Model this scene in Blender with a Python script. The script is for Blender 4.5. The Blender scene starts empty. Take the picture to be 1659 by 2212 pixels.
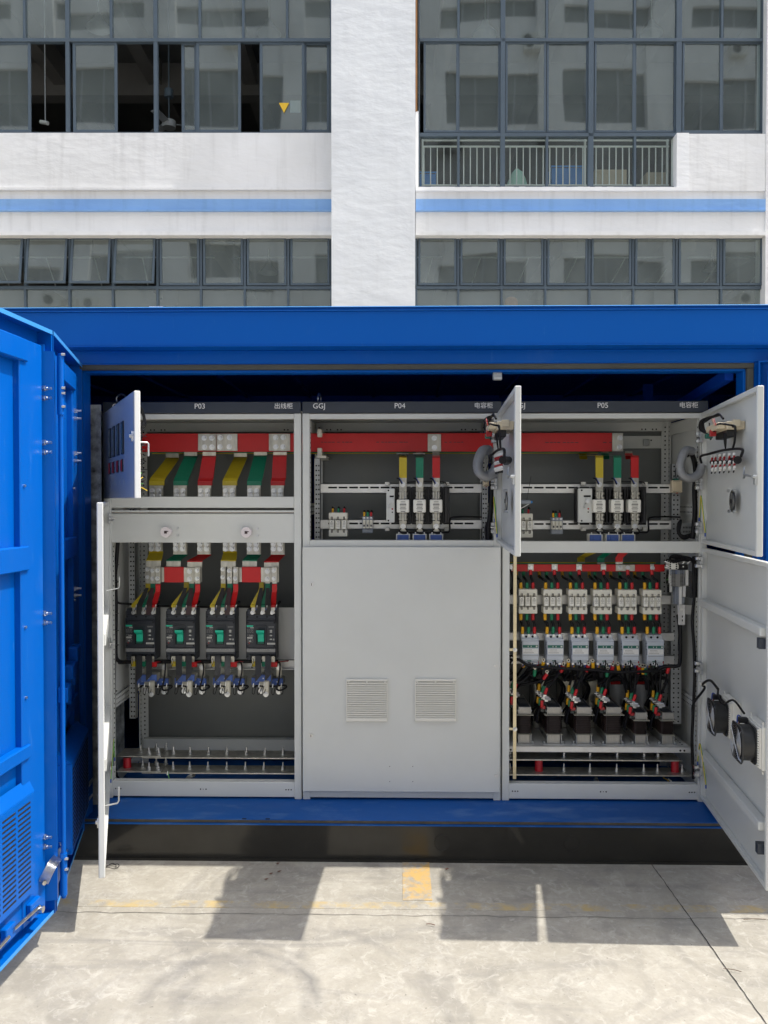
import bpy, bmesh, math, random
from mathutils import Vector, Matrix
random.seed(7)
C = bpy.context.scene.collection
PI = math.pi
# ------------------------------------------------------------------ camera, world, sun
FOC, CX, CY, CZ, YAW, PIT = 1723.0, 1.485, -3.9888, 1.702, 0.018, 0.0159
sc = bpy.context.scene
cam = bpy.data.cameras.new('camera'); camo = bpy.data.objects.new('camera', cam); C.objects.link(camo)
cam.sensor_fit = 'HORIZONTAL'; cam.sensor_width = 36; cam.lens = 36 * FOC / 1659.0
cam.clip_start = .05; cam.clip_end = 500
camo.location = (CX, CY, CZ); camo.rotation_euler = (PI / 2 - PIT, 0, YAW)
sc.camera = camo
SUN = Vector((.5625, -.012, 1.0)).normalized()
w = bpy.data.worlds.new('World'); sc.world = w; w.use_nodes = True
nt = w.node_tree; bg = nt.nodes['Background']
sky = nt.nodes.new('ShaderNodeTexSky'); sky.sky_type = 'NISHITA'; sky.sun_disc = False
sky.sun_elevation = math.asin(SUN.z); sky.sun_rotation = math.atan2(SUN.x, SUN.y)
sky.air_density = 1.1; sky.dust_density = 2.5; sky.ozone_density = 1.0
hs = nt.nodes.new('ShaderNodeHueSaturation'); hs.inputs['Saturation'].default_value = .5; nt.links.new(sky.outputs[0], hs.inputs['Color']); nt.links.new(hs.outputs[0], bg.inputs[0]); bg.inputs[1].default_value = 0.15
sl = bpy.data.lights.new('sun', 'SUN'); sl.energy = 2.35; sl.angle = math.radians(.55); sl.color = (1.0, .95, .86)
so = bpy.data.objects.new('sun', sl); C.objects.link(so); so.location = (8, -2, 14)
so.rotation_euler = SUN.to_track_quat('Z', 'Y').to_euler()
sc.view_settings.view_transform = 'Standard'; sc.view_settings.look = 'None'
sc.view_settings.exposure = 1.15; sc.view_settings.gamma = 1
sc.cycles.max_bounces = 8; sc.cycles.diffuse_bounces = 5; sc.cycles.glossy_bounces = 4; sc.cycles.transparent_max_bounces = 12

# ------------------------------------------------------------------ measuring: a sight line of the photograph met with a plane of the place
def ray(u, v):
    x3, z3, y3 = (u - 829.5) / FOC, (1106 - v) / FOC, 1.0
    c, s = math.cos(PIT), math.sin(PIT)
    z = c * z3 - s * y3; y2 = s * z3 + c * y3
    c, s = math.cos(YAW), math.sin(YAW)
    return Vector((c * x3 - s * y2, s * x3 + c * y2, z))
CAMP = Vector((CX, CY, CZ))
def at(u, v, Y):
    r = ray(u, v); return CAMP + r * ((Y - CY) / r.y)
def ground(u, v):
    r = ray(u, v); return CAMP + r * (-CZ / r.z)
class Pl:      # upright plane through o with horizontal direction a; uv() gives (s along a, z)
    def __init__(s, o, a):
        s.o = Vector((o[0], o[1], 0)); s.a = Vector((a[0], a[1], 0)).normalized(); s.n = Vector((s.a.y, -s.a.x, 0))
        s.M = Matrix(((s.a.x, -s.n.x, 0, s.o.x), (s.a.y, -s.n.y, 0, s.o.y), (0, 0, 1, 0), (0, 0, 0, 1)))
    def uv(s, u, v, off=0):
        r = ray(u, v); o = s.o + s.n * off; t = (o - CAMP).dot(s.n) / r.dot(s.n); p = CAMP + r * t
        return (p - s.o).dot(s.a), p.z
def F(x0, y0, k): return lambda x, y: (x * k + x0, y * k + y0)
fA = F(208.5, 833.9, .2844); fB = F(208.5, 1234.4, .2844); fC = F(208.5, 1591, .2844)
fD = F(636.4, 833.9, .3108); fE = F(1075.3, 812, .3519); fF = F(1075.3, 1196, .2976); fG = F(1075.3, 1426.4, .2976)
fH = F(636.4, 1152, .2910); fI = F(0, 0, .5); fJ = F(829.5, 0, .5); fK = F(1426.4, 1196, .09426); fL = F(186.5, 822.9, .1364)

# ------------------------------------------------------------------ materials
MT = {}
def mat(name, col=(.5, .5, .5), rough=.5, metal=0, spec=.5, var=0, vscale=8, bump=0, bscale=60, coat=0, stretch=None, rvar=0, emit=None):
    m = bpy.data.materials.new(name); m.use_nodes = True; n = m.node_tree; b = n.nodes['Principled BSDF']
    b.inputs['Base Color'].default_value = (*col, 1); b.inputs['Roughness'].default_value = rough
    b.inputs['Metallic'].default_value = metal; b.inputs['Specular IOR Level'].default_value = spec
    b.inputs['Coat Weight'].default_value = coat; b.inputs['Coat Roughness'].default_value = .12
    tc = n.nodes.new('ShaderNodeTexCoord'); mp = n.nodes.new('ShaderNodeMapping'); n.links.new(tc.outputs['Object'], mp.inputs[0])
    if stretch: mp.inputs['Scale'].default_value = stretch
    if var or rvar:
        t = n.nodes.new('ShaderNodeTexNoise'); t.inputs['Scale'].default_value = vscale; t.inputs['Detail'].default_value = 6; t.inputs['Roughness'].default_value = .62
        n.links.new(mp.outputs[0], t.inputs['Vector'])
        if var:
            r = n.nodes.new('ShaderNodeValToRGB'); r.color_ramp.elements[0].position = .3; r.color_ramp.elements[1].position = .72
            r.color_ramp.elements[0].color = (*[c * (1 - var) for c in col], 1); r.color_ramp.elements[1].color = (*[min(1, c * (1 + var * .6)) for c in col], 1)
            n.links.new(t.outputs['Fac'], r.inputs[0]); n.links.new(r.outputs[0], b.inputs['Base Color'])
        if rvar:
            q = n.nodes.new('ShaderNodeMapRange'); q.inputs[3].default_value = rough - rvar; q.inputs[4].default_value = rough + rvar
            n.links.new(t.outputs['Fac'], q.inputs[0]); n.links.new(q.outputs[0], b.inputs['Roughness'])
    if bump:
        t2 = n.nodes.new('ShaderNodeTexNoise'); t2.inputs['Scale'].default_value = bscale; t2.inputs['Detail'].default_value = 4
        n.links.new(mp.outputs[0], t2.inputs['Vector'])
        bp = n.nodes.new('ShaderNodeBump'); bp.inputs['Strength'].default_value = bump; bp.inputs['Distance'].default_value = .01
        n.links.new(t2.outputs['Fac'], bp.inputs['Height']); n.links.new(bp.outputs[0], b.inputs['Normal'])
    if emit:
        b.inputs['Emission Color'].default_value = (*emit[0], 1); b.inputs['Emission Strength'].default_value = emit[1]
    MT[name] = m; return m
mat('paint_grey', (.61, .625, .61), .36, var=.035, vscale=3.5, bump=.08, bscale=3, rvar=.12)
mat('paint_grey_gloss', (.74, .74, .72), .14, var=.04, vscale=2, bump=.06, bscale=3, coat=.5)
mat('slate', (.028, .037, .055), .4, var=.08, vscale=5)
mat('letter', (.85, .85, .85), .5)
mat('galv', (.50, .52, .53), .42, metal=.75, var=.22, vscale=14, rvar=.1)
mat('galv_rail', (.74, .74, .72), .36, metal=.35, var=.15, vscale=9, rvar=.1)
mat('galv_flower', (.42, .45, .46), .42, metal=.1, var=.85, vscale=16, rvar=.14); mat('back_sheet', (.17, .18, .175), .5, metal=.3, var=.1, vscale=2)
mat('tin', (.50, .485, .43), .36, metal=.8, var=.35, vscale=30, rvar=.12, stretch=(1, 1, .25))
mat('steel', (.62, .63, .64), .28, metal=1, var=.15, vscale=40)
mat('brass_bar', (.62, .55, .38), .3, metal=.85, var=.2, vscale=12)
mat('copper_edge', (.6, .3, .16), .4, metal=.8)
mat('red', (.50, .006, .008), .46, var=.08, vscale=14, bump=.06, bscale=30)
mat('yellow', (.52, .40, .015), .42, var=.1, vscale=14, bump=.06, bscale=30)
mat('green', (.0, .19, .105), .42, var=.1, vscale=14, bump=.06, bscale=30)
mat('sleeve_yellow', (.80, .42, .01), .45); mat('sleeve_green', (.01, .22, .10), .45); mat('sleeve_red', (.55, .012, .018), .45)
mat('black', (.012, .012, .014), .45, var=.2, vscale=20); mat('cable', (.007, .007, .009), .48, spec=.25)
mat('hole', (.004, .004, .005), .9)
mat('breaker', (.020, .025, .036), .42, var=.08, vscale=20, bump=.04, bscale=160)
mat('breaker_face', (.015, .019, .028), .36, var=.06, vscale=20)
mat('fin_maroon', (.035, .012, .016), .35)
mat('mark_grey', (.30, .30, .29), .6); mat('mark_white', (.60, .60, .56), .5); mat('mark_dark', (.08, .08, .08), .6)
mat('toggle', (.01, .48, .31), .4); mat('toggle_dark', (.004, .10, .07), .45)
mat('clear_strip', (.20, .205, .21), .15)
mat('sticker_yellow', (.62, .48, .05), .5)
mat('ceramic', (.82, .81, .75), .32, var=.03, vscale=20); mat('beige', (.74, .72, .63), .42, var=.05, vscale=12)
mat('beige_warm', (.58, .50, .36), .45, var=.05)
mat('contactor', (.50, .54, .60), .4, var=.04, vscale=12); mat('contactor_dark', (.27, .30, .35), .45)
mat('label_white', (.72, .72, .71), .5); mat('label_green', (.012, .13, .10), .45)
mat('ct_blue', (.055, .115, .36), .42, var=.08, vscale=20); mat('ct_core', (.30, .29, .24), .5)
mat('winding', (.036, .022, .020), .42, var=.3, vscale=60, stretch=(.3, .3, 3)); mat('winding_line', (.006, .004, .004), .6)
mat('core', (.42, .41, .39), .42, metal=.6, var=.15, vscale=40, stretch=(6, 1, 1))
mat('board', (.05, .06, .055), .5, var=.2); mat('hose', (.34, .35, .37), .35, var=.15, vscale=30)
mat('white_plastic', (.70, .69, .64), .4); mat('marker', (.78, .78, .76), .5); mat('knob', (.72, .66, .68), .35)
mat('dark_red', (.34, .014, .018), .3); mat('glass_meter', (.16, .21, .17), .12); mat('fan_black', (.016, .017, .018), .42, bump=.02)
mat('insul_red', (.36, .008, .018), .35); mat('earth_green', (.10, .35, .08), .45); mat('earth_yellow', (.70, .48, .04), .45)
mat('blue_lug', (.03, .08, .35), .4)
# ---- building
mat('alu_frame', (.075, .105, .135), .42, var=.1, vscale=1.5)
mat('room', (.11, .11, .105), .9, var=.2, vscale=.6); mat('dim_glass', (.20, .21, .20), .3); mat('room_beam', (.17, .16, .15), .9, var=.15, vscale=1)
mat('rail_white', (.60, .62, .60), .45); mat('lamp_metal', (.42, .43, .44), .5, metal=.2)
mat('crate_blue', (.04, .24, .62), .5); mat('bag_green', (.35, .58, .48), .7, bump=.3, bscale=12); mat('carton', (.42, .36, .26), .8)
mat('sign_yellow', (.80, .50, .03), .5); mat('orange', (.62, .22, .03), .6); mat('orange_seal', (.26, .13, .05), .7, var=.3, vscale=4)
mat('paper', (.55, .56, .52), .8)

def plaster(name, a, b_, streak=.12):
    m = bpy.data.materials.new(name); m.use_nodes = True; n = m.node_tree; p = n.nodes['Principled BSDF']; p.inputs['Roughness'].default_value = .88
    tc = n.nodes.new('ShaderNodeTexCoord')
    mp = n.nodes.new('ShaderNodeMapping'); mp.inputs['Scale'].default_value = (5, 5, .45); n.links.new(tc.outputs['Object'], mp.inputs[0])
    t1 = n.nodes.new('ShaderNodeTexNoise'); t1.inputs['Scale'].default_value = 1.6; t1.inputs['Detail'].default_value = 8; n.links.new(mp.outputs[0], t1.inputs[0])
    t2 = n.nodes.new('ShaderNodeTexNoise'); t2.inputs['Scale'].default_value = .9; t2.inputs['Detail'].default_value = 7; n.links.new(tc.outputs['Object'], t2.inputs[0])
    mx = n.nodes.new('ShaderNodeMix'); mx.data_type = 'RGBA'; mx.inputs[6].default_value = (*a, 1); mx.inputs[7].default_value = (*b_, 1)
    r = n.nodes.new('ShaderNodeMapRange'); r.inputs[1].default_value = .38; r.inputs[2].default_value = .72; n.links.new(t2.outputs[0], r.inputs[0]); n.links.new(r.outputs[0], mx.inputs[0])
    m2 = n.nodes.new('ShaderNodeMix'); m2.data_type = 'RGBA'; m2.blend_type = 'MULTIPLY'; m2.inputs[7].default_value = (.72, .71, .70, 1)
    r2 = n.nodes.new('ShaderNodeMapRange'); r2.inputs[1].default_value = .52; r2.inputs[2].default_value = .78; r2.inputs[4].default_value = streak * 4
    n.links.new(t1.outputs[0], r2.inputs[0]); n.links.new(r2.outputs[0], m2.inputs[0]); n.links.new(mx.outputs[2], m2.inputs[6]); n.links.new(m2.outputs[2], p.inputs['Base Color'])
    mp3 = n.nodes.new('ShaderNodeMapping'); mp3.inputs['Rotation'].default_value = (0, .5, 0); mp3.inputs['Scale'].default_value = (1.1, 1, 2.4); n.links.new(tc.outputs['Object'], mp3.inputs[0])
    t3 = n.nodes.new('ShaderNodeTexNoise'); t3.inputs['Scale'].default_value = 2.2; t3.inputs['Detail'].default_value = 5; t3.inputs['Roughness'].default_value = .5; t3.inputs['Distortion'].default_value = .15; n.links.new(mp3.outputs[0], t3.inputs[0])
    bp = n.nodes.new('ShaderNodeBump'); bp.inputs['Strength'].default_value = .22; bp.inputs['Distance'].default_value = .07
    n.links.new(t3.outputs[0], bp.inputs['Height']); n.links.new(bp.outputs[0], p.inputs['Normal'])
    MT[name] = m
plaster('plaster', (.76, .755, .745), (.84, .835, .83), .11); plaster('plaster_pillar', (.76, .775, .785), (.84, .855, .86), .05)
plaster('plaster_patch', (.84, .84, .84), (.88, .88, .88), .02)
plaster('plaster_blue', (.20, .37, .68), (.25, .44, .74), .12)

def bluepaint(name, col, rough=.3, scuff=.0):
    m = bpy.data.materials.new(name); m.use_nodes = True; n = m.node_tree; p = n.nodes['Principled BSDF']
    p.inputs['Roughness'].default_value = rough; p.inputs['Specular IOR Level'].default_value = .16
    tc = n.nodes.new('ShaderNodeTexCoord'); t = n.nodes.new('ShaderNodeTexNoise'); t.inputs['Scale'].default_value = 3.0; t.inputs['Detail'].default_value = 8; t.inputs['Roughness'].default_value = .65
    mp = n.nodes.new('ShaderNodeMapping'); mp.inputs['Scale'].default_value = (1, 2.2, .8); n.links.new(tc.outputs['Object'], mp.inputs[0]); n.links.new(mp.outputs[0], t.inputs[0])
    mx = n.nodes.new('ShaderNodeMix'); mx.data_type = 'RGBA'; mx.inputs[6].default_value = (*col, 1); mx.inputs[7].default_value = (.16, .27, .48, 1)
    r = n.nodes.new('ShaderNodeMapRange'); r.inputs[1].default_value = .60 - .08 * scuff; r.inputs[2].default_value = .80; r.inputs[4].default_value = .12 + .5 * scuff
    n.links.new(t.outputs[0], r.inputs[0]); n.links.new(r.outputs[0], mx.inputs[0])
    ms = n.nodes.new('ShaderNodeMapping'); ms.inputs['Scale'].default_value = (9, 9, 1.1); ms.inputs['Rotation'].default_value = (.15, .2, 0); n.links.new(tc.outputs['Object'], ms.inputs[0])
    ts = n.nodes.new('ShaderNodeTexNoise'); ts.inputs['Scale'].default_value = 5; ts.inputs['Detail'].default_value = 9; ts.inputs['Roughness'].default_value = .7; n.links.new(ms.outputs[0], ts.inputs[0])
    rs = n.nodes.new('ShaderNodeMapRange'); rs.inputs[1].default_value = .62; rs.inputs[2].default_value = .74; rs.inputs[4].default_value = .35; n.links.new(ts.outputs[0], rs.inputs[0])
    mz = n.nodes.new('ShaderNodeMix'); mz.data_type = 'RGBA'; n.links.new(rs.outputs[0], mz.inputs[0]); n.links.new(mx.outputs[2], mz.inputs[6]); mz.inputs[7].default_value = (.10, .26, .55, 1); n.links.new(mz.outputs[2], p.inputs['Base Color'])
    rr = n.nodes.new('ShaderNodeMapRange'); rr.inputs[3].default_value = rough - .1; rr.inputs[4].default_value = rough + .22; n.links.new(t.outputs[0], rr.inputs[0]); n.links.new(rr.outputs[0], p.inputs['Roughness'])
    t2 = n.nodes.new('ShaderNodeTexNoise'); t2.inputs['Scale'].default_value = 4; t2.inputs['Detail'].default_value = 3; n.links.new(tc.outputs['Object'], t2.inputs[0])
    bp = n.nodes.new('ShaderNodeBump'); bp.inputs['Strength'].default_value = .12; bp.inputs['Distance'].default_value = .02; n.links.new(t2.outputs[0], bp.inputs['Height']); n.links.new(bp.outputs[0], p.inputs['Normal'])
    MT[name] = m
bluepaint('blue', (.0, .094, .43)); bluepaint('blue_sunlit', (.05, .26, .62)); bluepaint('blue_deck', (.008, .085, .33), .42, 1.0)  # the paler second blue has the sun on thin edges put into its colour
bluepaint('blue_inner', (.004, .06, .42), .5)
mat('primer_black', (.022, .021, .018), .13, var=.35, vscale=3, rvar=.08, bump=.05, bscale=4); mat('gasket', (.075, .078, .07), .85, var=.15)
mat('primer_edge', (.07, .06, .045), .6, var=.4, vscale=20)

def glass(name, tint, refl, dust):
    m = bpy.data.materials.new(name); m.use_nodes = True; n = m.node_tree; n.nodes.remove(n.nodes['Principled BSDF']); o = n.nodes['Material Output']
    tr = n.nodes.new('ShaderNodeBsdfTransparent'); tr.inputs[0].default_value = (*tint, 1)
    gl = n.nodes.new('ShaderNodeBsdfGlossy'); gl.inputs[0].default_value = (.84, .93, .92, 1); gl.inputs[1].default_value = .025
    df = n.nodes.new('ShaderNodeBsdfDiffuse'); df.inputs[0].default_value = (.42, .48, .47, 1)
    tc = n.nodes.new('ShaderNodeTexCoord'); t = n.nodes.new('ShaderNodeTexNoise'); t.inputs['Scale'].default_value = 1.1; t.inputs['Detail'].default_value = 8
    n.links.new(tc.outputs['Object'], t.inputs[0])
    t2 = n.nodes.new('ShaderNodeTexNoise'); t2.inputs['Scale'].default_value = .35; t2.inputs['Detail'].default_value = 1; n.links.new(tc.outputs['Object'], t2.inputs[0])
    bp = n.nodes.new('ShaderNodeBump'); bp.inputs['Strength'].default_value = .10; bp.inputs['Distance'].default_value = .1; n.links.new(t2.outputs[0], bp.inputs['Height']); n.links.new(bp.outputs[0], gl.inputs['Normal'])
    m1 = n.nodes.new('ShaderNodeMixShader'); m1.inputs[0].default_value = refl; n.links.new(tr.outputs[0], m1.inputs[1]); n.links.new(gl.outputs[0], m1.inputs[2])
    m2 = n.nodes.new('ShaderNodeMixShader'); r = n.nodes.new('ShaderNodeMapRange'); r.inputs[1].default_value = .35; r.inputs[2].default_value = .75; r.inputs[3].default_value = dust * .6; r.inputs[4].default_value = dust * 1.5
    n.links.new(t.outputs[0], r.inputs[0]); n.links.new(r.outputs[0], m2.inputs[0]); n.links.new(m1.outputs[0], m2.inputs[1]); n.links.new(df.outputs[0], m2.inputs[2]); n.links.new(m2.outputs[0], o.inputs[0])
    MT[name] = m
glass('window_glass', (.60, .70, .70), .20, .10); glass('window_glass_dusty', (.60, .66, .64), .17, .19); glass('window_glass_clear', (.85, .90, .87), .07, .04)

def concrete():
    m = bpy.data.materials.new('concrete'); m.use_nodes = True; n = m.node_tree; p = n.nodes['Principled BSDF']; L = n.links
    tc = n.nodes.new('ShaderNodeTexCoord')
    def noise(s, d, r=.6, dist=0, vec=None):
        t = n.nodes.new('ShaderNodeTexNoise'); t.inputs['Scale'].default_value = s; t.inputs['Detail'].default_value = d; t.inputs['Roughness'].default_value = r; t.inputs['Distortion'].default_value = dist
        L.new((vec or tc.outputs['Object']), t.inputs[0]); return t.outputs[0]
    def mr(x, a, b, c=0, d=1):
        r = n.nodes.new('ShaderNodeMapRange'); r.inputs[1].default_value = a; r.inputs[2].default_value = b; r.inputs[3].default_value = c; r.inputs[4].default_value = d; L.new(x, r.inputs[0]); return r.outputs[0]
    def mix(f, a, b, mode='MIX'):
        x = n.nodes.new('ShaderNodeMix'); x.data_type = 'RGBA'; x.blend_type = mode; L.new(f, x.inputs[0])
        for i, q in ((6, a), (7, b)):
            if isinstance(q, tuple): x.inputs[i].default_value = (*q, 1)
            else: L.new(q, x.inputs[i])
        return x.outputs[2]
    c = mix(mr(noise(1.1, 10, .72), .36, .66), (.29, .270, .226), (.42, .391, .334))
    c = mix(mr(noise(7, 9, .7, .8), .47, .64, 0, .55), c, (.49, .465, .41))
    c = mix(mr(noise(2.6, 6, .6, 1.5), .50, .64, 0, .42), c, (.18, .17, .155))
    # worn paste: light wandering veins
    v = n.nodes.new('ShaderNodeTexVoronoi'); v.feature = 'DISTANCE_TO_EDGE'; v.inputs['Scale'].default_value = 3.4
    wv = n.nodes.new('ShaderNodeVectorMath'); wv.operation = 'ADD'; nn = n.nodes.new('ShaderNodeTexNoise'); nn.inputs['Scale'].default_value = 4; nn.inputs['Detail'].default_value = 6; L.new(tc.outputs['Object'], nn.inputs[0])
    L.new(tc.outputs['Object'], wv.inputs[0]); L.new(nn.outputs[1], wv.inputs[1]); L.new(wv.outputs[0], v.inputs[0])
    vein = mr(v.outputs[0], .0, .035, .22, 0); gate = mr(noise(.9, 3), .45, .6)
    mm = n.nodes.new('ShaderNodeMath'); mm.operation = 'MULTIPLY'; L.new(vein, mm.inputs[0]); L.new(gate, mm.inputs[1])
    c = mix(mm.outputs[0], c, (.60, .58, .54))
    # dark tyre smears
    mp = n.nodes.new('ShaderNodeMapping'); mp.inputs['Rotation'].default_value = (0, 0, .7); mp.inputs['Scale'].default_value = (.6, 4.5, 1); L.new(tc.outputs['Object'], mp.inputs[0])
    s1 = mr(noise(1.3, 7, .6, 1.2, mp.outputs[0]), .56, .72, 0, .5); c = mix(s1, c, (.17, .165, .16))
    gr = mr(noise(34, 6, .75), .3, .7, 0, .45); c = mix(gr, c, (.25, .235, .205)); c = mix(mr(noise(14, 9, .7, 1.2), .54, .66, 0, .5), c, (.52, .495, .44)); sp = mr(noise(60, 3, .6), .66, .72, 0, .6); c = mix(sp, c, (.13, .115, .10)); c = mix(mr(noise(1.9, 3, .5, .3), .66, .74, 0, .5), c, (.14, .13, .12))
    def math_(op, a, b=None):
        x = n.nodes.new('ShaderNodeMath'); x.operation = op
        for i, q in ((0, a), (1, b)):
            if q is None: continue
            if isinstance(q, (int, float)): x.inputs[i].default_value = q
            else: L.new(q, x.inputs[i])
        return x.outputs[0]
    for (u, v, R, wd, amt) in ((500, 2170, .30, .045, .75), (520, 2160, .22, .03, .5), (455, 2120, .13, .06, .6), (470, 2190, .42, .03, .35), (560, 2230, .62, .025, .35)):      # scuffed turning marks of tyres
        q = ground(u, v); vd = n.nodes.new('ShaderNodeVectorMath'); vd.operation = 'DISTANCE'; L.new(tc.outputs['Object'], vd.inputs[0]); vd.inputs[1].default_value = q
        dd = math_('ADD', vd.outputs['Value'], mr(noise(3, 5, .6), 0, 1, -.08, .08)); band = mr(math_('ABSOLUTE', math_('SUBTRACT', dd, R)), 0, wd, 1, 0)
        c = mix(math_('MULTIPLY', math_('MULTIPLY', band, mr(noise(2.3 + R * 3, 6, .65), .40, .62)), amt), c, (.15, .145, .14))
    for (rot, sc_, u, v, R) in ((.5, 11, 1120, 2120, .55), (-.35, 12, 1450, 2150, .6), (.15, 10, 1300, 1960, .5)):      # pale tread prints
        mw = n.nodes.new('ShaderNodeMapping'); mw.inputs['Rotation'].default_value = (0, 0, rot); L.new(tc.outputs['Object'], mw.inputs[0])
        wt = n.nodes.new('ShaderNodeTexWave'); wt.inputs['Scale'].default_value = sc_ * .6; wt.inputs['Distortion'].default_value = 7; wt.inputs['Detail'].default_value = 3; wt.inputs['Detail Scale'].default_value = 2.2; L.new(mw.outputs[0], wt.inputs[0])
        vd = n.nodes.new('ShaderNodeVectorMath'); vd.operation = 'DISTANCE'; L.new(tc.outputs['Object'], vd.inputs[0]); vd.inputs[1].default_value = ground(u, v)
        c = mix(math_('MULTIPLY', math_('MULTIPLY', mr(wt.outputs['Fac'], .84, .97), mr(vd.outputs['Value'], R * .4, R, 1, 0)), math_('MULTIPLY', mr(noise(5, 6, .65), .46, .66), .26)), c, (.54, .52, .47))
    L.new(c, p.inputs['Base Color']); L.new(mr(noise(5, 5), .3, .7, .62, .9), p.inputs['Roughness'])
    bp = n.nodes.new('ShaderNodeBump'); bp.inputs['Strength'].default_value = .35; bp.inputs['Distance'].default_value = .01
    L.new(noise(26, 8, .65), bp.inputs['Height']); L.new(bp.outputs[0], p.inputs['Normal'])
    MT['concrete'] = m
    def paint(name, col, lo, hi):        # worn floor paint: concrete shows through
        m2 = m.copy(); m2.name = name; n2 = m2.node_tree; p2 = n2.nodes['Principled BSDF']; src = p2.inputs['Base Color'].links[0].from_socket
        tc2 = [q for q in n2.nodes if q.type == 'TEX_COORD'][0]
        t = n2.nodes.new('ShaderNodeTexNoise'); t.inputs['Scale'].default_value = 9; t.inputs['Detail'].default_value = 8; t.inputs['Roughness'].default_value = .7; n2.links.new(tc2.outputs['Object'], t.inputs[0])
        r = n2.nodes.new('ShaderNodeMapRange'); r.inputs[1].default_value = lo; r.inputs[2].default_value = hi; n2.links.new(t.outputs[0], r.inputs[0])
        x = n2.nodes.new('ShaderNodeMix'); x.data_type = 'RGBA'; n2.links.new(r.outputs[0], x.inputs[0]); n2.links.new(src, x.inputs[6]); x.inputs[7].default_value = (*col, 1)
        n2.links.new(x.outputs[2], p2.inputs['Base Color']); MT[name] = m2
    paint('paint_stripe', (.44, .34, .17), .46, .62); paint('paint_block', (.52, .34, .12), .44, .56)
concrete()
mat('joint', (.035, .03, .028), .95); mat('crack', (.19, .18, .16), .95, var=.6, vscale=6)

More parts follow.
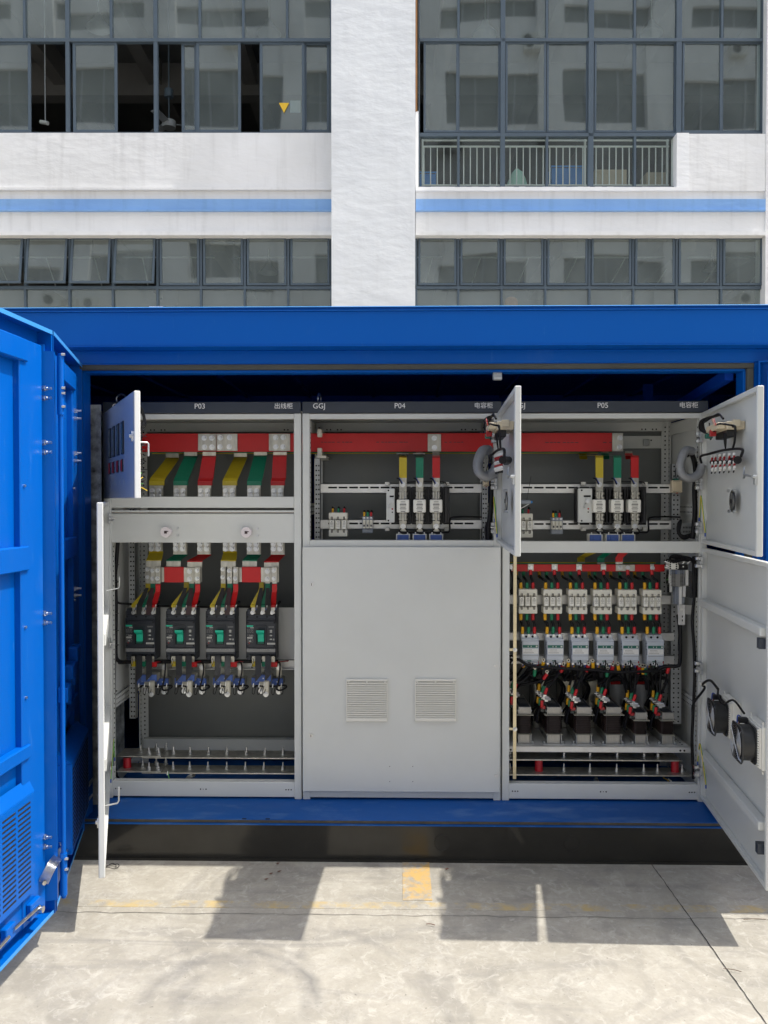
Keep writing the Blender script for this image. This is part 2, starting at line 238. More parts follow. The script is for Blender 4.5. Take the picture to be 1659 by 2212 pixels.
# ------------------------------------------------------------------ mesh builder
class MB:
    def __init__(s, M=None): s.v = []; s.f = []; s.M = M
    def add(s, vs, fs, m=0, sm=False):
        k = len(s.v)
        for p in vs:
            p = Vector(p); s.v.append(s.M @ p if s.M is not None else p)
        for f in fs: s.f.append(([i + k for i in f], m, sm))
    def box(s, x0, x1, y0, y1, z0, z1, m=0, ch=0):
        if x0 > x1: x0, x1 = x1, x0
        if y0 > y1: y0, y1 = y1, y0
        if z0 > z1: z0, z1 = z1, z0
        ch = min(ch, (x1 - x0) * .3, (y1 - y0) * .3, (z1 - z0) * .3)
        if ch <= 0:
            s.add([(x, y, z) for x in (x0, x1) for y in (y0, y1) for z in (z0, z1)],
                  [(0, 1, 3, 2), (4, 6, 7, 5), (0, 4, 5, 1), (2, 3, 7, 6), (0, 2, 6, 4), (1, 5, 7, 3)], m); return
        vs = []; ix = {}
        for a in (0, 1):
            for b in (0, 1):
                for c in (0, 1):
                    X, Y, Z = (x0, x1)[a], (y0, y1)[b], (z0, z1)[c]; dx, dy, dz = ch * (1 - 2 * a), ch * (1 - 2 * b), ch * (1 - 2 * c)
                    for k, q in enumerate(((X, Y + dy, Z + dz), (X + dx, Y, Z + dz), (X + dx, Y + dy, Z))): ix[a, b, c, k] = len(vs); vs.append(q)
        fs = []
        for a in (0, 1): fs.append([ix[a, b, c, 0] for b, c in ((0, 0), (1, 0), (1, 1), (0, 1))]); fs.append([ix[b, a, c, 1] for b, c in ((0, 0), (1, 0), (1, 1), (0, 1))]); fs.append([ix[b, c, a, 2] for b, c in ((0, 0), (1, 0), (1, 1), (0, 1))])
        for a in (0, 1):
            for b in (0, 1):
                fs.append([ix[a, b, 0, 0], ix[a, b, 1, 0], ix[a, b, 1, 1], ix[a, b, 0, 1]])
                fs.append([ix[a, 0, b, 0], ix[a, 1, b, 0], ix[a, 1, b, 2], ix[a, 0, b, 2]])
                fs.append([ix[0, a, b, 1], ix[1, a, b, 1], ix[1, a, b, 2], ix[0, a, b, 2]])
                for c in (0, 1): fs.append([ix[a, b, c, k] for k in range(3)])
        s.add(vs, fs, m)
    def px(s, fr, x0, y0, x1, y1, Y, t, m=0, ch=0):
        a = at(*fr(x0, y0), Y); b = at(*fr(x1, y1), Y); s.box(a.x, b.x, Y, Y + t, b.z, a.z, m, ch)
    def cyl(s, p0, p1, r, n=12, m=0, r2=None, caps=True, sm=True):
        p0 = Vector(p0); p1 = Vector(p1); d = (p1 - p0).normalized(); a = d.orthogonal().normalized(); b = d.cross(a); r2 = r if r2 is None else r2
        vs = [p0 + (a * math.cos(2 * PI * i / n) + b * math.sin(2 * PI * i / n)) * r for i in range(n)] + [p1 + (a * math.cos(2 * PI * i / n) + b * math.sin(2 * PI * i / n)) * r2 for i in range(n)]
        s.add(vs, [(i, (i + 1) % n, n + (i + 1) % n, n + i) for i in range(n)], m, sm)
        if caps: s.add(vs, [tuple(range(n)), tuple(range(n, 2 * n))], m)
    def tube(s, pts, r, n=8, m=0, res=5, radii=None):
        P = [Vector(p) for p in pts]
        if res > 1 and len(P) > 2:
            Q = []; E = [P[0] * 2 - P[1]] + P + [P[-1] * 2 - P[-2]]
            for i in range(1, len(E) - 2):
                for k in range(res):
                    t = k / res; a, b, c, d = E[i - 1:i + 3]
                    Q.append(.5 * ((2 * b) + (c - a) * t + (2 * a - 5 * b + 4 * c - d) * t * t + (3 * b - a - 3 * c + d) * t ** 3))
            Q.append(P[-1]); P = Q
        up = None; vs = []
        for i, p in enumerate(P):
            d = (P[min(i + 1, len(P) - 1)] - P[max(i - 1, 0)])
            d = d.normalized() if d.length > 1e-9 else Vector((0, 0, 1))
            up = (d.orthogonal() if up is None else up - d * up.dot(d)).normalized(); b = d.cross(up)
            rr = radii[i] if radii and i < len(radii) else r
            vs += [p + (up * math.cos(2 * PI * k / n) + b * math.sin(2 * PI * k / n)) * rr for k in range(n)]
        N = len(P)
        s.add(vs, [(i * n + k, i * n + (k + 1) % n, (i + 1) * n + (k + 1) % n, (i + 1) * n + k) for i in range(N - 1) for k in range(n)], m, True)
        s.add(vs, [tuple(range(n)), tuple(range((N - 1) * n, N * n))], m)
    def prism(s, poly, y0, y1, m=0):      # poly in (x, z)
        n = len(poly); s.add([(x, y0, z) for x, z in poly] + [(x, y1, z) for x, z in poly], [tuple(range(n)), tuple(range(n, 2 * n))] + [(i, (i + 1) % n, n + (i + 1) % n, n + i) for i in range(n)], m)
    def strip(s, pts, wv, tv, m=0):       # flat bar through pts: half-width vector(s) wv, thickness vector tv
        P = [Vector(p) for p in pts]; W_ = wv if isinstance(wv, list) else [Vector(wv)] * len(P); T = Vector(tv); vs = []
        for p, w_ in zip(P, W_): w_ = Vector(w_); vs += [p - w_, p + w_, p + w_ + T, p - w_ + T]
        fs = [(0, 1, 2, 3), tuple(len(vs) - 4 + i for i in range(4))]
        for i in range(len(P) - 1):
            for k in range(4): fs.append((i * 4 + k, i * 4 + (k + 1) % 4, i * 4 + 4 + (k + 1) % 4, i * 4 + 4 + k))
        s.add(vs, fs, m)
    def bolt(s, p, r=.009, d=(0, -1, 0), m=0, h=None, stud=0):
        p = Vector(p); d = Vector(d); h = h or r * .95
        s.cyl(p, p + d * .0015, r * 1.28, 14, m); s.cyl(p + d * .0015, p + d * h, r, 6, m, r2=r * .9, sm=False)
        if stud: s.cyl(p + d * h, p + d * (h + stud), r * .5, 8, m)
    def stud_up(s, x, y, z, m=0, h=.038):
        s.cyl((x, y, z), (x, y, z + .003), .012, 12, m); s.cyl((x, y, z + .003), (x, y, z + .013), .009, 6, m, sm=False)
        s.cyl((x, y, z + .013), (x, y, z + .018), .010, 12, m); s.cyl((x, y, z), (x, y, z + h), .0045, 8, m)
        s.cyl((x, y, z - .012), (x, y, z - .002), .009, 6, m, sm=False)

WM = {}
def _link(name, me, mats, parent, loc):
    for k in mats: me.materials.append(MT[k])
    o = bpy.data.objects.new(name, me); C.objects.link(o)
    if parent is not None: o.parent = parent; W = WM[parent]
    else: W = Matrix.Translation(loc or (0, 0, 0)); o.matrix_world = W
    WM[o] = W; me.transform(W.inverted()); return o
SPLIT = set('''joint_plate tinned_end edge_lip vent screw bolt front_post rear_post bottom_frame clamp_board contact contact_clip core foot_bracket hinge latch_plate latch_rod lug pole fixing_block
rivet hinge_screw terminal_tab bracket sticker mullion top_frame drilled_hole deck_slot marker_sleeve cable_tray roof_bracket blue_stripe ceiling_beam rating_plate busbar_support din_rail marker_strip latch_hook lock label terminal_block coloured_wire terminal wall'''.split())
def islands(mb, tol=.0025):       # lumps of a part that do not touch each other
    n = len(mb.v); p = list(range(n))
    def f(a):
        while p[a] != a: p[a] = p[p[a]]; a = p[a]
        return a
    for fc in mb.f:
        for i in fc[0][1:]: p[f(i)] = f(fc[0][0])
    bb = {}
    for i, v in enumerate(mb.v):
        b = bb.setdefault(f(i), [1e9] * 3 + [-1e9] * 3)
        for k in range(3): b[k] = min(b[k], v[k]); b[k + 3] = max(b[k + 3], v[k])
    K = list(bb); q = {k: k for k in K}
    def g(a):
        while q[a] != a: a = q[a]
        return a
    for i, a in enumerate(K):
        for b in K[:i]:
            if all(bb[a][k] - tol <= bb[b][k + 3] and bb[b][k] - tol <= bb[a][k + 3] for k in range(3)): q[g(a)] = g(b)
    out = {}
    for fc in mb.f: out.setdefault(g(f(fc[0][0])), []).append(fc)
    return list(out.values())
def mk(mb, name, mats, parent=None, label=None, cat=None, group=None, kind=None, loc=None):
    if isinstance(mats, str): mats = [mats]
    if parent is not None and name in SPLIT and len(mb.f) < 9000:
        L = islands(mb)
        if len(L) > 1:
            for fs in L:
                ix = {}; sb = MB()
                for fc, m_, sm in fs:
                    for i in fc:
                        if i not in ix: ix[i] = len(sb.v); sb.v.append(mb.v[i])
                    sb.f.append(([ix[i] for i in fc], m_, sm))
                o = mk1(sb, name, mats, parent, label, cat, group, kind, loc)
            return o
    return mk1(mb, name, mats, parent, label, cat, group, kind, loc)
def mk1(mb, name, mats, parent=None, label=None, cat=None, group=None, kind=None, loc=None):
    me = bpy.data.meshes.new(name); me.from_pydata([tuple(v) for v in mb.v], [], [f[0] for f in mb.f])
    me.polygons.foreach_set('material_index', [f[1] for f in mb.f]); me.polygons.foreach_set('use_smooth', [f[2] for f in mb.f])
    bm = bmesh.new(); bm.from_mesh(me); bmesh.ops.recalc_face_normals(bm, faces=bm.faces); bm.to_mesh(me); bm.free()
    if parent is None and loc is None and mb.v and kind != 'structure':
        xs = [v.x for v in mb.v]; ys = [v.y for v in mb.v]; loc = ((min(xs) + max(xs)) / 2, (min(ys) + max(ys)) / 2, min(v.z for v in mb.v))
    o = _link(name, me, mats, parent, loc); props(o, label, cat, group, kind); return o
def props(o, label=None, cat=None, group=None, kind=None):
    if label: o['label'] = label
    if cat: o['category'] = cat
    if group: o['group'] = group
    if kind: o['kind'] = kind
def thing(name, label, cat, loc, group=None):
    o = bpy.data.objects.new(name, None); o.empty_display_size = .05; C.objects.link(o); o.location = loc; WM[o] = Matrix.Translation(loc); props(o, label, cat, group); return o
def dup(o, delta, label, parent=None, group=None):
    c = o.copy(); C.objects.link(c); c.parent = parent
    if parent is None: c.location = o.location + Vector(delta); c['label'] = label
    for ch in list(o.children): dup(ch, delta, None, c)
    return c
def text(body, size, M, parent, m='letter', name='lettering', depth=.0008, align='LEFT'):
    cu = bpy.data.curves.new(name, 'FONT'); cu.body = body; cu.size = size; cu.extrude = depth; cu.align_x = align; cu.resolution_u = 3
    t = bpy.data.objects.new('tmp', cu); C.objects.link(t); bpy.context.view_layer.update()
    me = bpy.data.meshes.new_from_object(t.evaluated_get(bpy.context.evaluated_depsgraph_get())); bpy.data.objects.remove(t)
    me.transform(M); me.name = name
    return _link(name, me, [m], parent, None)
UPR = Matrix.Rotation(PI / 2, 4, 'X')
def hexring(n): return ['first', 'second', 'third', 'fourth', 'fifth', 'sixth', 'seventh', 'eighth'][n]
ORD = ['first', 'second', 'third', 'fourth', 'fifth', 'sixth', 'seventh', 'eighth']
# ------------------------------------------------------------------ ground and floor markings
g = MB(); g.add([(-60, -60, 0), (60, -60, 0), (60, 60, 0), (-60, 60, 0)], [(0, 1, 2, 3)]); mk(g, 'ground', 'concrete', kind='structure')
yS = ground(829, 1957).y
g = MB(); g.box(-6, 9, yS - .028, yS + .03, .0, .0012); mk(g, 'floor_stripe', 'paint_stripe', kind='structure')
a, b = ground(870, 1945), ground(934, 1945); g = MB(); g.box(a.x, b.x, a.y, -.27, .0, .0016); mk(g, 'floor_block', 'paint_block', kind='structure')
def groundline(p, q, wd, jit, mname, nm, n=40):
    g = MB(); vs = []; d = (q - p).normalized(); nrm = Vector((-d.y, d.x, 0))
    for i in range(n + 1):
        c = p.lerp(q, i / n) + nrm * random.uniform(-jit, jit); ww = wd * random.uniform(.55, 1.2); vs += [c + nrm * ww + Vector((0, 0, .002)), c - nrm * ww + Vector((0, 0, .002))]
    g.add(vs, [(2 * i, 2 * i + 1, 2 * i + 3, 2 * i + 2) for i in range(n)]); mk(g, nm, mname, kind='structure')
p, q = ground(1408, 1868), ground(1650, 2205); d = q - p
groundline(p - d * .05, q + d * 1.2, .0021, .0015, 'joint', 'expansion_joint', 120)
yc = ground(829, 1975).y
groundline(Vector((-5, yc, 0)), Vector((8, yc - .02, 0)), .0015, .006, 'crack', 'floor_crack', 260)

# ------------------------------------------------------------------ factory facade across the yard, square to the camera
FW = Vector((-math.sin(YAW), math.cos(YAW), 0)); RT = Vector((FW.y, -FW.x, 0))
BMX = Matrix(((RT.x, FW.x, 0, CX), (RT.y, FW.y, 0, CY), (0, 0, 1, 0), (0, 0, 0, 1)))
D0 = 15.0
def bx(u, v, D=D0):
    r = ray(u, v); t = D / r.dot(FW); p = r * t; return p.dot(RT), p.z + CZ
def bpx(mb, u0, v0, u1, v1, D, t, m=0, ch=0):
    um, vm = (u0 + u1) / 2, (v0 + v1) / 2
    x0, x1 = bx(u0, vm, D)[0], bx(u1, vm, D)[0]; mb.box(x0, x1, D, D + t, bx(um, v1, D)[1], bx(um, v0, D)[1], m, ch)
ZR = lambda v, D=D0: bx(829, v, D)[1]
fac = thing('factory_building', 'white plastered factory facade with dark-framed window rows, a blue stripe and a broad pillar', 'building', BMX @ Vector((0, D0 + 4, 0)))
def bm(): return MB(BMX)
m = bm()      # spandrel walls, plus wall above and below
for (u0, u1, D, v0, v1) in ((-900, 716, 15.0, 287, 408), (-900, 716, 15.02, 453, 506), (-900, 716, 15.04, 408, 430), (898, 1654, 15.04, 412, 430), (898, 1654, 15.02, 453, 506), (-900, 716, 15.0, 790, 1180), (898, 2700, 15.0, 790, 1180), (-900, 716, 15.0, -240, -90), (898, 2700, 15.0, -240, -90)):
    bpx(m, u0, v0, u1, v1, D, .35)
bpx(m, -900, 404, 716, 409.5, 14.97, .05); bpx(m, -900, 500, 716, 508, 14.94, .2); bpx(m, 898, 500, 1654, 508, 14.94, .2)
bpx(m, 1654, -240, 2700, 1180, 14.99, .4)
bpx(m, 1488, 289, 1654, 412, 15.0, .35)
mk(m, 'wall', 'plaster', fac)
m = bm(); bpx(m, 716, -240, 897, 1180, 14.72, .9); mk(m, 'pillar', 'plaster_pillar', fac)
m = bm(); bpx(m, -900, 430, 716, 453, 14.99, .3); bpx(m, 898, 430, 1654, 453, 14.99, .3); bpx(m, -900, 452, 716, 455, 14.95, .1); bpx(m, 898, 452, 1654, 455, 14.95, .1); mk(m, 'blue_stripe', 'plaster_blue', fac)
m = bm(); bpx(m, 1462, 287, 1488, 412, 14.99, .3); bpx(m, 898, 404.5, 1488, 412, 14.985, .3); bpx(m, 897.5, 240, 904, 405, 14.98, .3)
for i in range(46):
    u = 905 + i * 12.7; bpx(m, u, 404 - random.uniform(0, .7), u + 14, 411 + random.uniform(0, 1.2), 14.98 - random.uniform(0, .004), .05)
mk(m, 'fresh_plaster_patch', 'plaster_patch', fac, label='bright fresh white plaster around the window')
m = bm(); bpx(m, 897.5, -90, 901.5, 240, 14.96, .1); mk(m, 'sealant_strip', 'orange_seal', fac)
def bars(m, rects, D, t, ch=.004):
    for i, (a_, b_, c_, d_) in enumerate(rects): bpx(m, a_, b_, c_, d_, D + .003 * (i % 3), t, 0, ch)
def pane(u0, v0, u1, v1, D, par, tilt=0, mname='window_glass'):
    m = bm(); x0, z1 = bx(u0, (v0 + v1) / 2, D)[0], bx(u0, v0, D)[1]; x1, z0 = bx(u1, (v0 + v1) / 2, D)[0], bx(u1, v1, D)[1]
    a_, b_, c_ = (random.uniform(-.006, .006) for _ in range(3)); m.add([(x0, D, z1), (x1, D + a_, z1), (x1, D - tilt + a_ + b_, z0), (x0, D - tilt + b_, z0)], [(0, 1, 2, 3)]); mk(m, 'pane', mname, par)
def sash(u0, v0, u1, v1, D, par, fw=5, tilt=0, mname='window_glass', nm='sash'):
    m = bm(); x0, x1 = bx(u0, (v0 + v1) / 2, D)[0], bx(u1, (v0 + v1) / 2, D)[0]; z1, z0 = bx(u0, v0, D)[1], bx(u1, v1, D)[1]; f = fw * D / FOC; t = .04
    m.box(x0, x1, 0, t, -f, 0, 0, .004); m.box(x0, x1, 0, t, z0 - z1, z0 - z1 + f, 0, .004)
    m.box(x0, x0 + f, .001, t - .001, z0 - z1 + f, -f, 0, .003); m.box(x1 - f, x1, .001, t - .001, z0 - z1 + f, -f, 0, .003)
    R = BMX @ Matrix.Translation((0, D, z1)) @ Matrix.Rotation(-math.asin(min(.5, tilt / max(.1, z1 - z0))), 4, 'X')
    for i, v in enumerate(m.v): m.v[i] = R @ (BMX.inverted() @ v)
    o = mk(m, nm, 'alu_frame', par)
    a_, b_ = random.uniform(-.007, .007), random.uniform(-.007, .007); m = MB(R); m.add([(x0 + f, t * .5, -f), (x1 - f, t * .5 + a_, -f), (x1 - f, t * .5 + a_ + b_, z0 - z1 + f), (x0 + f, t * .5 + b_, z0 - z1 + f)], [(0, 1, 2, 3)]); mk(m, 'pane', mname, par)
    return o
# upper left window
DW = 15.14
m = bm(); R_ = [(-330, 82, 716, 89.5), (-330, 285, 716, 291), (712.5, -90, 716, 285)]
R_ += [(u - 2.6, -90, u + 2.6, 82) for u in (-235, -140, -43, 51.5, 239, 431, 525, 620)] + [(u - 4.2, -90, u + 4.2, 285) for u in (-235, -43, 145, 335.5)]
bars(m, R_, DW, .10); uw = mk(m, 'window', 'alu_frame', fac)
ms = [-330, -235, -140, -43, 51.5, 145, 239, 335.5, 431, 525, 620, 714]
for a_, b_ in zip(ms[:-1], ms[1:]): pane(a_ + 2, -90, b_ - 2, 83, DW + .05, uw, mname='window_glass_dusty')
for (a_, b_, off) in ((-300, -240, .03), (-134, -52, .06), (-37, 66, .03), (157, 253, .03), (392, 426, .08), (424, 520, .03), (561, 658, .03), (656, 712, .08)): sash(a_, 90, b_, 286, DW + off, uw, 6)
m = bm(); m.M = BMX; x, z = bx(611, 213); h = 11 * 15 / FOC
m.prism([(x - h, z + .0), (x + h, z), (x, z - .185)], DW + .02, DW + .028); mk(m, 'sticker', 'sign_yellow', uw, label='yellow triangle sticker on the glass')
# upper right window
m = bm(); R_ = [(904, 82, 1652, 89), (904, 286.5, 1462, 294.5), (1470, 284, 1652, 289), (904, -90, 907, 404), (1647, -90, 1652, 286), (904, 402, 1462, 405.5)]
R_ += [(1081.5, -90, 1091.5, 403), (1271.5, -90, 1283, 403), (1461, -90, 1473, 403)] + [(u - 2.6, -90, u + 2.6, 82) for u in (990.5, 1182, 1372, 1561)] + [(u - 2.6, 294, u + 2.6, 402) for u in (990.5, 1182, 1372)] + [(1457, 294, 1461, 403)]
bars(m, R_, DW, .10); ur = mk(m, 'window', 'alu_frame', fac)
ms = [904, 990.5, 1087, 1182, 1277, 1372, 1466, 1561, 1650]
for i, (a_, b_) in enumerate(zip(ms[:-1], ms[1:])):
    pane(a_ + 3, -90, b_ - 3, 83, DW + .05, ur)
    if i < 6: pane(a_ + 3, 294, b_ - 3, 403, DW + .05, ur, mname='window_glass_clear')
for (a_, b_, o_) in ((915, 990, .03), (988, 1081, .055), (1092, 1180, .03), (1181, 1271, .055), (1284, 1371, .03), (1370, 1461, .055), (1474, 1560, .03), (1558, 1648, .055)): sash(a_, 89.5, b_, 286, DW + o_, ur, 4.6)
# lower windows
for side, ms in ((0, [-326, -231, -136, -41, 54, 150, 243.5, 340, 434, 528.5, 622.5, 716]), (1, [899, 990, 1083.5, 1178, 1273.5, 1368, 1462, 1558, 1652])):
    m = bm(); R_ = [(ms[0], 508, ms[-1], 512), (ms[0], 617.5, ms[-1], 624.5), (ms[0], 788, ms[-1], 793)] + [(u - 3, 508, u + 3, 618) for u in ms] + [(u - 2.3, 624, u + 2.3, 790) for u in ms]
    bars(m, R_, DW, .10); lw = mk(m, 'window', 'alu_frame', fac)
    for a_, b_ in zip(ms[:-1], ms[1:]):
        op = side == 0 and b_ < 345
        sash(a_ + 4.5, 511.5, b_ - 4, 616, DW - .02, lw, 4.6, tilt=.13 if op else 0, mname='window_glass_dusty')
        pane(a_ + 2, 624, b_ - 2, 789, DW + .05, lw, mname='window_glass_dusty')
# rooms behind
m = bm()
for (zf, zc) in ((7.5, 12.3), (.1, 7.0)):
    m.box(-14, 14, 15.6, 27, zc, zc + .3); m.box(-14, 14, 27, 27.2, zf, zc); m.box(-14, -13.8, 15.6, 27, zf, zc); m.box(13.8, 14, 15.6, 27, zf, zc)
m.box(-14, 14, 15.42, 27, 7.3, 7.5)
mk(m, 'interior', 'room', fac)
m = bm()
for i in range(12):
    x = -12.6 + i * 2.3; m.box(x, x + .32, 15.7, 26.9, 11.75, 12.29); m.box(x, x + .30, 15.7, 26.9, 6.55, 6.99)
m.box(-13.7, 13.7, 19.5, 19.9, 11.5, 12.28); m.box(-13.7, 13.7, 19.5, 19.9, 6.3, 6.98); mk(m, 'ceiling_beam', 'room_beam', fac)
m = bm(); xa, xb = bx(910, 300, 15.42)[0], bx(1446, 300, 15.42)[0]
for v0, v1 in ((301, 304), (314, 317.5), (398, 401)): bpx(m, 911, v0, 1446, v1, 15.42, .04, 0, .008)
u = 916
while u < 1444:
    if min(abs(u - q_) for q_ in (989, 1085, 1182, 1277, 1372)) > 5: bpx(m, u - 1.1, 316, u + 1.1, 399, 15.43, .02)
    u += 14.3
for u in (913, 1264, 1442): bpx(m, u - 2, 300, u + 2, 402, 15.415, .045, 0, .006)
mk(m, 'railing', 'rail_white', fac)
# pendant lamps inside
def pendant(u, v, r, D, lab, long=3):
    x, z = bx(u, v, D); t = thing('pendant_lamp', lab, 'lamp', BMX @ Vector((x, D, z)), 'bell lamps hanging behind the windows'); R = r * D / FOC
    m = bm(); N = 20; pr = [(R * 1.0, 0), (R * .96, R * .12), (R * .62, R * .5), (R * .34, R * .8), (R * .26, R * 1.15), (R * .1, R * 1.3)]
    vs = [(x + a_ * math.cos(2 * PI * k / N), D + a_ * math.sin(2 * PI * k / N), z + h_) for a_, h_ in pr for k in range(N)]
    m.add(vs, [(i * N + k, i * N + (k + 1) % N, (i + 1) * N + (k + 1) % N, (i + 1) * N + k) for i in range(len(pr) - 1) for k in range(N)], 0, True); mk(m, 'lamp_shade', 'lamp_metal', t)
    m = bm(); zc = 12.3 if z > 7 else 7.0; m.cyl((x, D, z + R * 1.2), (x, D, zc), .012, 8); mk(m, 'cord', 'rail_white', t)
pendant(580, 590, 21, 17, 'bell lamp behind the seventh lower left window pane'); pendant(1048, 76, 26, 17, 'bell lamp behind the upper glass, nearest to the pillar on its right side')
pendant(1407, 74, 24, 17, 'bell lamp behind the upper glass far to the right'); pendant(581, 74, 26, 17, 'bell lamp behind the upper glass just left of the pillar')
pendant(213, 62, 26, 17, 'bell lamp behind the upper glass above the open sliding window'); pendant(1537, 584, 19, 17, 'bell lamp behind the lower right window row'); pendant(220, 583, 18, 18.5, 'bell lamp behind the tilted-open lower windows')
m = bm(); z = ZR(556, 16.6); m.cyl((-13, 16.6, z), (13, 16.6, z), .018, 8)
for i in range(26): xx = -12 + i * 1.0; m.cyl((xx, 16.6, z), (xx - .12, 17.4, 6.3), .014, 6)
mk(m, 'ceiling_pipe', 'rail_white', None, 'thin white pipe with hangers running behind the lower window row', 'pipe', loc=BMX @ Vector((0, 16.6, z)))
# things on the upper floor
def crate(u0, v0, u1, lab):
    D = 15.75; x0, x1 = bx(u0, v0, D)[0], bx(u1, v0, D)[0]; z1 = bx(u0, v0, D)[1]; z0 = 7.502
    m = bm(); m.box(x0, x1, D, D + .4, z0, z0 + .02); m.box(x0 + .01, x1 - .01, D + .02, D + .03, z0, z1 - .05); n = max(3, int((x1 - x0) / .04)); k = max(3, int((z1 - z0) / .045))
    for y_ in (D, D + .39):
        for i in range(n + 1): xx = x0 + (x1 - x0 - .008) * i / n; m.box(xx, xx + .008, y_, y_ + .01, z0, z1)
        for i in range(k + 1): zz = z0 + (z1 - z0 - .008) * i / k; m.box(x0, x1, y_ + .001, y_ + .009, zz, zz + .008)
    for xx in (x0, x1 - .01):
        for i in range(k + 1): zz = z0 + (z1 - z0 - .008) * i / k; m.box(xx, xx + .01, D, D + .4, zz, zz + .009)
    m.box(x0 - .01, x1 + .01, D - .01, D + .01, z1 - .02, z1); mk(m, 'plastic_crate', 'crate_blue', None, lab, 'crate')
crate(1192, 358, 1263, 'large blue slatted plastic crate behind the window railing'); crate(906, 371, 942, 'small blue plastic crate beside the pillar behind the railing')
m = bm(); x0, x1 = bx(1096, 380, 15.75)[0], bx(1146, 380, 15.75)[0]; zb = 7.502; N = 16
zk = (bx(1120, 366, 16.0)[1] - zb) / .36; vs = []
for j, (sx, hz) in enumerate(((1, 0), (1.02, .18), (.85, .34), (.45, .46), (.12, .50))):
    for k in range(N): an = 2 * PI * k / N; rr = 1 + random.uniform(-.14, .14); vs.append(((x0 + x1) / 2 + (x1 - x0) / 2 * sx * math.cos(an) * rr, 16.0 + .22 * sx * math.sin(an) * rr, zb + hz * .72 * zk + random.uniform(-.02, .02) * (j > 0)))
m.add(vs, [(j * N + k, j * N + (k + 1) % N, (j + 1) * N + (k + 1) % N, (j + 1) * N + k) for j in range(4) for k in range(N)] + [tuple(4 * N + k for k in range(N))], 0, True); mk(m, 'plastic_bag', 'bag_green', None, 'crumpled pale green bag behind the window railing', 'bag')
for (u0, u1, v0, lab) in ((1285, 1354, 366, 'wide flat cardboard carton behind the railing'), (1396, 1440, 372, 'smaller cardboard carton at the right end of the railing')):
    m = bm(); x0, x1 = bx(u0, v0, 15.75)[0], bx(u1, v0, 15.75)[0]; z1 = bx(u0, v0, 15.75)[1]; m.box(x0, x1, 15.75, 16.15, 7.502, z1, 0, .006); m.box(x0 + .02, x1 - .02, 15.74, 15.75, z1 - .09, z1 - .075); mk(m, 'carton', 'carton', None, lab, 'box')
m = bm(); x, z = bx(1104, 652, 15.7); vs = []; N = 20
for j in range(6):
    a_ = j / 5 * PI / 2
    for k in range(N): vs.append((x + .125 * math.cos(a_) * math.cos(2 * PI * k / N), 15.7 + .12 * math.cos(a_) * math.sin(2 * PI * k / N), z + .10 * math.sin(a_)))
m.add(vs, [(j * N + k, j * N + (k + 1) % N, (j + 1) * N + (k + 1) % N, (j + 1) * N + k) for j in range(5) for k in range(N)], 0, True); m.box(x - .12, x + .12, 15.62, 15.8, z - .6, z)
mk(m, 'orange_cover', 'orange', None, 'rounded orange cover seen low behind the lower window, above the container roof', 'cover')
# camera and fan seen through the open sashes
x, z = bx(100, 269, 16.2); t = thing('security_camera', 'small white bullet camera hanging in the open upper left window', 'camera', BMX @ Vector((x, 16.2, z)))
m = bm(); m.cyl((x - .09, 16.15, z + .03), (x + .07, 16.1, z - .02), .04, 14); mk(m, 'housing', 'white_plastic', t)
m = bm(); m.cyl((x - .02, 16.2, z + .04), (x - .02, 16.2, 12.2), .012, 8); mk(m, 'mount_rod', 'lamp_metal', t)
x, z = bx(365, 268, 16.8); t = thing('ceiling_fan', 'dark ceiling fan on a rod behind the open upper window', 'fan', BMX @ Vector((x, 16.8, z)))
m = bm(); m.cyl((x, 16.8, z), (x, 16.8, 12.2), .014, 10); m.cyl((x, 16.8, z + .55), (x, 16.8, z + .72), .09, 12); mk(m, 'rod', 'alu_frame', t)
m = bm(); m.cyl((x, 16.8, z - .08), (x, 16.8, z + .06), .14, 16); mk(m, 'motor', 'lamp_metal', t)
for k in range(3):
    m = bm(); an = .3 + k * 2.094; m.strip([(x + .12 * math.cos(an), 16.8 + .12 * math.sin(an), z), (x + .62 * math.cos(an), 16.8 + .62 * math.sin(an), z)], (-.07 * math.sin(an), .07 * math.cos(an), .02), (0, 0, .008)); mk(m, 'blade', 'lamp_metal', t)
for (u, lab) in ((637, 'sheet of paper on the glass left of the pillar'),):
    m = bm(); bpx(m, u - 10, 217, u + 12, 243, 15.6, .01); mk(m, 'notice_sheet', 'paper', None, 'pale notice sheet behind the glass beside the yellow triangle sticker', 'notice')
# the building behind the camera that the windows mirror
opp = thing('opposite_building', 'white workshop block behind the viewer, mirrored in the facade windows', 'building', BMX @ Vector((0, -18, 0)))
m = bm(); Y0 = -14; m.box(-30, 30, Y0 - 8, Y0 - .3, 0, 31)
bands = [(2, 5), (9, 10.6), (13.4, 15.3), (22.2, 25.2), (28, 29)]
zp = 0
for a_, b_ in bands + [(31, 31)]: m.box(-30, 30, Y0 - .3, Y0, zp, a_); zp = b_
for i in range(9): m.box(-27 + i * 7, -25.2 + i * 7, Y0 - .2, Y0 + .25, 0, 31)
mk(m, 'wall', 'plaster', opp)
for a_, b_ in bands:
    m = bm(); 
    for i in range(9): m.box(-25.2 + i * 7, -20 + i * 7, Y0 - .28, Y0 - .24, a_, b_)
    mk(m, 'window', 'dim_glass', opp)
    m = bm()
    for i in range(9):
        for k in range(5): xx = -25.2 + i * 7 + k * 1.3; m.box(xx - .04, xx + .04, Y0 - .24, Y0 - .18, a_, b_)
    mk(m, 'mullion', 'lamp_metal', opp)
rs_ = random.Random(5)
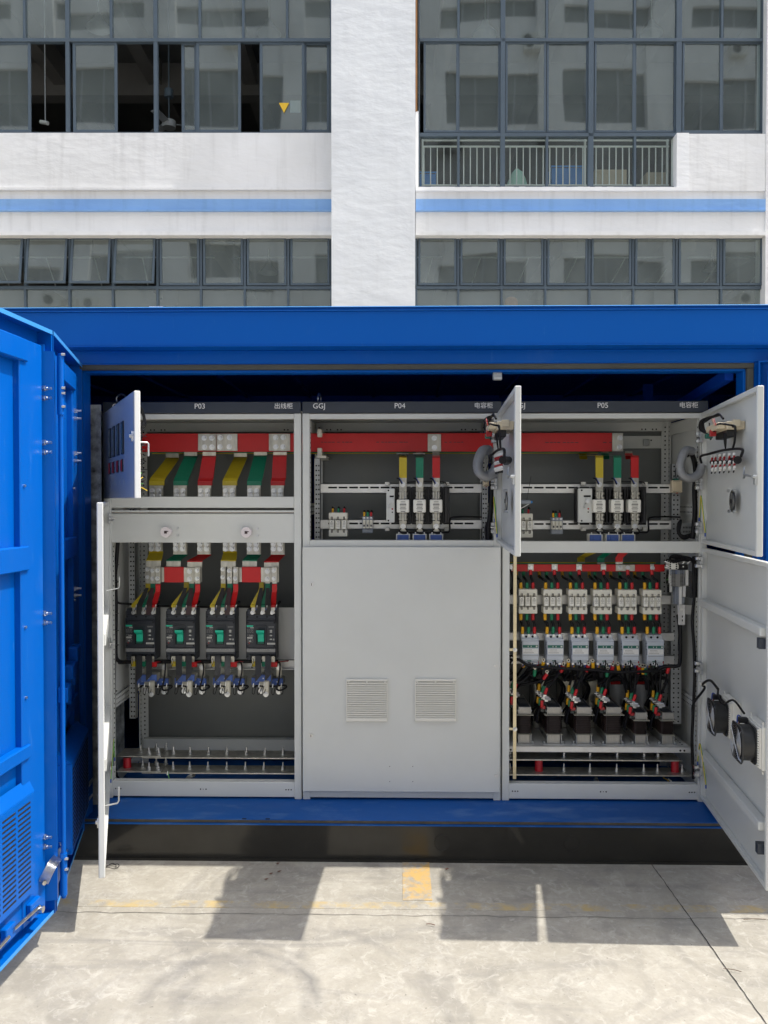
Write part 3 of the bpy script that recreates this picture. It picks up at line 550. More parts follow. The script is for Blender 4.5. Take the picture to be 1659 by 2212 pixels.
for i in range(22):
    x = rs_.uniform(-24, 26); z = rs_.choice((17.5, 20.8, 26.3, 12.2)); m = bm(); m.box(x, x + .9, Y0, Y0 + .45, z, z + .65); m.cyl((x + .3, Y0 + .45, z + .32), (x + .3, Y0 + .47, z + .32), .24, 16, 1); mk(m, 'cooling_unit', ['white_plastic', 'mark_dark'], opp)
for x in (-19.4, -11.8, -4.6, 1.4, 9.2, 16.3): m = bm(); m.cyl((x, Y0 + .12, 0), (x, Y0 + .12, 31), .09, 8); mk(m, 'downpipe', 'rail_white', opp)

# ------------------------------------------------------------------ the blue container
XL, XR, YB = -1.6, 4.7, 1.75
ct = thing('equipment_container', 'long bright blue steel equipment container with a black base beam and an open front', 'container', (1.5, .7, 0))
m = MB(); m.box(XL, XR, -.265, -.2, .012, .168, 0); m.box(XL, XR, -.277, -.2, 0, .012); m.box(XL, XR, YB - .1, YB, 0, .168)
for i in range(7): x = XL + .1 + i * (XR - XL - .26) / 6; m.box(x, x + .08, -.2, YB - .1, .02, .16)
mk(m, 'base_beam', 'primer_black', ct)
for u, v in ((955, 1820), (1235, 1822)):
    p = at(u, v, -.265); m = MB(); m.cyl((p.x, -.265, p.z), (p.x, -.2675, p.z), .034, 32); m.tube([(p.x + .036 * math.cos(k * PI / 16), -.2665, p.z + .036 * math.sin(k * PI / 16)) for k in range(33)], .0018, 6, 0, 1); mk(m, 'plug', 'primer_black', ct)
m = MB(); m.box(XL, XR, -.268, -.2, .168, .173); mk(m, 'base_flange', 'blue_deck', ct, label='scuffed blue top edge of the base beam')
m = MB(); m.box(XL, XR, -.257, -.2, .1745, .187); mk(m, 'edge_strip', 'primer_edge', ct)
m = MB(); m.box(XL, XR, -.256, YB, .187, .190)
for (xx, w_) in ((1150 / 2, 0),): pass
mk(m, 'deck', 'blue_deck', ct)
m = MB()
for (cx_, cy_, w_) in (((1122), 592, 10), (1300, 590, 8)):
    p = at(*fC(cx_, cy_), -.252); m.box(p.x - .01, p.x + .01, p.y - .003, p.y + .004, .190, .1925)
mk(m, 'deck_slot', 'hole', ct)
# front frame, header, fascia, roof
m = MB(); m.box(XL, -.035, -.262, -.18, .19, 2.336, 0, .003); m.box(3.128, XR, -.262, -.18, .19, 2.336, 0, .003)
m.box(-.035, 3.128, -.262, -.18, 2.332, 2.40)
mk(m, 'front_frame', 'blue', ct)
m = MB(); m.box(-.035, 3.128, -.268, -.22, 2.309, 2.3325, 0, .004); m.box(-.034, -.006, -.267, -.22, .19, 2.309, 0, .004); m.box(3.097, 3.127, -.267, -.22, .19, 2.309, 0, .004); mk(m, 'gasket', 'gasket', ct)
m = MB(); m.box(-.006, 3.097, -.245, -.17, 2.298, 2.309, 0, .002); m.box(-.006, .004, -.245, -.17, .19, 2.298); m.box(3.085, 3.097, -.245, -.17, .19, 2.298); mk(m, 'inner_lip', 'blue', ct)
m = MB(); m.box(XL, XR, -.2645, -.2, 2.337, 2.3975, 0, .003); mk(m, 'head_beam', 'blue', ct)
m = MB(); m.box(XL - .05, XR + .05, -.352, -.2, 2.404, 2.558, 0, .002); m.box(XL - .05, XR + .05, -.357, -.2, 2.398, 2.404); m.box(XL - .05, XR + .05, -.360, -.2, 2.558, 2.562); m.box(XL - .05, XR + .05, -.346, -.2, 2.562, 2.576)
mk(m, 'fascia', 'blue', ct)
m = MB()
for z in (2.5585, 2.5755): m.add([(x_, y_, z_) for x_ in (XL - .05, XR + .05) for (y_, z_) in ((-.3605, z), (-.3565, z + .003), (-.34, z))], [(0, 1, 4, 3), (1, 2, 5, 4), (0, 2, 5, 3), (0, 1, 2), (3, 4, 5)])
mk(m, 'roof_trim', 'blue_sunlit', ct)  # wedges shaped to catch the sun, with the highlight also painted pale
m = MB()
k = 0; x = XL
while x < XR: m.box(x, x + .055, -.358, -.352, 2.3995, 2.4025); x += .062
mk(m, 'drip_notches', 'blue', ct)
m = MB(); m.box(XL - .05, XR + .05, -.2, YB + .05, 2.50, 2.572); mk(m, 'roof', 'blue', ct)
m = MB(); m.box(XL, XR, YB - .05, YB, .19, 2.5); m.box(XL, XL + .05, -.18, YB - .05, .19, 2.5); m.box(XR - .05, XR, -.18, YB - .05, .19, 2.5); m.box(XL + .05, XR - .05, -.18, YB - .05, 2.44, 2.5)
for i in range(14): x = XL + .2 + i * .45; m.box(x, x + .02, -.17, YB - .05, 2.425, 2.44); m.box(x, x + .025, YB - .065, YB - .05, .19, 2.44)
mk(m, 'wall', 'blue_inner', ct)
m = MB(); m.box(-.075, .028, -.10, -.097, .195, 2.165); m.box(-.075, -.072, -.097, .5, .195, 2.165); mk(m, 'partition_panel', 'galv_flower', ct)
m = MB(); a = at(*fE(1105, 70), .55); b = at(*fE(1450, -20), -.1)
m.strip([Vector((3.06, .9, 2.16)), Vector((3.06, -.15, 2.27))], (.02, 0, 0), (0, 0, .05)); m.strip([Vector((3.0, .9, 2.16)), Vector((3.0, .9, 2.4))], (.03, 0, 0), (0, -.01, 0)); mk(m, 'cable_tray', 'blue_inner', ct)
p = at(1074, 813, -.2); m = MB(); m.box(p.x - .022, p.x + .022, -.215, -.185, p.z - .016, p.z + .018, 0, .003); m.box(p.x - .02, p.x + .02, -.225, -.19, p.z - .019, p.z - .004, 0, .002); mk(m, 'door_switch', 'galv', ct)
m = MB(); m.cyl((p.x, -.216, p.z + .01), (p.x, -.219, p.z + .01), .003, 10); mk(m, 'indicator', 'mark_white', ct)
a = at(325, 662, -.1); b = at(357, 662, -.1)
m = MB(); m.box(a.x, b.x, -.12, .02, a.z - .01, a.z - .004); m.box(b.x - .004, b.x, -.12, .02, a.z - .04, a.z - .004); m.box(a.x + .01, b.x - .012, -.10, 0, 2.586, a.z - .012, 0, .004); m.box(a.x + .02, b.x - .02, -.08, -.02, 2.570, 2.587); mk(m, 'roof_bracket', 'white_plastic', ct)

# folding leaves
def leaf(pl, w_, louv, lo=.10, bolts=()):
    top, bot = 2.334, .135
    m = MB(pl.M)
    m.box(0, w_, 0, .004, bot, top)                                       # skin
    m.box(0, w_, 0, .058, top - .006, top); m.box(0, w_, 0, .052, bot, bot + .006); m.box(0, .006, 0, .058, bot, top); m.box(w_ - .006, w_, 0, .058, bot, top)
    m.box(.055, w_ - .055, .004, .022, bot + .05, top - .065, 0, .002)     # inner pan
    for (z0, z1) in ((bot + .05, .31), (.782, .83), (1.45, 1.536), (2.186, top - .065)):
        m.box(.2, w_ - .2, .022, .05 if z0 > .5 else .04, z0, z1, 0, .003)
    for s0, s1 in ((.055, .215), (w_ - .215, w_ - .055)): m.box(s0, s1, .020, .046, bot + .05, top - .065, 0, .003)
    for z0 in (1.45, 2.188): m.box(.17, w_ - .17, .044, .056, z0, z0 + .078 if z0 > 2 else z0 + .086, 0, .004)
    m.box(.17, w_ - .17, .044, .056, .782, .83, 0, .004)
    L = mk(m, 'door_leaf', 'blue', ct)
    m = MB(pl.M); m.box(0, w_, .058, .0605, top - .014, top + .001); m.box(0, w_, .052, .0545, bot - .001, bot + .012); mk(m, 'edge_lip', 'blue_sunlit', L)  # return lips painted paler to stand for direct sun on them
    s0, s1 = .165, w_ - .10; z0, z1 = .30, .66
    m = MB(pl.M); m.box(s0, s1, .04, .04 + lo * .8, z0, z1 - .0, 0, .004)
    m.add([(s0, .04, z1), (s1, .04, z1), (s1, .04, z1 + .045), (s0, .04, z1 + .045), (s0, .04 + lo * .8, z1), (s1, .04 + lo * .8, z1)], [(3, 2, 5, 4), (0, 3, 4), (1, 2, 5)])
    for q in range(18):
        zz = z0 + .03 + q * (z1 - z0 - .06) / 17
        ss = s0 + .03
        while ss < s1 - .05: m.box(ss, min(ss + .085, s1 - .02), .04 + lo * .8 - .001, .0406 + lo * .8, zz - .0035, zz + .0035, 1); ss += .10
    mk(m, 'louvre_box', ['blue', 'hole'], L)
    return L
plA = Pl((-.057, -.274), (.186, -.738)); LA = leaf(plA, .760, True, .075)
plB = Pl((.127, -1.006), (-.016, -.36)); LB = leaf(plB, .770, True, .03)
m = MB(plA.M)      # fold post and hinge barrel
m.box(.764, .79, .0, .03, .19, 2.28); m.box(.768, .79, .03, .065, .19, 2.255)
m.cyl((.775, .085, .19), (.775, .085, 2.25), .009, 12); m.cyl((.775, .085, 2.02), (.775, .085, 2.24), .013, 12); m.cyl((.775, .085, .2), (.775, .085, .36), .013, 12)
mk(m, 'hinge', 'blue', LA)
m = MB(plA.M)
for z in (2.245, 2.12, 2.10, 2.05, .34, .30): m.cyl((.782, .09, z), (.782, .103, z), .006, 8)
mk(m, 'hinge_screw', 'steel', LA)
for pl, L, uu, vs_ in ((plB, LB, 97, (839, 860, 956, 977, 1325, 1345, 1808, 1829)), (plA, LA, 163, (887.5, 904, 979, 995.6, 1271, 1286))):
    for v in vs_:
        s_, z_ = pl.uv(uu, v, -.05); m = MB(pl.M); m.cyl((s_, .04, z_), (s_, .052, z_), .011, 6, sm=False); m.cyl((s_, .052, z_), (s_, .075, z_), .005, 8); m.cyl((s_, .052, z_), (s_, .060, z_), .008, 6, sm=False); mk(m, 'bolt', 'steel', L)
# latch bars on both leaves
m = MB(plB.M); s_, z_ = plB.uv(85, 1958, -.07); s2, z2 = plB.uv(29, 2008, -.07)
m.cyl((s_, .07, z_), (s2, .07, z2), .0065, 10); m.cyl((s_, .06, z_ - .01), (s_, .085, z_ - .01), .012, 10); s3, z3 = plB.uv(8, 2030, -.07); m.cyl((s2 + .03, .07, z2 - .008), (s2 + .3, .07, z2 - .02), .0065, 10); mk(m, 'latch_rod', 'steel', LB)
m = MB(plB.M); m.box(s_ - .02, s_ + .05, .046, .066, z_ - .03, z_ + .03, 0, .003); m.box(s2 - .02, s2 + .04, .046, .068, z2 - .03, z2 + .02, 0, .003); mk(m, 'latch_plate', 'blue', LB)
m = MB(plA.M)
for i, (s_, z_) in enumerate(((.60, .93), (.46, .99), (.33, 1.04))): m.box(s_ - .05, s_ + .05, .046, .085, z_ - .03, z_ + .03, 0, .004); m.box(s_ - .012, s_ + .012, .046, .07, z_ - .14, z_ + .03, 0, .003)
mk(m, 'latch_plate', 'blue', LA)
# perforated screws along the leaf edges
for pl, L in ((plB, LB), (plA, LA)):
    m = MB(pl.M)
    for z in (.36, .45, .62, 1.0, 1.25, 1.75): m.cyl((.19, .045, z), (.19, .052, z), .005, 8)
    mk(m, 'rivet', 'steel', L)
def braid(pts, wd, name, lab, r=.0):
    t = thing(name, lab, 'strap', pts[0]); P = [Vector(p) for p in pts]; m = MB(); n = 12
    N_ = []
    for i, p in enumerate(P): d_ = (P[min(i + 1, len(P) - 1)] - P[max(i - 1, 0)]).normalized(); N_.append(d_.cross(p - CAMP).normalized())
    for i in range(1, len(N_)):
        if N_[i].dot(N_[i - 1]) < 0: N_[i] = -N_[i]
    for k in range(n):
        o = (k / (n - 1) - .5) * wd; m.tube([p + N_[i] * o + Vector((math.sin(i * 2.4 + k) * .0015, 0, 0)) for i, p in enumerate(P)], .0022, 5, 0, 4)
    mk(m, 'braid', 'steel', t)
    m = MB(); 
    for p in (P[0], P[-1]): m.cyl(p + Vector((.0, 0, 0)), p + Vector((.007, -.007, 0)), .008, 8, sm=False)
    mk(m, 'lug', 'tin', t)
def plp(pl, u, v, off): s_, z_ = pl.uv(u, v, -off); return pl.M @ Vector((s_, off, z_))
braid([plp(plB, 94, 1906, .06), plp(plB, 112, 1868, .09), Vector(at(133, 1842, -.95)), Vector(at(150, 1816, -.78)), Vector(at(140, 1812, -.72)), plp(plA, 133, 1823, .06)], .032, 'braided_strap', 'silver braided earth strap bridging the fold of the left blue door')
braid([at(180, 1704, -.24), at(190, 1690, -.22), at(198, 1675, -.15), at(190, 1668, -.1), at(181, 1676, -.16)], .03, 'braided_strap', 'dull braided earth loop between the folded blue door and the left grey door')
m = MB(); m.cyl(at(172, 1752, -.30), at(200, 1716, -.22), .006, 8); m.cyl(at(172, 1752, -.30), at(186, 1734, -.26), .009, 8); mk(m, 'door_stay', 'galv', None, 'slim metal door stay rod at the foot of the left blue door', 'rod')
# right leaf
plR = Pl((3.16, -.262), (.60, -.43)); m = MB(plR.M)
m.box(0, .74, 0, .004, .178, 2.334); m.box(0, .74, -.05, 0, 2.328, 2.334); m.box(0, .74, -.05, 0, .178, .184); m.box(.0, .006, -.05, 0, .184, 2.328); m.box(.734, .74, -.05, 0, .184, 2.328)
for z0, z1 in ((.25, .40), (1.45, 1.54), (2.14, 2.26)): m.box(.10, .64, -.03, 0, z0, z1, 0, .004)
for s0 in (.03, .60): m.box(s0, s0 + .1, -.028, 0, .22, 2.29, 0, .004)
mk(m, 'door_leaf', 'blue', ct)
# litter
def litter(nm, lab, cat, u, v, ang, L_, r, mm, group=None):
    p = ground(u, v); m = MB(); d = Vector((math.cos(ang), math.sin(ang), 0)); n_ = Vector((-d.y, d.x, 0))
    m.tube([p - d * L_ / 2 + Vector((0, 0, r + .006)), p + n_ * L_ * .02 + Vector((0, 0, r + .008)), p + d * L_ / 2 + Vector((0, 0, r + .006))], r, 6, 0, 4); mk(m, nm, mm, None, lab, cat, group)
mat('twig', (.16, .12, .09), .9); mat('leaf', (.16, .07, .05), .8)
litter('twig', 'thin straight twig lying on the sunlit floor at the right', 'twig', 1630, 1990, .05, .09, .0014, 'twig'); litter('twig', 'short twig crossing the diagonal floor joint', 'twig', 1582, 2100, -.3, .06, .0014, 'twig')
litter('twig', 'twig on the sunlit floor between the two big shadows', 'twig', 930, 2001, -.2, .035, .0015, 'leaf'); litter('nail', 'pale thin nail on the floor near the base beam', 'nail', 552, 1868, 0, .06, .0018, 'tin')
m = MB(); p = ground(241, 1876)
m.tube([p + Vector((.02 * math.cos(i * .9) * (1 + i * .1), .02 * math.sin(i * .9), .006 + .004 * (i % 3))) for i in range(12)], .0016, 6, 0, 4); mk(m, 'wire_scrap', 'cable', None, 'small curled scrap of dark wire on the floor by the left grey door', 'wire')
for i, (u, v) in enumerate(((603, 1885), (585, 1890), (575, 1902), (600, 1868), (965, 1880 + 0))):
    p = ground(u, v); m = MB(); m.add([p + Vector((-.011, 0, .006)), p + Vector((0, -.005, .007)), p + Vector((.012, .002, .009)), p + Vector((.002, .006, .008)), p + Vector((0, 0, .003))], [(0, 1, 4), (1, 2, 4), (2, 3, 4), (3, 0, 4), (0, 1, 2, 3)])
    mk(m, 'dry_leaf', 'leaf', None, 'small dry red-brown leaf on the shaded floor left of centre' if i < 4 else 'small dark leaf on the floor right of the yellow painted block', 'leaf', 'dry leaves on the floor' if i < 4 else None)
# ------------------------------------------------------------------ switchgear cabinets
def holes(m, pts, d, r=.0045, mi=1, n=8):
    d = Vector(d)
    for p in pts: p = Vector(p); m.cyl(p, p + d * .0008, r, n, mi, sm=False)
def rowz(x, y, z0, z1, st=.025): 
    k = int((z1 - z0) / st); return [(x, y, z0 + st * .5 + i * st) for i in range(k)]
def rib(m, fr, st, t, mi=0):          # flat bar through stations (x left, x right, y, Y)
    vs = []
    for (a_, b_, y_, Y_) in st:
        p, q = at(*fr(a_, y_), Y_), at(*fr(b_, y_), Y_); vs += [p, q, q + Vector((0, t, 0)), p + Vector((0, t, 0))]
    fs = [(0, 1, 2, 3), tuple(len(vs) - 4 + i for i in range(4))]
    for i in range(len(st) - 1):
        for k in range(4): fs.append((i * 4 + k, i * 4 + (k + 1) % 4, i * 4 + 4 + (k + 1) % 4, i * 4 + 4 + k))
    m.add(vs, fs, mi)
fU = lambda x, y: (x, y)
PG = ['paint_grey', 'hole']; GV = ['galv', 'hole']
def cabinet(i, X0, X1, lab, shelf, txt, sideL=False, sideR=False):
    t = thing('switchgear_cabinet', lab, 'electrical cabinet', ((X0 + X1) / 2, .3, .19), 'grey switchgear cabinets standing in the container'); W = .036
    m = MB()
    for x0 in (X0 + .002, X1 - .002 - W):
        m.box(x0, x0 + W, 0, .018, .19, 2.132, 0, .002); xo = x0 if x0 < X0 + .1 else x0 + W - .004; m.box(xo, xo + .004, .018, .05, .19, 2.132); m.box(x0 + (0 if xo == x0 else .0), x0 + W, .046, .05, .19, 2.132)
        xi = x0 + W if x0 < X0 + .1 else x0; holes(m, rowz(xi, .034, .30, 2.08), (1 if xi == x0 + W else -1, 0, 0))
    mk(m, 'front_post', PG, t); 
    m = MB()
    for x0 in (X0 + .012, X1 - .052):
        m.box(x0, x0 + .04, .54, .545, .19, 2.14); m.box(x0 if x0 < X0 + .1 else x0 + .036, (x0 if x0 < X0 + .1 else x0 + .036) + .004, .50, .54, .19, 2.14)
        holes(m, rowz(x0 + .02, .54, .22, 2.12), (0, -1, 0))
        holes(m, rowz((x0 + .004) if x0 < X0 + .1 else x0 + .036, .52, .22, 2.12), (1 if x0 < X0 + .1 else -1, 0, 0), .004)
    mk(m, 'rear_post', PG, t)
    m = MB()
    m.box(X0 + .038, X1 - .038, .002, .03, 2.104, 2.13, 0, .002)
    m.box(X0 + .05, X1 - .05, .52, .56, 2.085, 2.135); m.box(X0 + .05, X1 - .05, .545, .565, 1.99, 2.06)
    c = (X0 + X1) / 2
    for q in (-.42, -.40, -.36, -.34, 0.34, .36, .40, .42): holes(m, [(c + q, .52, 2.095)], (0, -1, 0))
    for q in (-.40, -.38, -.36, -.02, .02, .36, .38, .40): holes(m, [(c + q, .545, 2.035)], (0, -1, 0))
    for x0 in (X0 + .014, X1 - .018): m.box(x0, x0 + .004, .05, .5, 2.06, 2.12)
    mk(m, 'top_frame', PG, t)
    m = MB(); m.box(X0 + .038, X1 - .038, .001, .045, .20, .276, 0, .002); m.box(X0 + .04, X1 - .04, .5, .54, .26, .34); 
    p = .238
    for q in (X0 + .055, X0 + .068, X0 + .081, c - .014, c, c + .014, X1 - .055, X1 - .068, X1 - .081): holes(m, [(q, .001, p)], (0, -1, 0), .0036 if abs(q - c) > .001 else .0022)
    for x0 in (X0 + .012, X1 - .017): 
        m.box(x0, x0 + .005, .05, .54, .62, .68); holes(m, [((x0 + .005) if x0 < c else x0, .07 + k * .02, zz) for k in range(23) for zz in (.635, .662)], (1 if x0 < c else -1, 0, 0), .004)
        m.box(x0, x0 + .005, .05, .54, 1.62, 1.68); holes(m, [((x0 + .005) if x0 < c else x0, .07 + k * .02, zz) for k in range(23) for zz in (1.635, 1.662)], (1 if x0 < c else -1, 0, 0), .004)
        m.box(x0, x0 + .005, .05, .54, .22, .27)
    mk(m, 'bottom_frame', PG, t)
    m = MB(); m.box(X0 + .01, X1 - .01, .566, .57, .30, 2.13); mk(m, 'back_panel', 'back_sheet', t)
    m = MB(); m.box(X0, X1, 0, .6, 2.136, 2.142); mk(m, 'top_panel', 'paint_grey', t)
    m = MB()
    if sideL: m.box(X0 + .002, X0 + .005, .05, .56, .68, 2.13)
    if sideR: m.box(X1 - .005, X1 - .002, .05, .56, .2, 2.13)
    if m.v: mk(m, 'side_panel', 'paint_grey', t)
    m = MB(); m.box(X0 + .002, X1 - .002, -.008, .02, 2.133, 2.19, 0, .002); hp = mk(m, 'header_panel', 'slate', t)
    for (u, s_) in txt:
        x = at(u, 880, -.009).x; M = Matrix.Translation((x, -.0082, 2.1555)) @ UPR
        text(s_, .037 if ord(s_[0]) < 200 else .0315, M if ord(s_[0]) < 200 else Matrix.Translation((x, -.0082, 2.157)) @ UPR, hp)
    for (v0, v1) in shelf:
        m = MB(); a_, b_ = at(829, v0, .002), at(829, v1, .002); m.box(X0 + .038, X1 - .038, .002, .05, b_.z, a_.z, 0, .002); mk(m, 'cross_rail', 'paint_grey', t)
    m = MB(); 
    for x in (X0 + .08, X1 - .9 if False else X0 + .08): pass
    return t
c3 = cabinet(3, 0.0, 1.0, 'left switchgear cabinet headed P03 with four black breakers and two open grey doors', [(1072.8, 1097), (1102.5, 1107)], [(242, 'GGJ'), (419.5, 'P03'), (592, '出线柜')], sideL=True)
c4 = cabinet(4, 1.003, 2.0, 'middle switchgear cabinet headed P04 with its big louvred lower door shut', [(1167, 1181.5)], [(675.5, 'GGJ'), (851.5, 'P04'), (1024, '电容柜')])
c5 = cabinet(5, 2.003, 3.02, 'right switchgear cabinet headed P05 with six contactors and reactors behind open doors', [(1169, 1193.8)], [(1107.5, 'GGJ'), (1290, 'P05'), (1467, '电容柜')], sideR=True)
# lifting eyes
for u, par, sc_ in ((262, c3, 1), (690, c4, .2)):
    p = at(u, 866, .1); m = MB(); R = .026
    m.tube([(p.x + R * sc_ * math.cos(a_), .1 + R * (1 - sc_) * math.cos(a_), 2.19 + R + R * math.sin(a_)) for a_ in [k * PI / 8 for k in range(17)]], .005, 8, 0, 1); mk(m, 'lifting_eye', 'steel', par)
# horizontal bolts between cabinets
def door(pl, wd, z0, z1, left, par, lab=None, mname='paint_grey'):
    m = MB(pl.M); t = .024; a_, b_ = ((0, .002) if left else (.022, .024))
    m.box(.002, wd - .002, a_, b_, z0 + .002, z1 - .002)
    for (p, q, r_, s_) in ((0, .022, z0, z1), (wd - .022, wd, z0, z1)): m.box(p, q, 0, t, r_, s_, 0, .003)
    m.box(.022, wd - .022, 0.001, t - .001, z0, z0 + .02, 0, .002); m.box(.022, wd - .022, 0.001, t - .001, z1 - .02, z1, 0, .002)
    return mk(m, 'door', mname, par, label=lab)
U3 = Pl((0.0, -.004), (.4615, -.887)); L3 = Pl((0.003, -.004), (.31, -.908)); U4 = Pl((1.975, -.004), (-.0525, -.9986)); U5 = Pl((2.985, -.004), (-.154, -.988)); L5 = Pl((2.99, -.004), (-.11, -.953))
d3u = door(U3, .96, 1.706, 2.131, True, c3, 'outer face with four meters and four red switches', 'paint_grey_gloss'); d3l = door(L3, .955, .215, 1.69, True, c3)
d4u = door(U4, .96, 1.485, 2.131, False, c4); d5u = door(U5, .96, 1.485, 2.131, False, c5); d5l = door(L5, .96, .215, 1.462, False, c5)
def uvp(pl, u, v, off):
    s_, z_ = pl.uv(u, v, off); return Vector((s_, -off, z_))
# meters and switches on the outer face (side -y) of the upper left door
for i in range(4):
    u0 = (350, 400, 460, 525)[i]; s0, zt_ = U3.uv(*fL(u0, 700 - i * 38), .004); s1, _ = U3.uv(*fL(u0 + 46, 700), .004)
    s0 = .25 + i * .128; m = MB(U3.M); zt_ = 2.035; m.box(s0, s0 + .064, -.005, 0, zt_ - .14, zt_, 0, .001); o = mk(m, 'panel_meter', 'black', d3u)
    m = MB(U3.M); m.box(s0 + .003, s0 + .046, -.006, -.005, zt_ - .134, zt_ - .008); mk(m, 'meter_glass', 'glass_meter', o)
    m = MB(U3.M); m.box(s0 + .03, s0 + .055, -.001, 0, zt_ - .185, zt_ - .163); mk(m, 'name_plate', 'mark_grey', d3u)
    m = MB(U3.M); zs = 1.875; m.box(s0 + .006, s0 + .040, -.005, 0, zs - .055, zs, 0, .002); m.box(s0 + .007, s0 + .036, -.009, -.005, zs - .052, zs - .003, 1, .001); mk(m, 'push_switch', ['black', 'dark_red'], d3u)
    m = MB(U3.M); m.box(s0 + .03, s0 + .055, -.001, 0, zs - .11, zs - .088); mk(m, 'name_plate', 'mark_grey', d3u)
def lock(pl, s_, z_, side, par):
    m = MB(pl.M); m.cyl((s_, 0 if side < 0 else .024, z_), (s_, (-.006 if side < 0 else .03), z_), .022, 20); m.cyl((s_, -.006 if side < 0 else .03, z_), (s_, -.012 if side < 0 else .036, z_), .008, 12); mk(m, 'lock', 'steel', par)
lock(U3, .905, 1.955, -1, d3u); lock(L3, .905, .42, -1, d3l)
def hook(pl, s_, z_, y0, sg, par, up=.06, dn=0):
    m = MB(pl.M); m.tube([(s_ + .05, y0, z_), (s_ + .05, y0 + sg * .012, z_), (s_ + .012, y0 + sg * .014, z_), (s_, y0 + sg * .014, z_ + .006), (s_, y0 + sg * .014, z_ + up)], .0035, 8, 0, 1); mk(m, 'latch_hook', 'galv', par)
m = MB(U3.M); m.tube([(.93, .024, 1.93), (.93, .055, 1.93), (.93, .06, 1.925), (.93, .06, 1.875)], .0035, 8, 0, 1); mk(m, 'latch_hook', 'galv', d3u)
m = MB(L3.M); m.tube([(.90, .024, .48), (.90, .07, .485), (.90, .076, .495), (.90, .076, .55)], .0035, 8, 0, 1); m.tube([(.55, .024, 1.30), (.55, .075, 1.31), (.55, .079, 1.32), (.55, .079, 1.36)], .0026, 8, 0, 1); mk(m, 'latch_hook', 'galv', d3l)
for q in ((.62, .67), (1.12, 1.17)):
    m = MB(L3.M); m.box(.05, .91, .002, .03, q[0], q[1], 0, .003); mk(m, 'stiffener', 'paint_grey', d3l)
# wiring tails on the inner side of the upper left door
t = thing('wire_bundle', 'row of thin black wires with white markers behind the upper left grey door', 'wires', U3.M @ Vector((.8, .03, 1.72)))
m = MB(U3.M)
for k in range(44):
    z = 1.735 + k * .0062 + (0 if k < 22 else .02); y1 = .022 + .018 * math.sin(k * .8) ** 2; mi = 0 if k > 12 else (0, 0, 2, 0, 0, 3)[k % 6]
    s_ = .84 + .03 * math.sin(k); m.tube([(s_, .028, z), (s_, .028 + y1 * .35, z + random.uniform(-.003, .003)), (s_ - .02, .028 + y1, z + random.uniform(-.012, .014))], .0019, 5, mi, 3); m.box(s_ - .003, s_ + .003, .026, .036, z - .002, z + .002, 1)
for k in range(5): m.tube([(.86, .03, 2.085), (.85, .04 + k * .003, 2.07), (.85, .052 + k * .003, 2.03 - k * .006), (.86, .03, 1.975)], .0018, 5, 0, 5)
mk(m, 'wire', ['cable', 'marker', 'earth_yellow', 'earth_green'], t)
# latch, spring hinges
def hinge(pl, z, left, par, X):
    s = 1 if left else -1; x = X
    m = MB()
    for dz in (.018, -.018):
        m.box(x, x + s * .026, -.016, .004, z + dz - .009, z + dz + .009, 0, .002)
    mk(m, 'hinge', 'steel', par)
    m = MB(pl.M); a_, b_ = (.024, .05) if left else (-.026, 0)
    for dz in (.018, -.018): m.box(.004, .05, a_ if left else -.014, .026 if left else 0, z + dz - .011, z + dz + .011, 0, .002)
    yy = .036 if left else -.016
    m.box(.01, .045, min(yy, .024 if left else 0), max(yy, .024 if left else 0), z - .008, z + .008, 0, .002); m.cyl((.02, yy, z - .006), (.02, yy + (.012 if left else -.012), z - .006), .006, 6, sm=False); m.cyl((.038, yy, z + .004), (.038, yy + (.016 if left else -.016), z + .004), .0045, 8)
    mk(m, 'hinge', 'steel', par)
for z in (2.03, 1.80): hinge(U3, z, True, c3, .034)
for v in (1120, 1389, 1655): hinge(L3, at(229, v, 0).z, True, c3, .010)
for v in (1046, 1140): hinge(U4, at(1075, v, 0).z, False, c4, 1.972); hinge(U5, at(1512, v, 0).z, False, c5, 2.984)
hinge(U5, at(1512, 945, 0).z, False, c5, 2.984); hinge(U4, at(1075, 945, 0).z, False, c4, 1.972)
for v in (1214, 1440, 1664): hinge(L5, at(1512, v, 0).z, False, c5, 2.984)
def earth(pl, z, X, left, lab):
    s = 1 if left else -1; A_ = Vector((X, -.012, z)); B_ = pl.M @ Vector((.14, .03 if left else -.008, z - .07)); P = [A_, A_ + Vector((0, -.01, .05)), A_.lerp(B_, .25) + Vector((s * .012, -.03, .125)), A_.lerp(B_, .6) + Vector((s * .012, -.02, .11)), B_]
    t = thing('earth_wire', lab, 'wire', A_, 'green and yellow door earth wires'); m = MB(); m.tube(P, .0026, 8, 0, 6); m.tube([p + Vector((.0012, -.0012, 0)) for p in P], .0022, 6, 1, 6); mk(m, 'wire', ['earth_yellow', 'earth_green'], t)
    m = MB(); 
    for p, d in ((P[0], Vector((0, 0, -1))), (P[-1], Vector((0, 0, -1)))): m.cyl(p, p + d * .018, .004, 8, 0); m.cyl(p + d * .018, p + d * .030, .003, 8, 1)
    mk(m, 'lug', ['blue_lug', 'steel'], t)
earth(U4, at(1071, 1120, 0).z, 1.966, False, 'looped green-yellow earth wire at the hinge of the middle upper door')
earth(U5, at(1503, 1118, 0).z, 2.975, False, 'looped green-yellow earth wire at the hinge of the right upper door')
earth(L5, at(1503, 1643, 0).z, 2.975, False, 'looped green-yellow earth wire at the foot of the right lower door')
earth(L3, at(238, 1634, 0).z, .055, True, 'looped green-yellow earth wire at the foot of the left lower door')
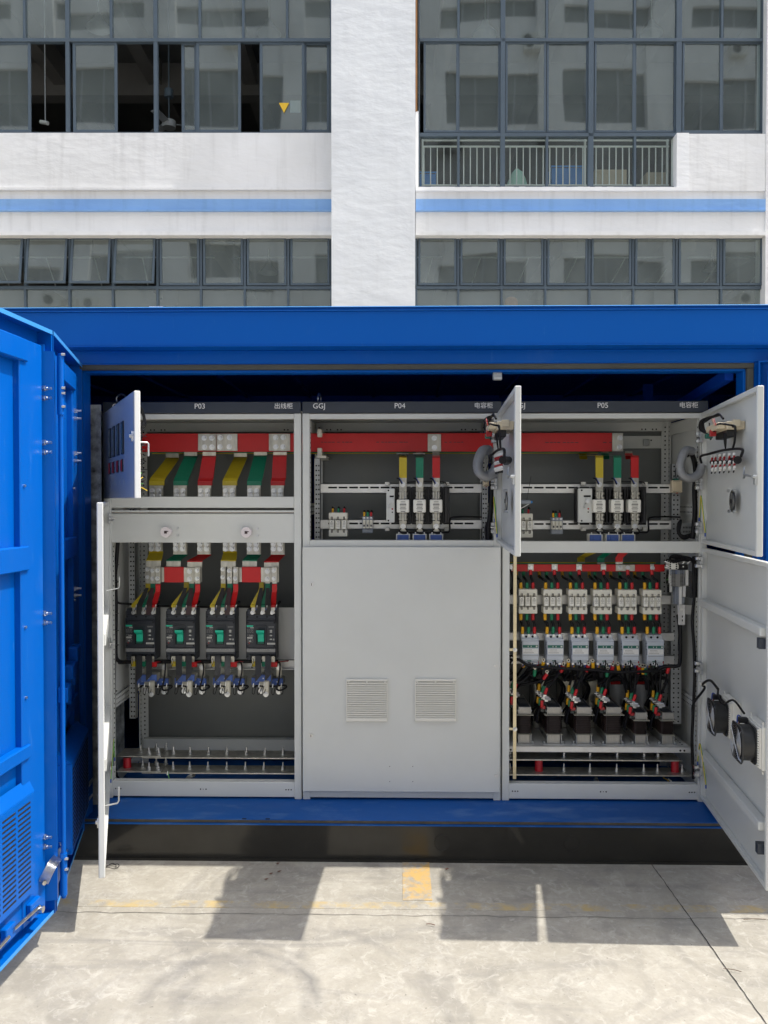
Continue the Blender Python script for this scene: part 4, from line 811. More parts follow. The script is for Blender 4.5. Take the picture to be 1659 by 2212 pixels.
# stiffeners on the right lower door
for v in (1297, 1640):
    s_, z_ = L5.uv(1540, v + (13 if v < 1400 else 20), .02); m = MB(L5.M); m.box(.03, .93, -.018, .021, z_ - .03, z_ + .005, 0, .004); mk(m, 'stiffener', 'paint_grey', d5l)
m = MB(L5.M); m.box(.90, .93, -.02, .02, 1.13, 1.17, 0); m.box(.90, .93, -.02, .02, .34, .38, 0); mk(m, 'lock', 'slate', d5l)
# filter fans
def fan(s0, s1, z0, z1, lab):
    sc_, zc_ = (s0 + s1) / 2, (z0 + z1) / 2; h = (z1 - z0) / 2; t = thing('filter_fan', lab, 'fan', L5.M @ Vector((sc_, 0, z0)), 'cooling fans on the right lower door')
    m = MB(L5.M); m.box(s0, s1, -.012, .021, z0, z1, 0, .003); m.box(s0 + .006, s1 - .006, -.020, -.012, z0 + .006, z1 - .006, 0, .002)
    for k in range(16): zz = z0 + .015 + k * (z1 - z0 - .03) / 15; m.box(s1 - .016, s1 - .006, -.026, -.02, zz - .003, zz + .003)
    for s_ in (s0 + .01, s1 - .02):
        for z_, dz in ((z1, 1), (z0, -1)): m.box(s_, s_ + .012, -.008, -.002, z_ - .004, z_ + dz * .016, 0, .001)
    mk(m, 'filter_frame', 'white_plastic', t)
    r = min(h, (s1 - s0) / 2) * .86; m = MB(L5.M)
    for yy in (-.028, -.078):
        vs = []; k = 24
        for i in range(k):      # rounded square flange ring
            an = 2 * PI * i / k + PI / k; c_, s_ = math.cos(an), math.sin(an); q = (abs(c_) ** 6 + abs(s_) ** 6) ** (-1 / 6)
            vs.append((sc_ + c_ * r * q, zc_ + s_ * r * q, sc_ + c_ * r * .93, zc_ + s_ * r * .93))
        P = [(a_[0], yy - .002, a_[1]) for a_ in vs] + [(a_[2], yy - .002, a_[3]) for a_ in vs] + [(a_[0], yy + .003, a_[1]) for a_ in vs] + [(a_[2], yy + .003, a_[3]) for a_ in vs]; fs = []
        for i in range(k): j = (i + 1) % k; fs += [(i, j, k + j, k + i), (2 * k + i, 2 * k + j, 3 * k + j, 3 * k + i), (i, j, 2 * k + j, 2 * k + i), (k + i, k + j, 3 * k + j, 3 * k + i)]
        m.add(P, fs)
    m.cyl((sc_, -.078, zc_), (sc_, -.024, zc_), r * .95, 36, 0, caps=False); m.cyl((sc_, -.074, zc_), (sc_, -.03, zc_), r * .93, 36, 0, caps=False)
    mk(m, 'housing', 'fan_black', t)
    m = MB(L5.M); m.cyl((sc_, -.07, zc_), (sc_, -.03, zc_), r * .38, 20)
    for k in range(7):
        an = 2 * PI * k / 7; P = []
        for rr, tw in ((.36, .5), (.9, .35)): 
            for sg in (-1, 1): a2 = an + sg * tw; P.append((sc_ + rr * r * math.cos(a2), -.055 + sg * .012, zc_ + rr * r * math.sin(a2)))
        m.add(P, [(0, 1, 3, 2)])
    mk(m, 'blade', 'fan_black', t)
    m = MB(L5.M)
    for k in range(9): rr = r * (.22 + k * .088); m.tube([(sc_ + rr * math.cos(2 * PI * i / 28), -.084, zc_ + rr * math.sin(2 * PI * i / 28)) for i in range(29)], .0010, 5, 0, 1)
    for an in (PI * .75, PI * 1.75): 
        for w_ in (-.0025, .0025): m.tube([(sc_ + math.cos(an) * r * 1.14, -.080, zc_ + math.sin(an) * r * 1.14 + w_), (sc_ + math.cos(an) * r * .95, -.087, zc_ + math.sin(an) * r * .95 + w_), (sc_, -.088, zc_ + w_)], .0014, 5, 0, 1)
    for an in (PI * .25, PI * 1.25): m.tube([(sc_ + math.cos(an) * r * 1.14, -.080, zc_ + math.sin(an) * r * 1.14), (sc_ + math.cos(an) * r * .2, -.087, zc_ + math.sin(an) * r * .2)], .0014, 5, 0, 1)
    mk(m, 'guard', 'steel', t)
    m = MB(L5.M); m.box(sc_ - r * .8, sc_ - r * .5, -.06, -.025, z1 - .02, z1 + .002, 0, .003); m.tube([(s0 + .01, -.03, z1 - .02), (s0, -.05, z1 + .0), (s0 + .02, -.06, z1 - .03)], .003, 6, 1, 4); m.tube([(s0 + .012, -.03, z1 - .02), (s0 + .006, -.045, z1 - .01), (s0 + .026, -.055, z1 - .035)], .003, 6, 2, 4); mk(m, 'terminal', ['black', 'blue_lug', 'dark_red'], t)
    return t
fN = F(1475.8, 1453.8, .1116)
s0, z0 = L5.uv(*fN(1170, 825), .012); s1, _ = L5.uv(*fN(1530, 1050), .012); zt = L5.uv(*fN(1530, 1050), .012)[1]; zb_ = L5.uv(*fN(1490, 1870), .012)[1]
print('fan2', s0, s1, zb_, zt)
q0, y0 = L5.uv(*fN(660, 430), .012); q1, _ = L5.uv(*fN(965, 635), .012); print('fan1', q0, q1, y0)
sz = zt - zb_; fan(s1 - sz, s1, zb_, zt, 'right one of two black fans, nearer the free edge of the door'); sF = s1 - sz; fan(q1 - sz, q1, zb_, zt, 'left one of two black fans, nearer the door hinge')
qF = q1 - sz
t = thing('fan_cable', 'thick black cable looping from the cabinet to the two door fans', 'cable', (2.97, 0, .9))
m = MB(); pA = at(1496, 1545, -.01); pB = L5.M @ uvp(L5, *fN(370, 225), .02); pC = L5.M @ Vector((qF + .01, -.03, zt + .02)); pD = L5.M @ Vector((q1 - .01, -.05, zt - .01)); pE = L5.M @ Vector((sF + .01, -.03, zt + .01))
m.tube([pA, at(1498, 1520, -.012), pB + Vector((.01, 0, -.02)), pB, pB.lerp(pC, .5) + Vector((0, 0, .03)), pC], .0058, 10, 0, 8); m.tube([pC, pC.lerp(pD, .5) + Vector((-.01, 0, .0)), pD, pD.lerp(pE, .5) + Vector((0, 0, .035)), pE], .0045, 10, 0, 8); mk(m, 'cable', 'cable', t)
m = MB(); m.box(pB.x - .012, pB.x + .015, pB.y - .01, pB.y + .02, pB.z - .002, pB.z + .012, 0, .002); mk(m, 'cable_clip', 'white_plastic', t)

# gear on the inside of the two right-hinged upper doors
fM = F(1459.3, 740.6, .2481)
def door_gear(pl, side, par):
    g_ = lambda x, y, off=.02: U5.uv(*fM(x, y), off)
    def P(x, y, off): s_, z_ = g_(x, y, off); return Vector((s_, -off, z_))
    where = 'on the inside of the %s upper door' % side
    t = thing('power_factor_controller', 'beige relay box ' + where, 'controller', pl.M @ Vector((.5, -.03, 1.9)), 'beige relay boxes inside the upper doors')
    s0, z0 = g_(395, 792); s1, z1 = g_(515, 678); m = MB(pl.M); m.box(s0, s1, -.05, .021, z0, z1, 0, .004); m.box(s0, s1 - .02, -.082, -.05, z0 + .004, z1 - .004, 0, .003); m.box(s1 - .012, s1 + .012, -.03, 0, z0 + .01, z1 + .004, 0, .002); mk(m, 'case', 'beige_warm', t)
    m = MB(pl.M); m.box(s0 + .03, s0 + .04, -.077, -.0745, z0 + .02, z0 + .045); 
    for k in range(8): m.box(s0 + .06 + k * .014, s0 + .068 + k * .014, -.057, -.02, z1, z1 + .002)
    m.box(s0 + .01, s1 - .03, -.045, -.01, z0 - .028, z0, 0, .003); mk(m, 'terminal_block', 'black', t)
    m = MB(pl.M); m.box(s0 - .01, s0 + .03, -.085, -.06, z0 - .02, z0 - .001, 0, .002); mk(m, 'plug', 'label_green', t)
    # harness
    w_ = thing('wiring_harness', 'bound black wiring loom with red and white markers inside the %s upper door' % side, 'wires', pl.M @ Vector((.3, -.04, 1.8)), 'wiring looms inside the upper doors')
    m = MB(pl.M)
    m.tube([P(500, 730, .05), P(520, 735, .05), P(515, 850, .045), P(500, 915, .04)], .0045, 8, 0, 6)
    m.tube([P(415, 660, .05), P(380, 622, .055), P(330, 640, .06), P(250, 690, .06)], .005, 8, 0, 6)
    for k in range(9): m.tube([P(395, 632, .05), P(300 - k * 5, 640 + k * 4, .075), P(215 + k * 4, 680 + k * 2, .085), P(210 + k * 6, 760, .08), P(300, 805 + k, .06)], .0019, 5, 0, 5)
    m.tube([P(305, 840, .06), P(350, 740, .075), P(380, 705, .08), P(470, 715, .07), P(505, 720, .05)], .004, 8, 0, 6)
    for k in range(4): m.tube([P(420 + k * 7, 785, .045), P(425 + k * 5, 860, .045), P(435, 925, .04)], .003, 6, 0, 4)
    m.tube([P(225, 1045, .05), P(218, 990, .05), P(300, 965, .045), P(420, 935, .04), P(575, 925, .035), P(570, 990, .03)], .0055, 8, 0, 7)
    mk(m, 'loom', 'cable', w_)
    m = MB(pl.M)
    for k, x in enumerate((318, 348, 388, 424, 468, 510)):
        for (y0, y1, mi) in ((965, 990, 1), (990, 1015, 2), (1028, 1055, 1), (1058, 1078, 2), (1080, 1100, 1)):
            a_, b_ = P(x + (y0 - 965) * .03, y0 + (5 - k) * 3, .035), P(x + (y1 - 965) * .03 - 4, y1 + (5 - k) * 3, .03); m.cyl(a_, b_, .0055 if mi == 1 else .0045, 8, mi)
        m.tube([P(x + 2, 1100 + (5 - k) * 3, .03), P(x - 6, 1128 + (5 - k) * 2, .03)], .003, 6, 0, 1)
        m.cyl(P(x, 1040, .0), P(x, 1040, .028), .011, 10, 0)
    m.cyl(P(540, 1020, .0), P(540, 1020, .035), .016, 12, 0); m.box(*([P(540, 1000, 0).x - .01, P(540, 1000, 0).x + .03]), -.03, 0, P(540, 1045, 0).z, P(540, 1000, 0).z, 0, .003)
    mk(m, 'ferrule', ['cable', 'marker', 'dark_red'], w_)
    m = MB(pl.M)
    for k in range(6): m.tube([P(330, 690, .085), P(318 + k * 3, 670 - k * 2, .09), P(340 + k * 2, 720, .085)], .0018, 5, k % 3, 4)
    m.box(P(330, 760, .07).x - .012, P(330, 760, .07).x + .012, -.085, -.06, P(330, 815, .07).z, P(330, 755, .07).z, 2, .002); mk(m, 'coloured_wire', ['orange', 'marker', 'dark_red'], w_)
    m = MB(pl.M); c_ = P(500, 1378, .0); R = .046
    m.cyl((c_.x, -.001, c_.z), (c_.x, -.004, c_.z), R, 32, 0); m.cyl((c_.x, -.004, c_.z), (c_.x, -.007, c_.z), R * .75, 24, 1); m.cyl((c_.x, -.007, c_.z), (c_.x, -.010, c_.z), .009, 12, 0); mk(m, 'knob_socket', ['black', 'steel'], par)
    m = MB(pl.M)
    for x, y in ((468, 1288), (518, 1286), (475, 1466), (520, 1468)): q = P(x, y, 0); m.cyl(q, q + Vector((0, -.01, 0)), .007, 6, sm=False)
    mk(m, 'screw', 'steel', par)
    a_ = P(605, 1080, .01); b_ = P(680, 1165, .01); m = MB(pl.M); m.tube([(a_.x, -.012, a_.z), (a_.x + .005, -.016, a_.z - .045), (a_.x + .02, -.016, b_.z + .01), (b_.x, -.014, b_.z)], .004, 8, 0, 1); m.cyl((b_.x, 0, b_.z), (b_.x, -.014, b_.z), .008, 8); m.box(b_.x - .012, b_.x + .006, -.008, 0, b_.z - .03, b_.z + .008); mk(m, 'latch_hook', 'galv', par)
door_gear(U5, 'right', d5u); door_gear(U4, 'middle', d4u)
def hose(P, r, lab):
    Q = []; V_ = [Vector(p) for p in P]; E_ = [V_[0] * 2 - V_[1]] + V_ + [V_[-1] * 2 - V_[-2]]
    for i in range(1, len(E_) - 2):
        for k in range(18):
            t_ = k / 18; a_, b_, c_, d_ = E_[i - 1:i + 3]; Q.append(.5 * ((2 * b_) + (c_ - a_) * t_ + (2 * a_ - 5 * b_ + 4 * c_ - d_) * t_ * t_ + (3 * b_ - a_ - 3 * c_ + d_) * t_ ** 3))
    m = MB(); m.tube(Q, r, 18, 0, 1, radii=[r * (1.0 if i % 2 else .76) for i in range(len(Q))]); mk(m, 'corrugated_hose', 'hose', None, lab, 'hose', loc=tuple(V_[0]))
hose([at(*fE(1195, 462), .02), at(*fE(1150, 462), -.03), at(*fE(1120, 540), -.06), at(*fE(1135, 605), -.08), at(*fE(1185, 628), -.08), at(*fE(1235, 600), -.06), at(*fE(1255, 545), -.05)], .021, 'grey corrugated cable hose looping at the hinge of the right upper door')
hose([at(*fD(1350, 445), .03), at(*fD(1305, 455), -.03), at(*fD(1275, 530), -.07), at(*fD(1285, 600), -.09), at(*fD(1340, 630), -.09), at(*fD(1390, 590), -.08), at(*fD(1400, 560), -.07)], .0255, 'grey corrugated cable hose looping at the hinge of the middle upper door')

# closed lower door of the middle cabinet
z0, z1 = at(829, 1710.5, -.02).z, at(829, 1181.3, -.02).z; x0, x1 = at(653.3, 1450, -.024).x, at(1080.5, 1450, -.024).x
m = MB(); m.box(x0, x1, -.024, -.002, z0, z1, 0, .003); cd = mk(m, 'door', 'paint_grey', c4, label='closed plain door with two louvred vents')
for (a_, b_) in ((384, 690), (893, 1199)):
    p, q = at(*fH(a_, 1080), -.03), at(*fH(b_, 1396), -.03); m = MB()
    m.box(p.x, q.x, -.028, -.024, q.z, p.z, 0, .001); h = (p.z - q.z)
    m.box(p.x, q.x, -.038, -.028, p.z - h * .055, p.z, 0, .002); m.box(p.x, q.x, -.038, -.028, q.z, q.z + h * .085, 0, .002); m.box(p.x, p.x + .004, -.036, -.028, q.z + h * .08, p.z - h * .05); m.box(q.x - .004, q.x, -.036, -.028, q.z + h * .08, p.z - h * .05)
    for k in range(16):
        zz = q.z + h * (.10 + .84 * k / 16); m.add([(p.x + .004, -.0365, zz), (q.x - .004, -.0365, zz), (q.x - .004, -.0365, zz + h * .018), (p.x + .004, -.0365, zz + h * .018), (p.x + .004, -.028, zz + h * .045), (q.x - .004, -.028, zz + h * .045), (p.x + .004, -.028, zz + h * .005), (q.x - .004, -.028, zz + h * .005)], [(0, 1, 2, 3), (3, 2, 5, 4), (0, 1, 7, 6), (0, 3, 4, 6), (1, 2, 5, 7), (4, 5, 7, 6)])
        m.box(p.x + .012, q.x - .012, -.0283, -.0281, zz + h * .028, zz + h * .05, 1)
    for xx in (p.x + .012, (p.x + q.x) / 2, q.x - .012): m.cyl((xx, -.028, p.z - h * .07), (xx, -.0385, p.z - h * .07), .0045, 10)
    mk(m, 'louvre_vent', ['white_plastic', 'mark_dark'], cd)
for (x, y) in ((126, 379), (122, 1500)):
    p = at(*fH(x, y), -.024); m = MB(); m.cyl((p.x, -.024, p.z), (p.x, -.027, p.z), .0135, 6, sm=False); m.cyl((p.x, -.027, p.z), (p.x, -.032, p.z), .0095, 20); m.box(p.x - .0015, p.x + .0015, -.0325, -.032, p.z - .006, p.z + .006, 1); mk(m, 'lock', ['steel', 'hole'], cd)
for (x, y) in ((1485, 204), (1491, 984), (1496, 1800)):
    p = at(*fH(x, y), -.024); m = MB(); m.cyl((p.x, -.024, p.z), (p.x, -.029, p.z), .0075, 14); mk(m, 'screw', 'steel', cd)
m = MB()
for (x, y) in ((706, 1731), (877, 1731), (706, 1843), (877, 1843)): p = at(*fH(x, y), -.024); m.cyl((p.x, -.024, p.z), (p.x, -.0246, p.z), .0022, 8)
mk(m, 'drilled_hole', 'hole', cd)
# ------------------------------------------------------------------ inside the left cabinet
def tmesh(nm, lab, cat, group, build, mats):
    m = MB(); build(m); return mk(m, nm, mats, None, lab, cat, group)
# main busbars running through all three cabinets
Yr = .30
ba, bb = at(640, 936, Yr), at(640, 976, Yr); zt_, zb2 = ba.z, bb.z
t = thing('main_busbar', 'long horizontal red busbar with bare tinned joint plates, front one of three', 'busbar', (1.5, Yr, zb2), 'main busbars along the top of the cabinets')
m = MB(); xe = at(*fE(703, 400), Yr).x; xe2 = at(*fE(770, 400), Yr).x; m.box(.10, xe, Yr, Yr + .012, zb2, zt_, 0, .002); mk(m, 'bar', 'red', t)
m = MB(); m.box(xe, xe2, Yr + .001, Yr + .010, zb2 + .001, zt_ - .001)
pl_ = [(fA, 770, 908, 362, 490, ((818, 395), (875, 395), (820, 464), (876, 464))), (fA, 911, 1070, 362, 493, ((941, 393), (1010, 391), (938, 462), (1008, 462))), (fA, 1308, 1470, 362, 493, ((1361, 392), (1418, 390), (1362, 462), (1416, 462))), (fD, 925, 1018, 333, 455, ((971, 362), (972, 428))), (fE, 703, 770, 353, 461, ((750, 381), (748, 437)))]
for fr, x0, x1, y0, y1, bs in pl_:
    m.px(fr, x0, y0, x1, y1, Yr - .007, .0065, 0, .001)
mk(m, 'joint_plate', 'tin', t)
for fr, x0, x1, y0, y1, bs in pl_:
    for x, y in bs:
        m = MB(); m.bolt(at(*fr(x, y), Yr - .007), .0115, stud=.006 if fr is fA and x < 1100 else 0); mk(m, 'bolt', 'steel', t)
m = MB()
for fr, x0, x1, y in ((fD, 185, 395, 391), (fD, 568, 778, 391), (fD, 1040, 1170, 391), (fE, 290, 485, 409), (fE, 645, 700, 409)):      # printed marks along the sleeve, too worn to read
    x = x0
    while x < x1: w_ = random.uniform(10, 26); m.px(fr, x, y - 3 + random.uniform(-1, 1), x + w_, y + 2, Yr - .0006, .0005); x += w_ + random.choice((4, 6, 16))
mk(m, 'sleeve_marking', 'fin_maroon', t)
for nm, Y_, mm, lab in (('green', .385, 'green', 'long horizontal green busbar just behind the red one'), ('yellow', .47, 'yellow', 'long horizontal yellow busbar, rearmost of three')):
    m = MB(); m.box(.10, xe2 - .035 if nm == 'green' else xe2 - .09, Y_, Y_ + .012, zb2 - .001, zt_, 0, .002); mk(m, 'main_busbar', mm, None, lab, 'busbar', 'main busbars along the top of the cabinets')
m = MB()
for y0, y1 in ((298, 354), (430, 490)): m.px(fD, 157, y0, 189, y1, Yr - .03, .26, 0, .003)
m.px(fD, 150, 484, 218, 500, Yr - .04, .28)
mk(m, 'busbar_support', 'beige', None, 'beige insulator clamps holding the red busbar in the middle cabinet', 'busbar support')
# vertical posts and rails inside
def vpost(fr, x0, x1, y0, y1, Y, lab, par, split=.45):
    a_, b_ = at(*fr(x0, y0), Y), at(*fr(x1, y1), Y); w_ = b_.x - a_.x; m = MB(); m.box(a_.x, b_.x, Y, Y + .003, b_.z, a_.z); m.box(b_.x - .003 if x0 < 500 else a_.x, b_.x if x0 < 500 else a_.x + .003, Y, Y + .03, b_.z, a_.z)
    holes(m, rowz(a_.x + w_ * .32, Y, b_.z, a_.z), (0, -1, 0)); holes(m, rowz(a_.x + w_ * .74, Y, b_.z, a_.z), (0, -1, 0)); mk(m, 'mounting_post', GV, par, label=lab)
vpost(fA, 240, 300, 250, 2525, .22, None, c3)
vpost(fD, 137, 180, 505, 1066, .20, None, c4); vpost(fD, 1300, 1340, 660, 1066, .20, None, c4)
vpost(fE, 1065, 1117, 540, 1012, .20, None, c5); vpost(fF, 1255, 1330, 275, 1235, .20, None, c5)
def rail(fr, x0, x1, y0, y1, Y, par, slots=True, sp=73, sw=58, x_s=None, mm='galv_rail'):
    m = MB(); m.px(fr, x0, y0, x1, y1, Y, .003); a_, b_ = at(*fr(x0, y0), Y), at(*fr(x1, y1), Y); m.box(a_.x, b_.x, Y, Y + .022, a_.z - .003, a_.z); m.box(a_.x, b_.x, Y, Y + .022, b_.z, b_.z + .003)
    if slots:
        x = x_s or x0 + 55; h = (y1 - y0) * .09
        while x + sw < x1 - 5: yc_ = (y0 + y1) / 2; m.px(fr, x, yc_ - h - 6, x + sw, yc_ + h - 6, Y - .0006, .0005, 1); m.px(fr, x - 2, yc_ - h * .6 - 6, x + sw + 2, yc_ + h * .6 - 6, Y - .0004, .0003, 1); x += sp
    mk(m, 'mounting_rail', [mm, 'hole'], par)
rail(fD, 180, 1300, 678, 745, .19, c4); rail(fD, 180, 1300, 928, 995, .19, c4)
rail(fE, 70, 1065, 662, 722, .19, c5, sp=70, sw=55, x_s=85); rail(fE, 70, 1065, 885, 945, .19, c5, sp=70, sw=55, x_s=85)
rail(fF, 40, 1255, 297, 372, .19, c5, False); rail(fF, 40, 1280, 570, 635, .19, c5, False); rail(fF, 40, 1280, 735, 806, .19, c5, False)
m = MB(); m.px(fB, 160, 272, 1515, 668, .31, .004); mk(m, 'mounting_plate', 'paint_grey', c3)
m = MB(); m.px(fB, 255, 672, 1515, 738, .30, .004); a_ = at(*fB(255, 672), .30); b_ = at(*fB(1515, 738), .30); m.box(a_.x, b_.x, .27, .30, b_.z, b_.z + .003); mk(m, 'mounting_rail', 'galv_rail', c3)
# front plate with two rotary drive knobs
m = MB(); m.px(fA, 112, 965, 1515, 1190, .012, .004, 0, .001); a_ = at(*fA(112, 965), .012); b_ = at(*fA(1515, 1190), .012); m.box(a_.x, b_.x, .012, .04, a_.z - .003, a_.z); fp = mk(m, 'front_plate', 'paint_grey', c3)
for (x, y) in ((538, 1108), (1145, 1110)):
    p = at(*fA(x, y), .01); m = MB(); m.cyl((p.x, .012, p.z), (p.x, .002, p.z), .021, 28); m.cyl((p.x + .006, .012, p.z), (p.x, -.012, p.z), .0215, 28); m.cyl((p.x, -.012, p.z), (p.x, -.022, p.z), .0275, 32, r2=.026); m.box(p.x - .007, p.x + .007, -.0235, -.022, p.z - .007, p.z + .007, 1); m.box(p.x + .006, p.x + .014, -.0232, -.022, p.z + .002, p.z + .006, 1); mk(m, 'rotary_knob', ['knob', 'fin_maroon'], fp)
    m = MB()
    for dx, dy in ((-42, -28), (-42, 24), (78, -28), (80, 26)): q = at(*fA(x + dx, y + dy), .012); m.cyl(q, q + Vector((0, -.005, 0)), .0075, 6, sm=False); m.cyl(q + Vector((0, -.005, 0)), q + Vector((0, -.009, 0)), .004, 8)
    mk(m, 'screw', 'steel', fp)
m = MB(); m.px(fA, 112, 957, 1515, 962, .03, .01); mk(m, 'copper_edge', 'copper_edge', c3)
# droppers from the main busbars to the switches behind the plate
ordn = ['first', 'second', 'third', 'fourth', 'fifth', 'sixth']
dr = [('yellow', 525, 625, 540, 400, 513, 'yellow', .47), ('green', 665, 765, 528, 583, 693, 'green', .385), ('red', 805, 907, 527, 768, 878, 'red', .30), ('yellow', 1043, 1143, 535, 957, 1067, 'yellow', .47), ('green', 1195, 1295, 524, 1143, 1253, 'green', .385), ('red', 1342, 1445, 522, 1323, 1430, 'red', .30)]
low = [(397, 502, 1256, 375, 490, 1268, 1330, 1362), (582, 688, 1281, 530, 640, 1286, 1331, 1363), (765, 868, 1281, 688, 803, 1286, 1337, 1376), (960, 1063, 1256, 943, 1058, 1268, 1332, 1362), (1142, 1247, 1281, 1107, 1219, 1286, 1331, 1362), (1323, 1428, 1283, 1272, 1386, 1288, 1340, 1376)]
for i, (nm, tx0, tx1, ty, bx0, bx1, mm, Yt) in enumerate(dr):
    pos = 'left' if i < 3 else 'right'
    t = thing('dropper_busbar', 'slanting %s busbar of the %s trio hanging from the main busbars in the left cabinet' % (nm, pos), 'busbar', at(*fA(bx0, 840), .22), 'slanting busbars above the grey cross rail')
    m = MB(); rib(m, fA, [(tx0, tx1, ty + 3, Yt - .01), (tx0 - 2, tx1 - 2, ty + 15, Yt - .03), (bx0 + 8, bx1 + 8, 700, .235), (bx0, bx1, 722, .222), (bx0, bx1, 755, .22)], .011); mk(m, 'sleeve', mm, t)
    m = MB(); rib(m, fA, [(tx0 + 1, tx1 - 1, 500, Yt - .012), (tx0 + 1, tx1 - 1, ty + 4, Yt - .008)], .008); rib(m, fA, [(bx0 + 1, bx1 - 8, 752, .222), (bx0 + 1, bx1 - 8, 860, .222)], .008); rib(m, fA, [(bx0 + 3, bx1 - 17, 774, .212), (bx0 + 3, bx1 - 17, 860, .212)], .007); mk(m, 'tinned_end', 'tin', t)
    m = MB()
    for x in (bx0 + 25, bx0 + 73):
        for y in (796, 833): m.bolt(at(*fA(x, y), .211), .0115)
    mk(m, 'bolt', 'steel', t)
    a0, a1, a2, b0, b1, c0, c1, c2 = low[i]
    t = thing('link_busbar', 'short %s link bar of the %s trio just below the plate with the knobs' % (nm, pos), 'busbar', at(*fA(b0, c2), .2), 'short link bars below the knob plate')
    m = MB(); rib(m, fA, [(a0, a1, 1170, .20), (a0, a1, a2, .20)], .008); rib(m, fA, [(a0 + 2, a1 - 8, 1170, .19), (a0 + 2, a1 - 8, a2 - 4, .19)], .007); rib(m, fA, [(b0 + 1, b1 - 1, c1 - 4, .13), (b0 + 1, b1 - 1, c2 + 10, .13)], .008); mk(m, 'tinned_end', 'tin', t)
    m = MB(); rib(m, fA, [(a0, a1, a2 - 2, .20), (a0 + 2, a1 + 2, c0, .195), (b0 + 6, b1 + 4, c1 - 14, .14), (b0, b1, c1 - 8, .13), (b0, b1, c1, .13)], .010); mk(m, 'sleeve', mm, t)
    m = MB()
    for x in (a0 + 20, a0 + 70):
        for y in (1197, 1236): m.bolt(at(*fA(x, y), .189), .0115)
    mk(m, 'bolt', 'steel', t)
# distribution crossbars
for k, (st, rb, tn, rs, lab) in enumerate((((370, 413, 447), (512, 662), (470, 799), (750,), 'left'), ((945, 992, 1037), (1103, 1248), (1060, 1385), (1336,), 'right'))):
    t = thing('distribution_busbar', '%s horizontal red distribution bar with tinned ends above the breakers' % lab, 'busbar', at(*fA(rb[0], 1500), .12), 'red distribution bars above the breakers')
    m = MB(); m.px(fA, tn[0], 1378, tn[1], 1490, .115, .009, 0, .001); m.px(fA, st[0], 1400, st[0] + 220, 1470, .215, .008); m.px(fA, st[1], 1390, st[1] + 320, 1480, .165, .008); mk(m, 'tinned_end', 'tin', t)
    m = MB(); m.px(fA, rb[0], 1374, rb[1], 1492, .111, .016, 0, .002); mk(m, 'sleeve', 'red', t)
    for x in (707 - 0 if k == 0 else 1297,):
        for y in (1407, 1465): m = MB(); m.bolt(at(*fA(x, y), .114), .0105, stud=.005); mk(m, 'bolt', 'steel', t)
# feeders to the breakers
fk = [((390, 428, 466), (287, 362, 435)), ((682, 722, 768), (590, 662, 740)), ((962, 1012, 1057), (885, 958, 1032)), ((1253, 1300, 1352), (1192, 1265, 1340))]
bn = ['first breaker from the left', 'second breaker from the left', 'third breaker from the left', 'breaker farthest right']
for k, (tops, bots) in enumerate(fk):
    for j, (cn, dy, Yt) in enumerate((('yellow', 78, .20), ('green', 95, .15), ('red', 100, .105))):
        xt, xb = tops[j], bots[j]; h = 18
        t = thing('feeder_busbar', '%s feeder bar running down into the %s' % (cn, bn[k]), 'busbar', at(*fB(xb, 300), .19), 'coloured feeder bars above the breakers')
        m = MB(); rib(m, fB, [(xt - h, xt + h, dy - 3, Yt), (xt - h, xt + h, dy + 45, Yt), (xt - h - 3, xt + h - 3, dy + 60, Yt + .004), (xb - h - 1, xb + h + 5, 248, .185), (xb - h - 4, xb + h + 0, 256, .18), (xb - h - 4, xb + h + 0, 274, .18)], .008); mk(m, 'sleeve', cn, t)
        m = MB(); 
        if (k in (0, 2)) or j > 0: rib(m, fA, [(xt - h, xt + h, 1368 + (j == 2) * 8, Yt - .006), (xt - h, xt + h, 1500, Yt - .006)], .007)
        rib(m, fB, [(xb - h + 2, xb + h - 3, 270, .181), (xb - h + 2, xb + h - 3, 322, .181)], .005); mk(m, 'tinned_end', 'tin', t)
        m = MB()
        if (k in (0, 2)) or j == 2:
            for y in (1392, 1452): m.bolt(at(*fA(xt - 4, y + (j > 0) * 10), Yt - .007), .009, stud=.006)
        m.bolt(at(*fB(xb - 8, 313), .180), .0085, stud=.002); q = at(*fB(xb, 290), .178)
        mk(m, 'bolt', 'steel', t)
    for j in range(2):
        xm = (bots[j] + bots[j + 1]) / 2; xt = (tops[j] + tops[j + 1]) / 2
        m = MB(); sh = (14, 20)[j]
        rib(m, fB, [(xt - 38, xt - 12, 125, .10), (xm - 28 + 4, xm + 22, 262, .165), (xm - 22, xm + 16, 330, .18)], .0015); mk(m, 'phase_barrier', 'black' if j == 0 or k == 3 else 'fin_maroon', None, '%s fin standing above the %s' % ('black insulating' if j == 0 or k == 3 else 'dark maroon insulating', bn[k]) + (', left one of two' if k == 3 and j == 0 else ', right one of two' if k == 3 else ''), 'barrier fin', 'insulating fins above the breakers')
        m = MB(); rib(m, fB, [(xm - 24 + j * 2, xm + 22, 640, .175), (xm - 24 + j, xm + 22, 790 - j * 6, .118), (xm - 24 + j, xm - 18, 836 - j * 6, .115)], .0015); mk(m, 'phase_barrier', 'black', None, 'black fin hanging below the %s, %s one of two' % (bn[k], ('left', 'right')[j]), 'barrier fin', 'insulating fins below the breakers')
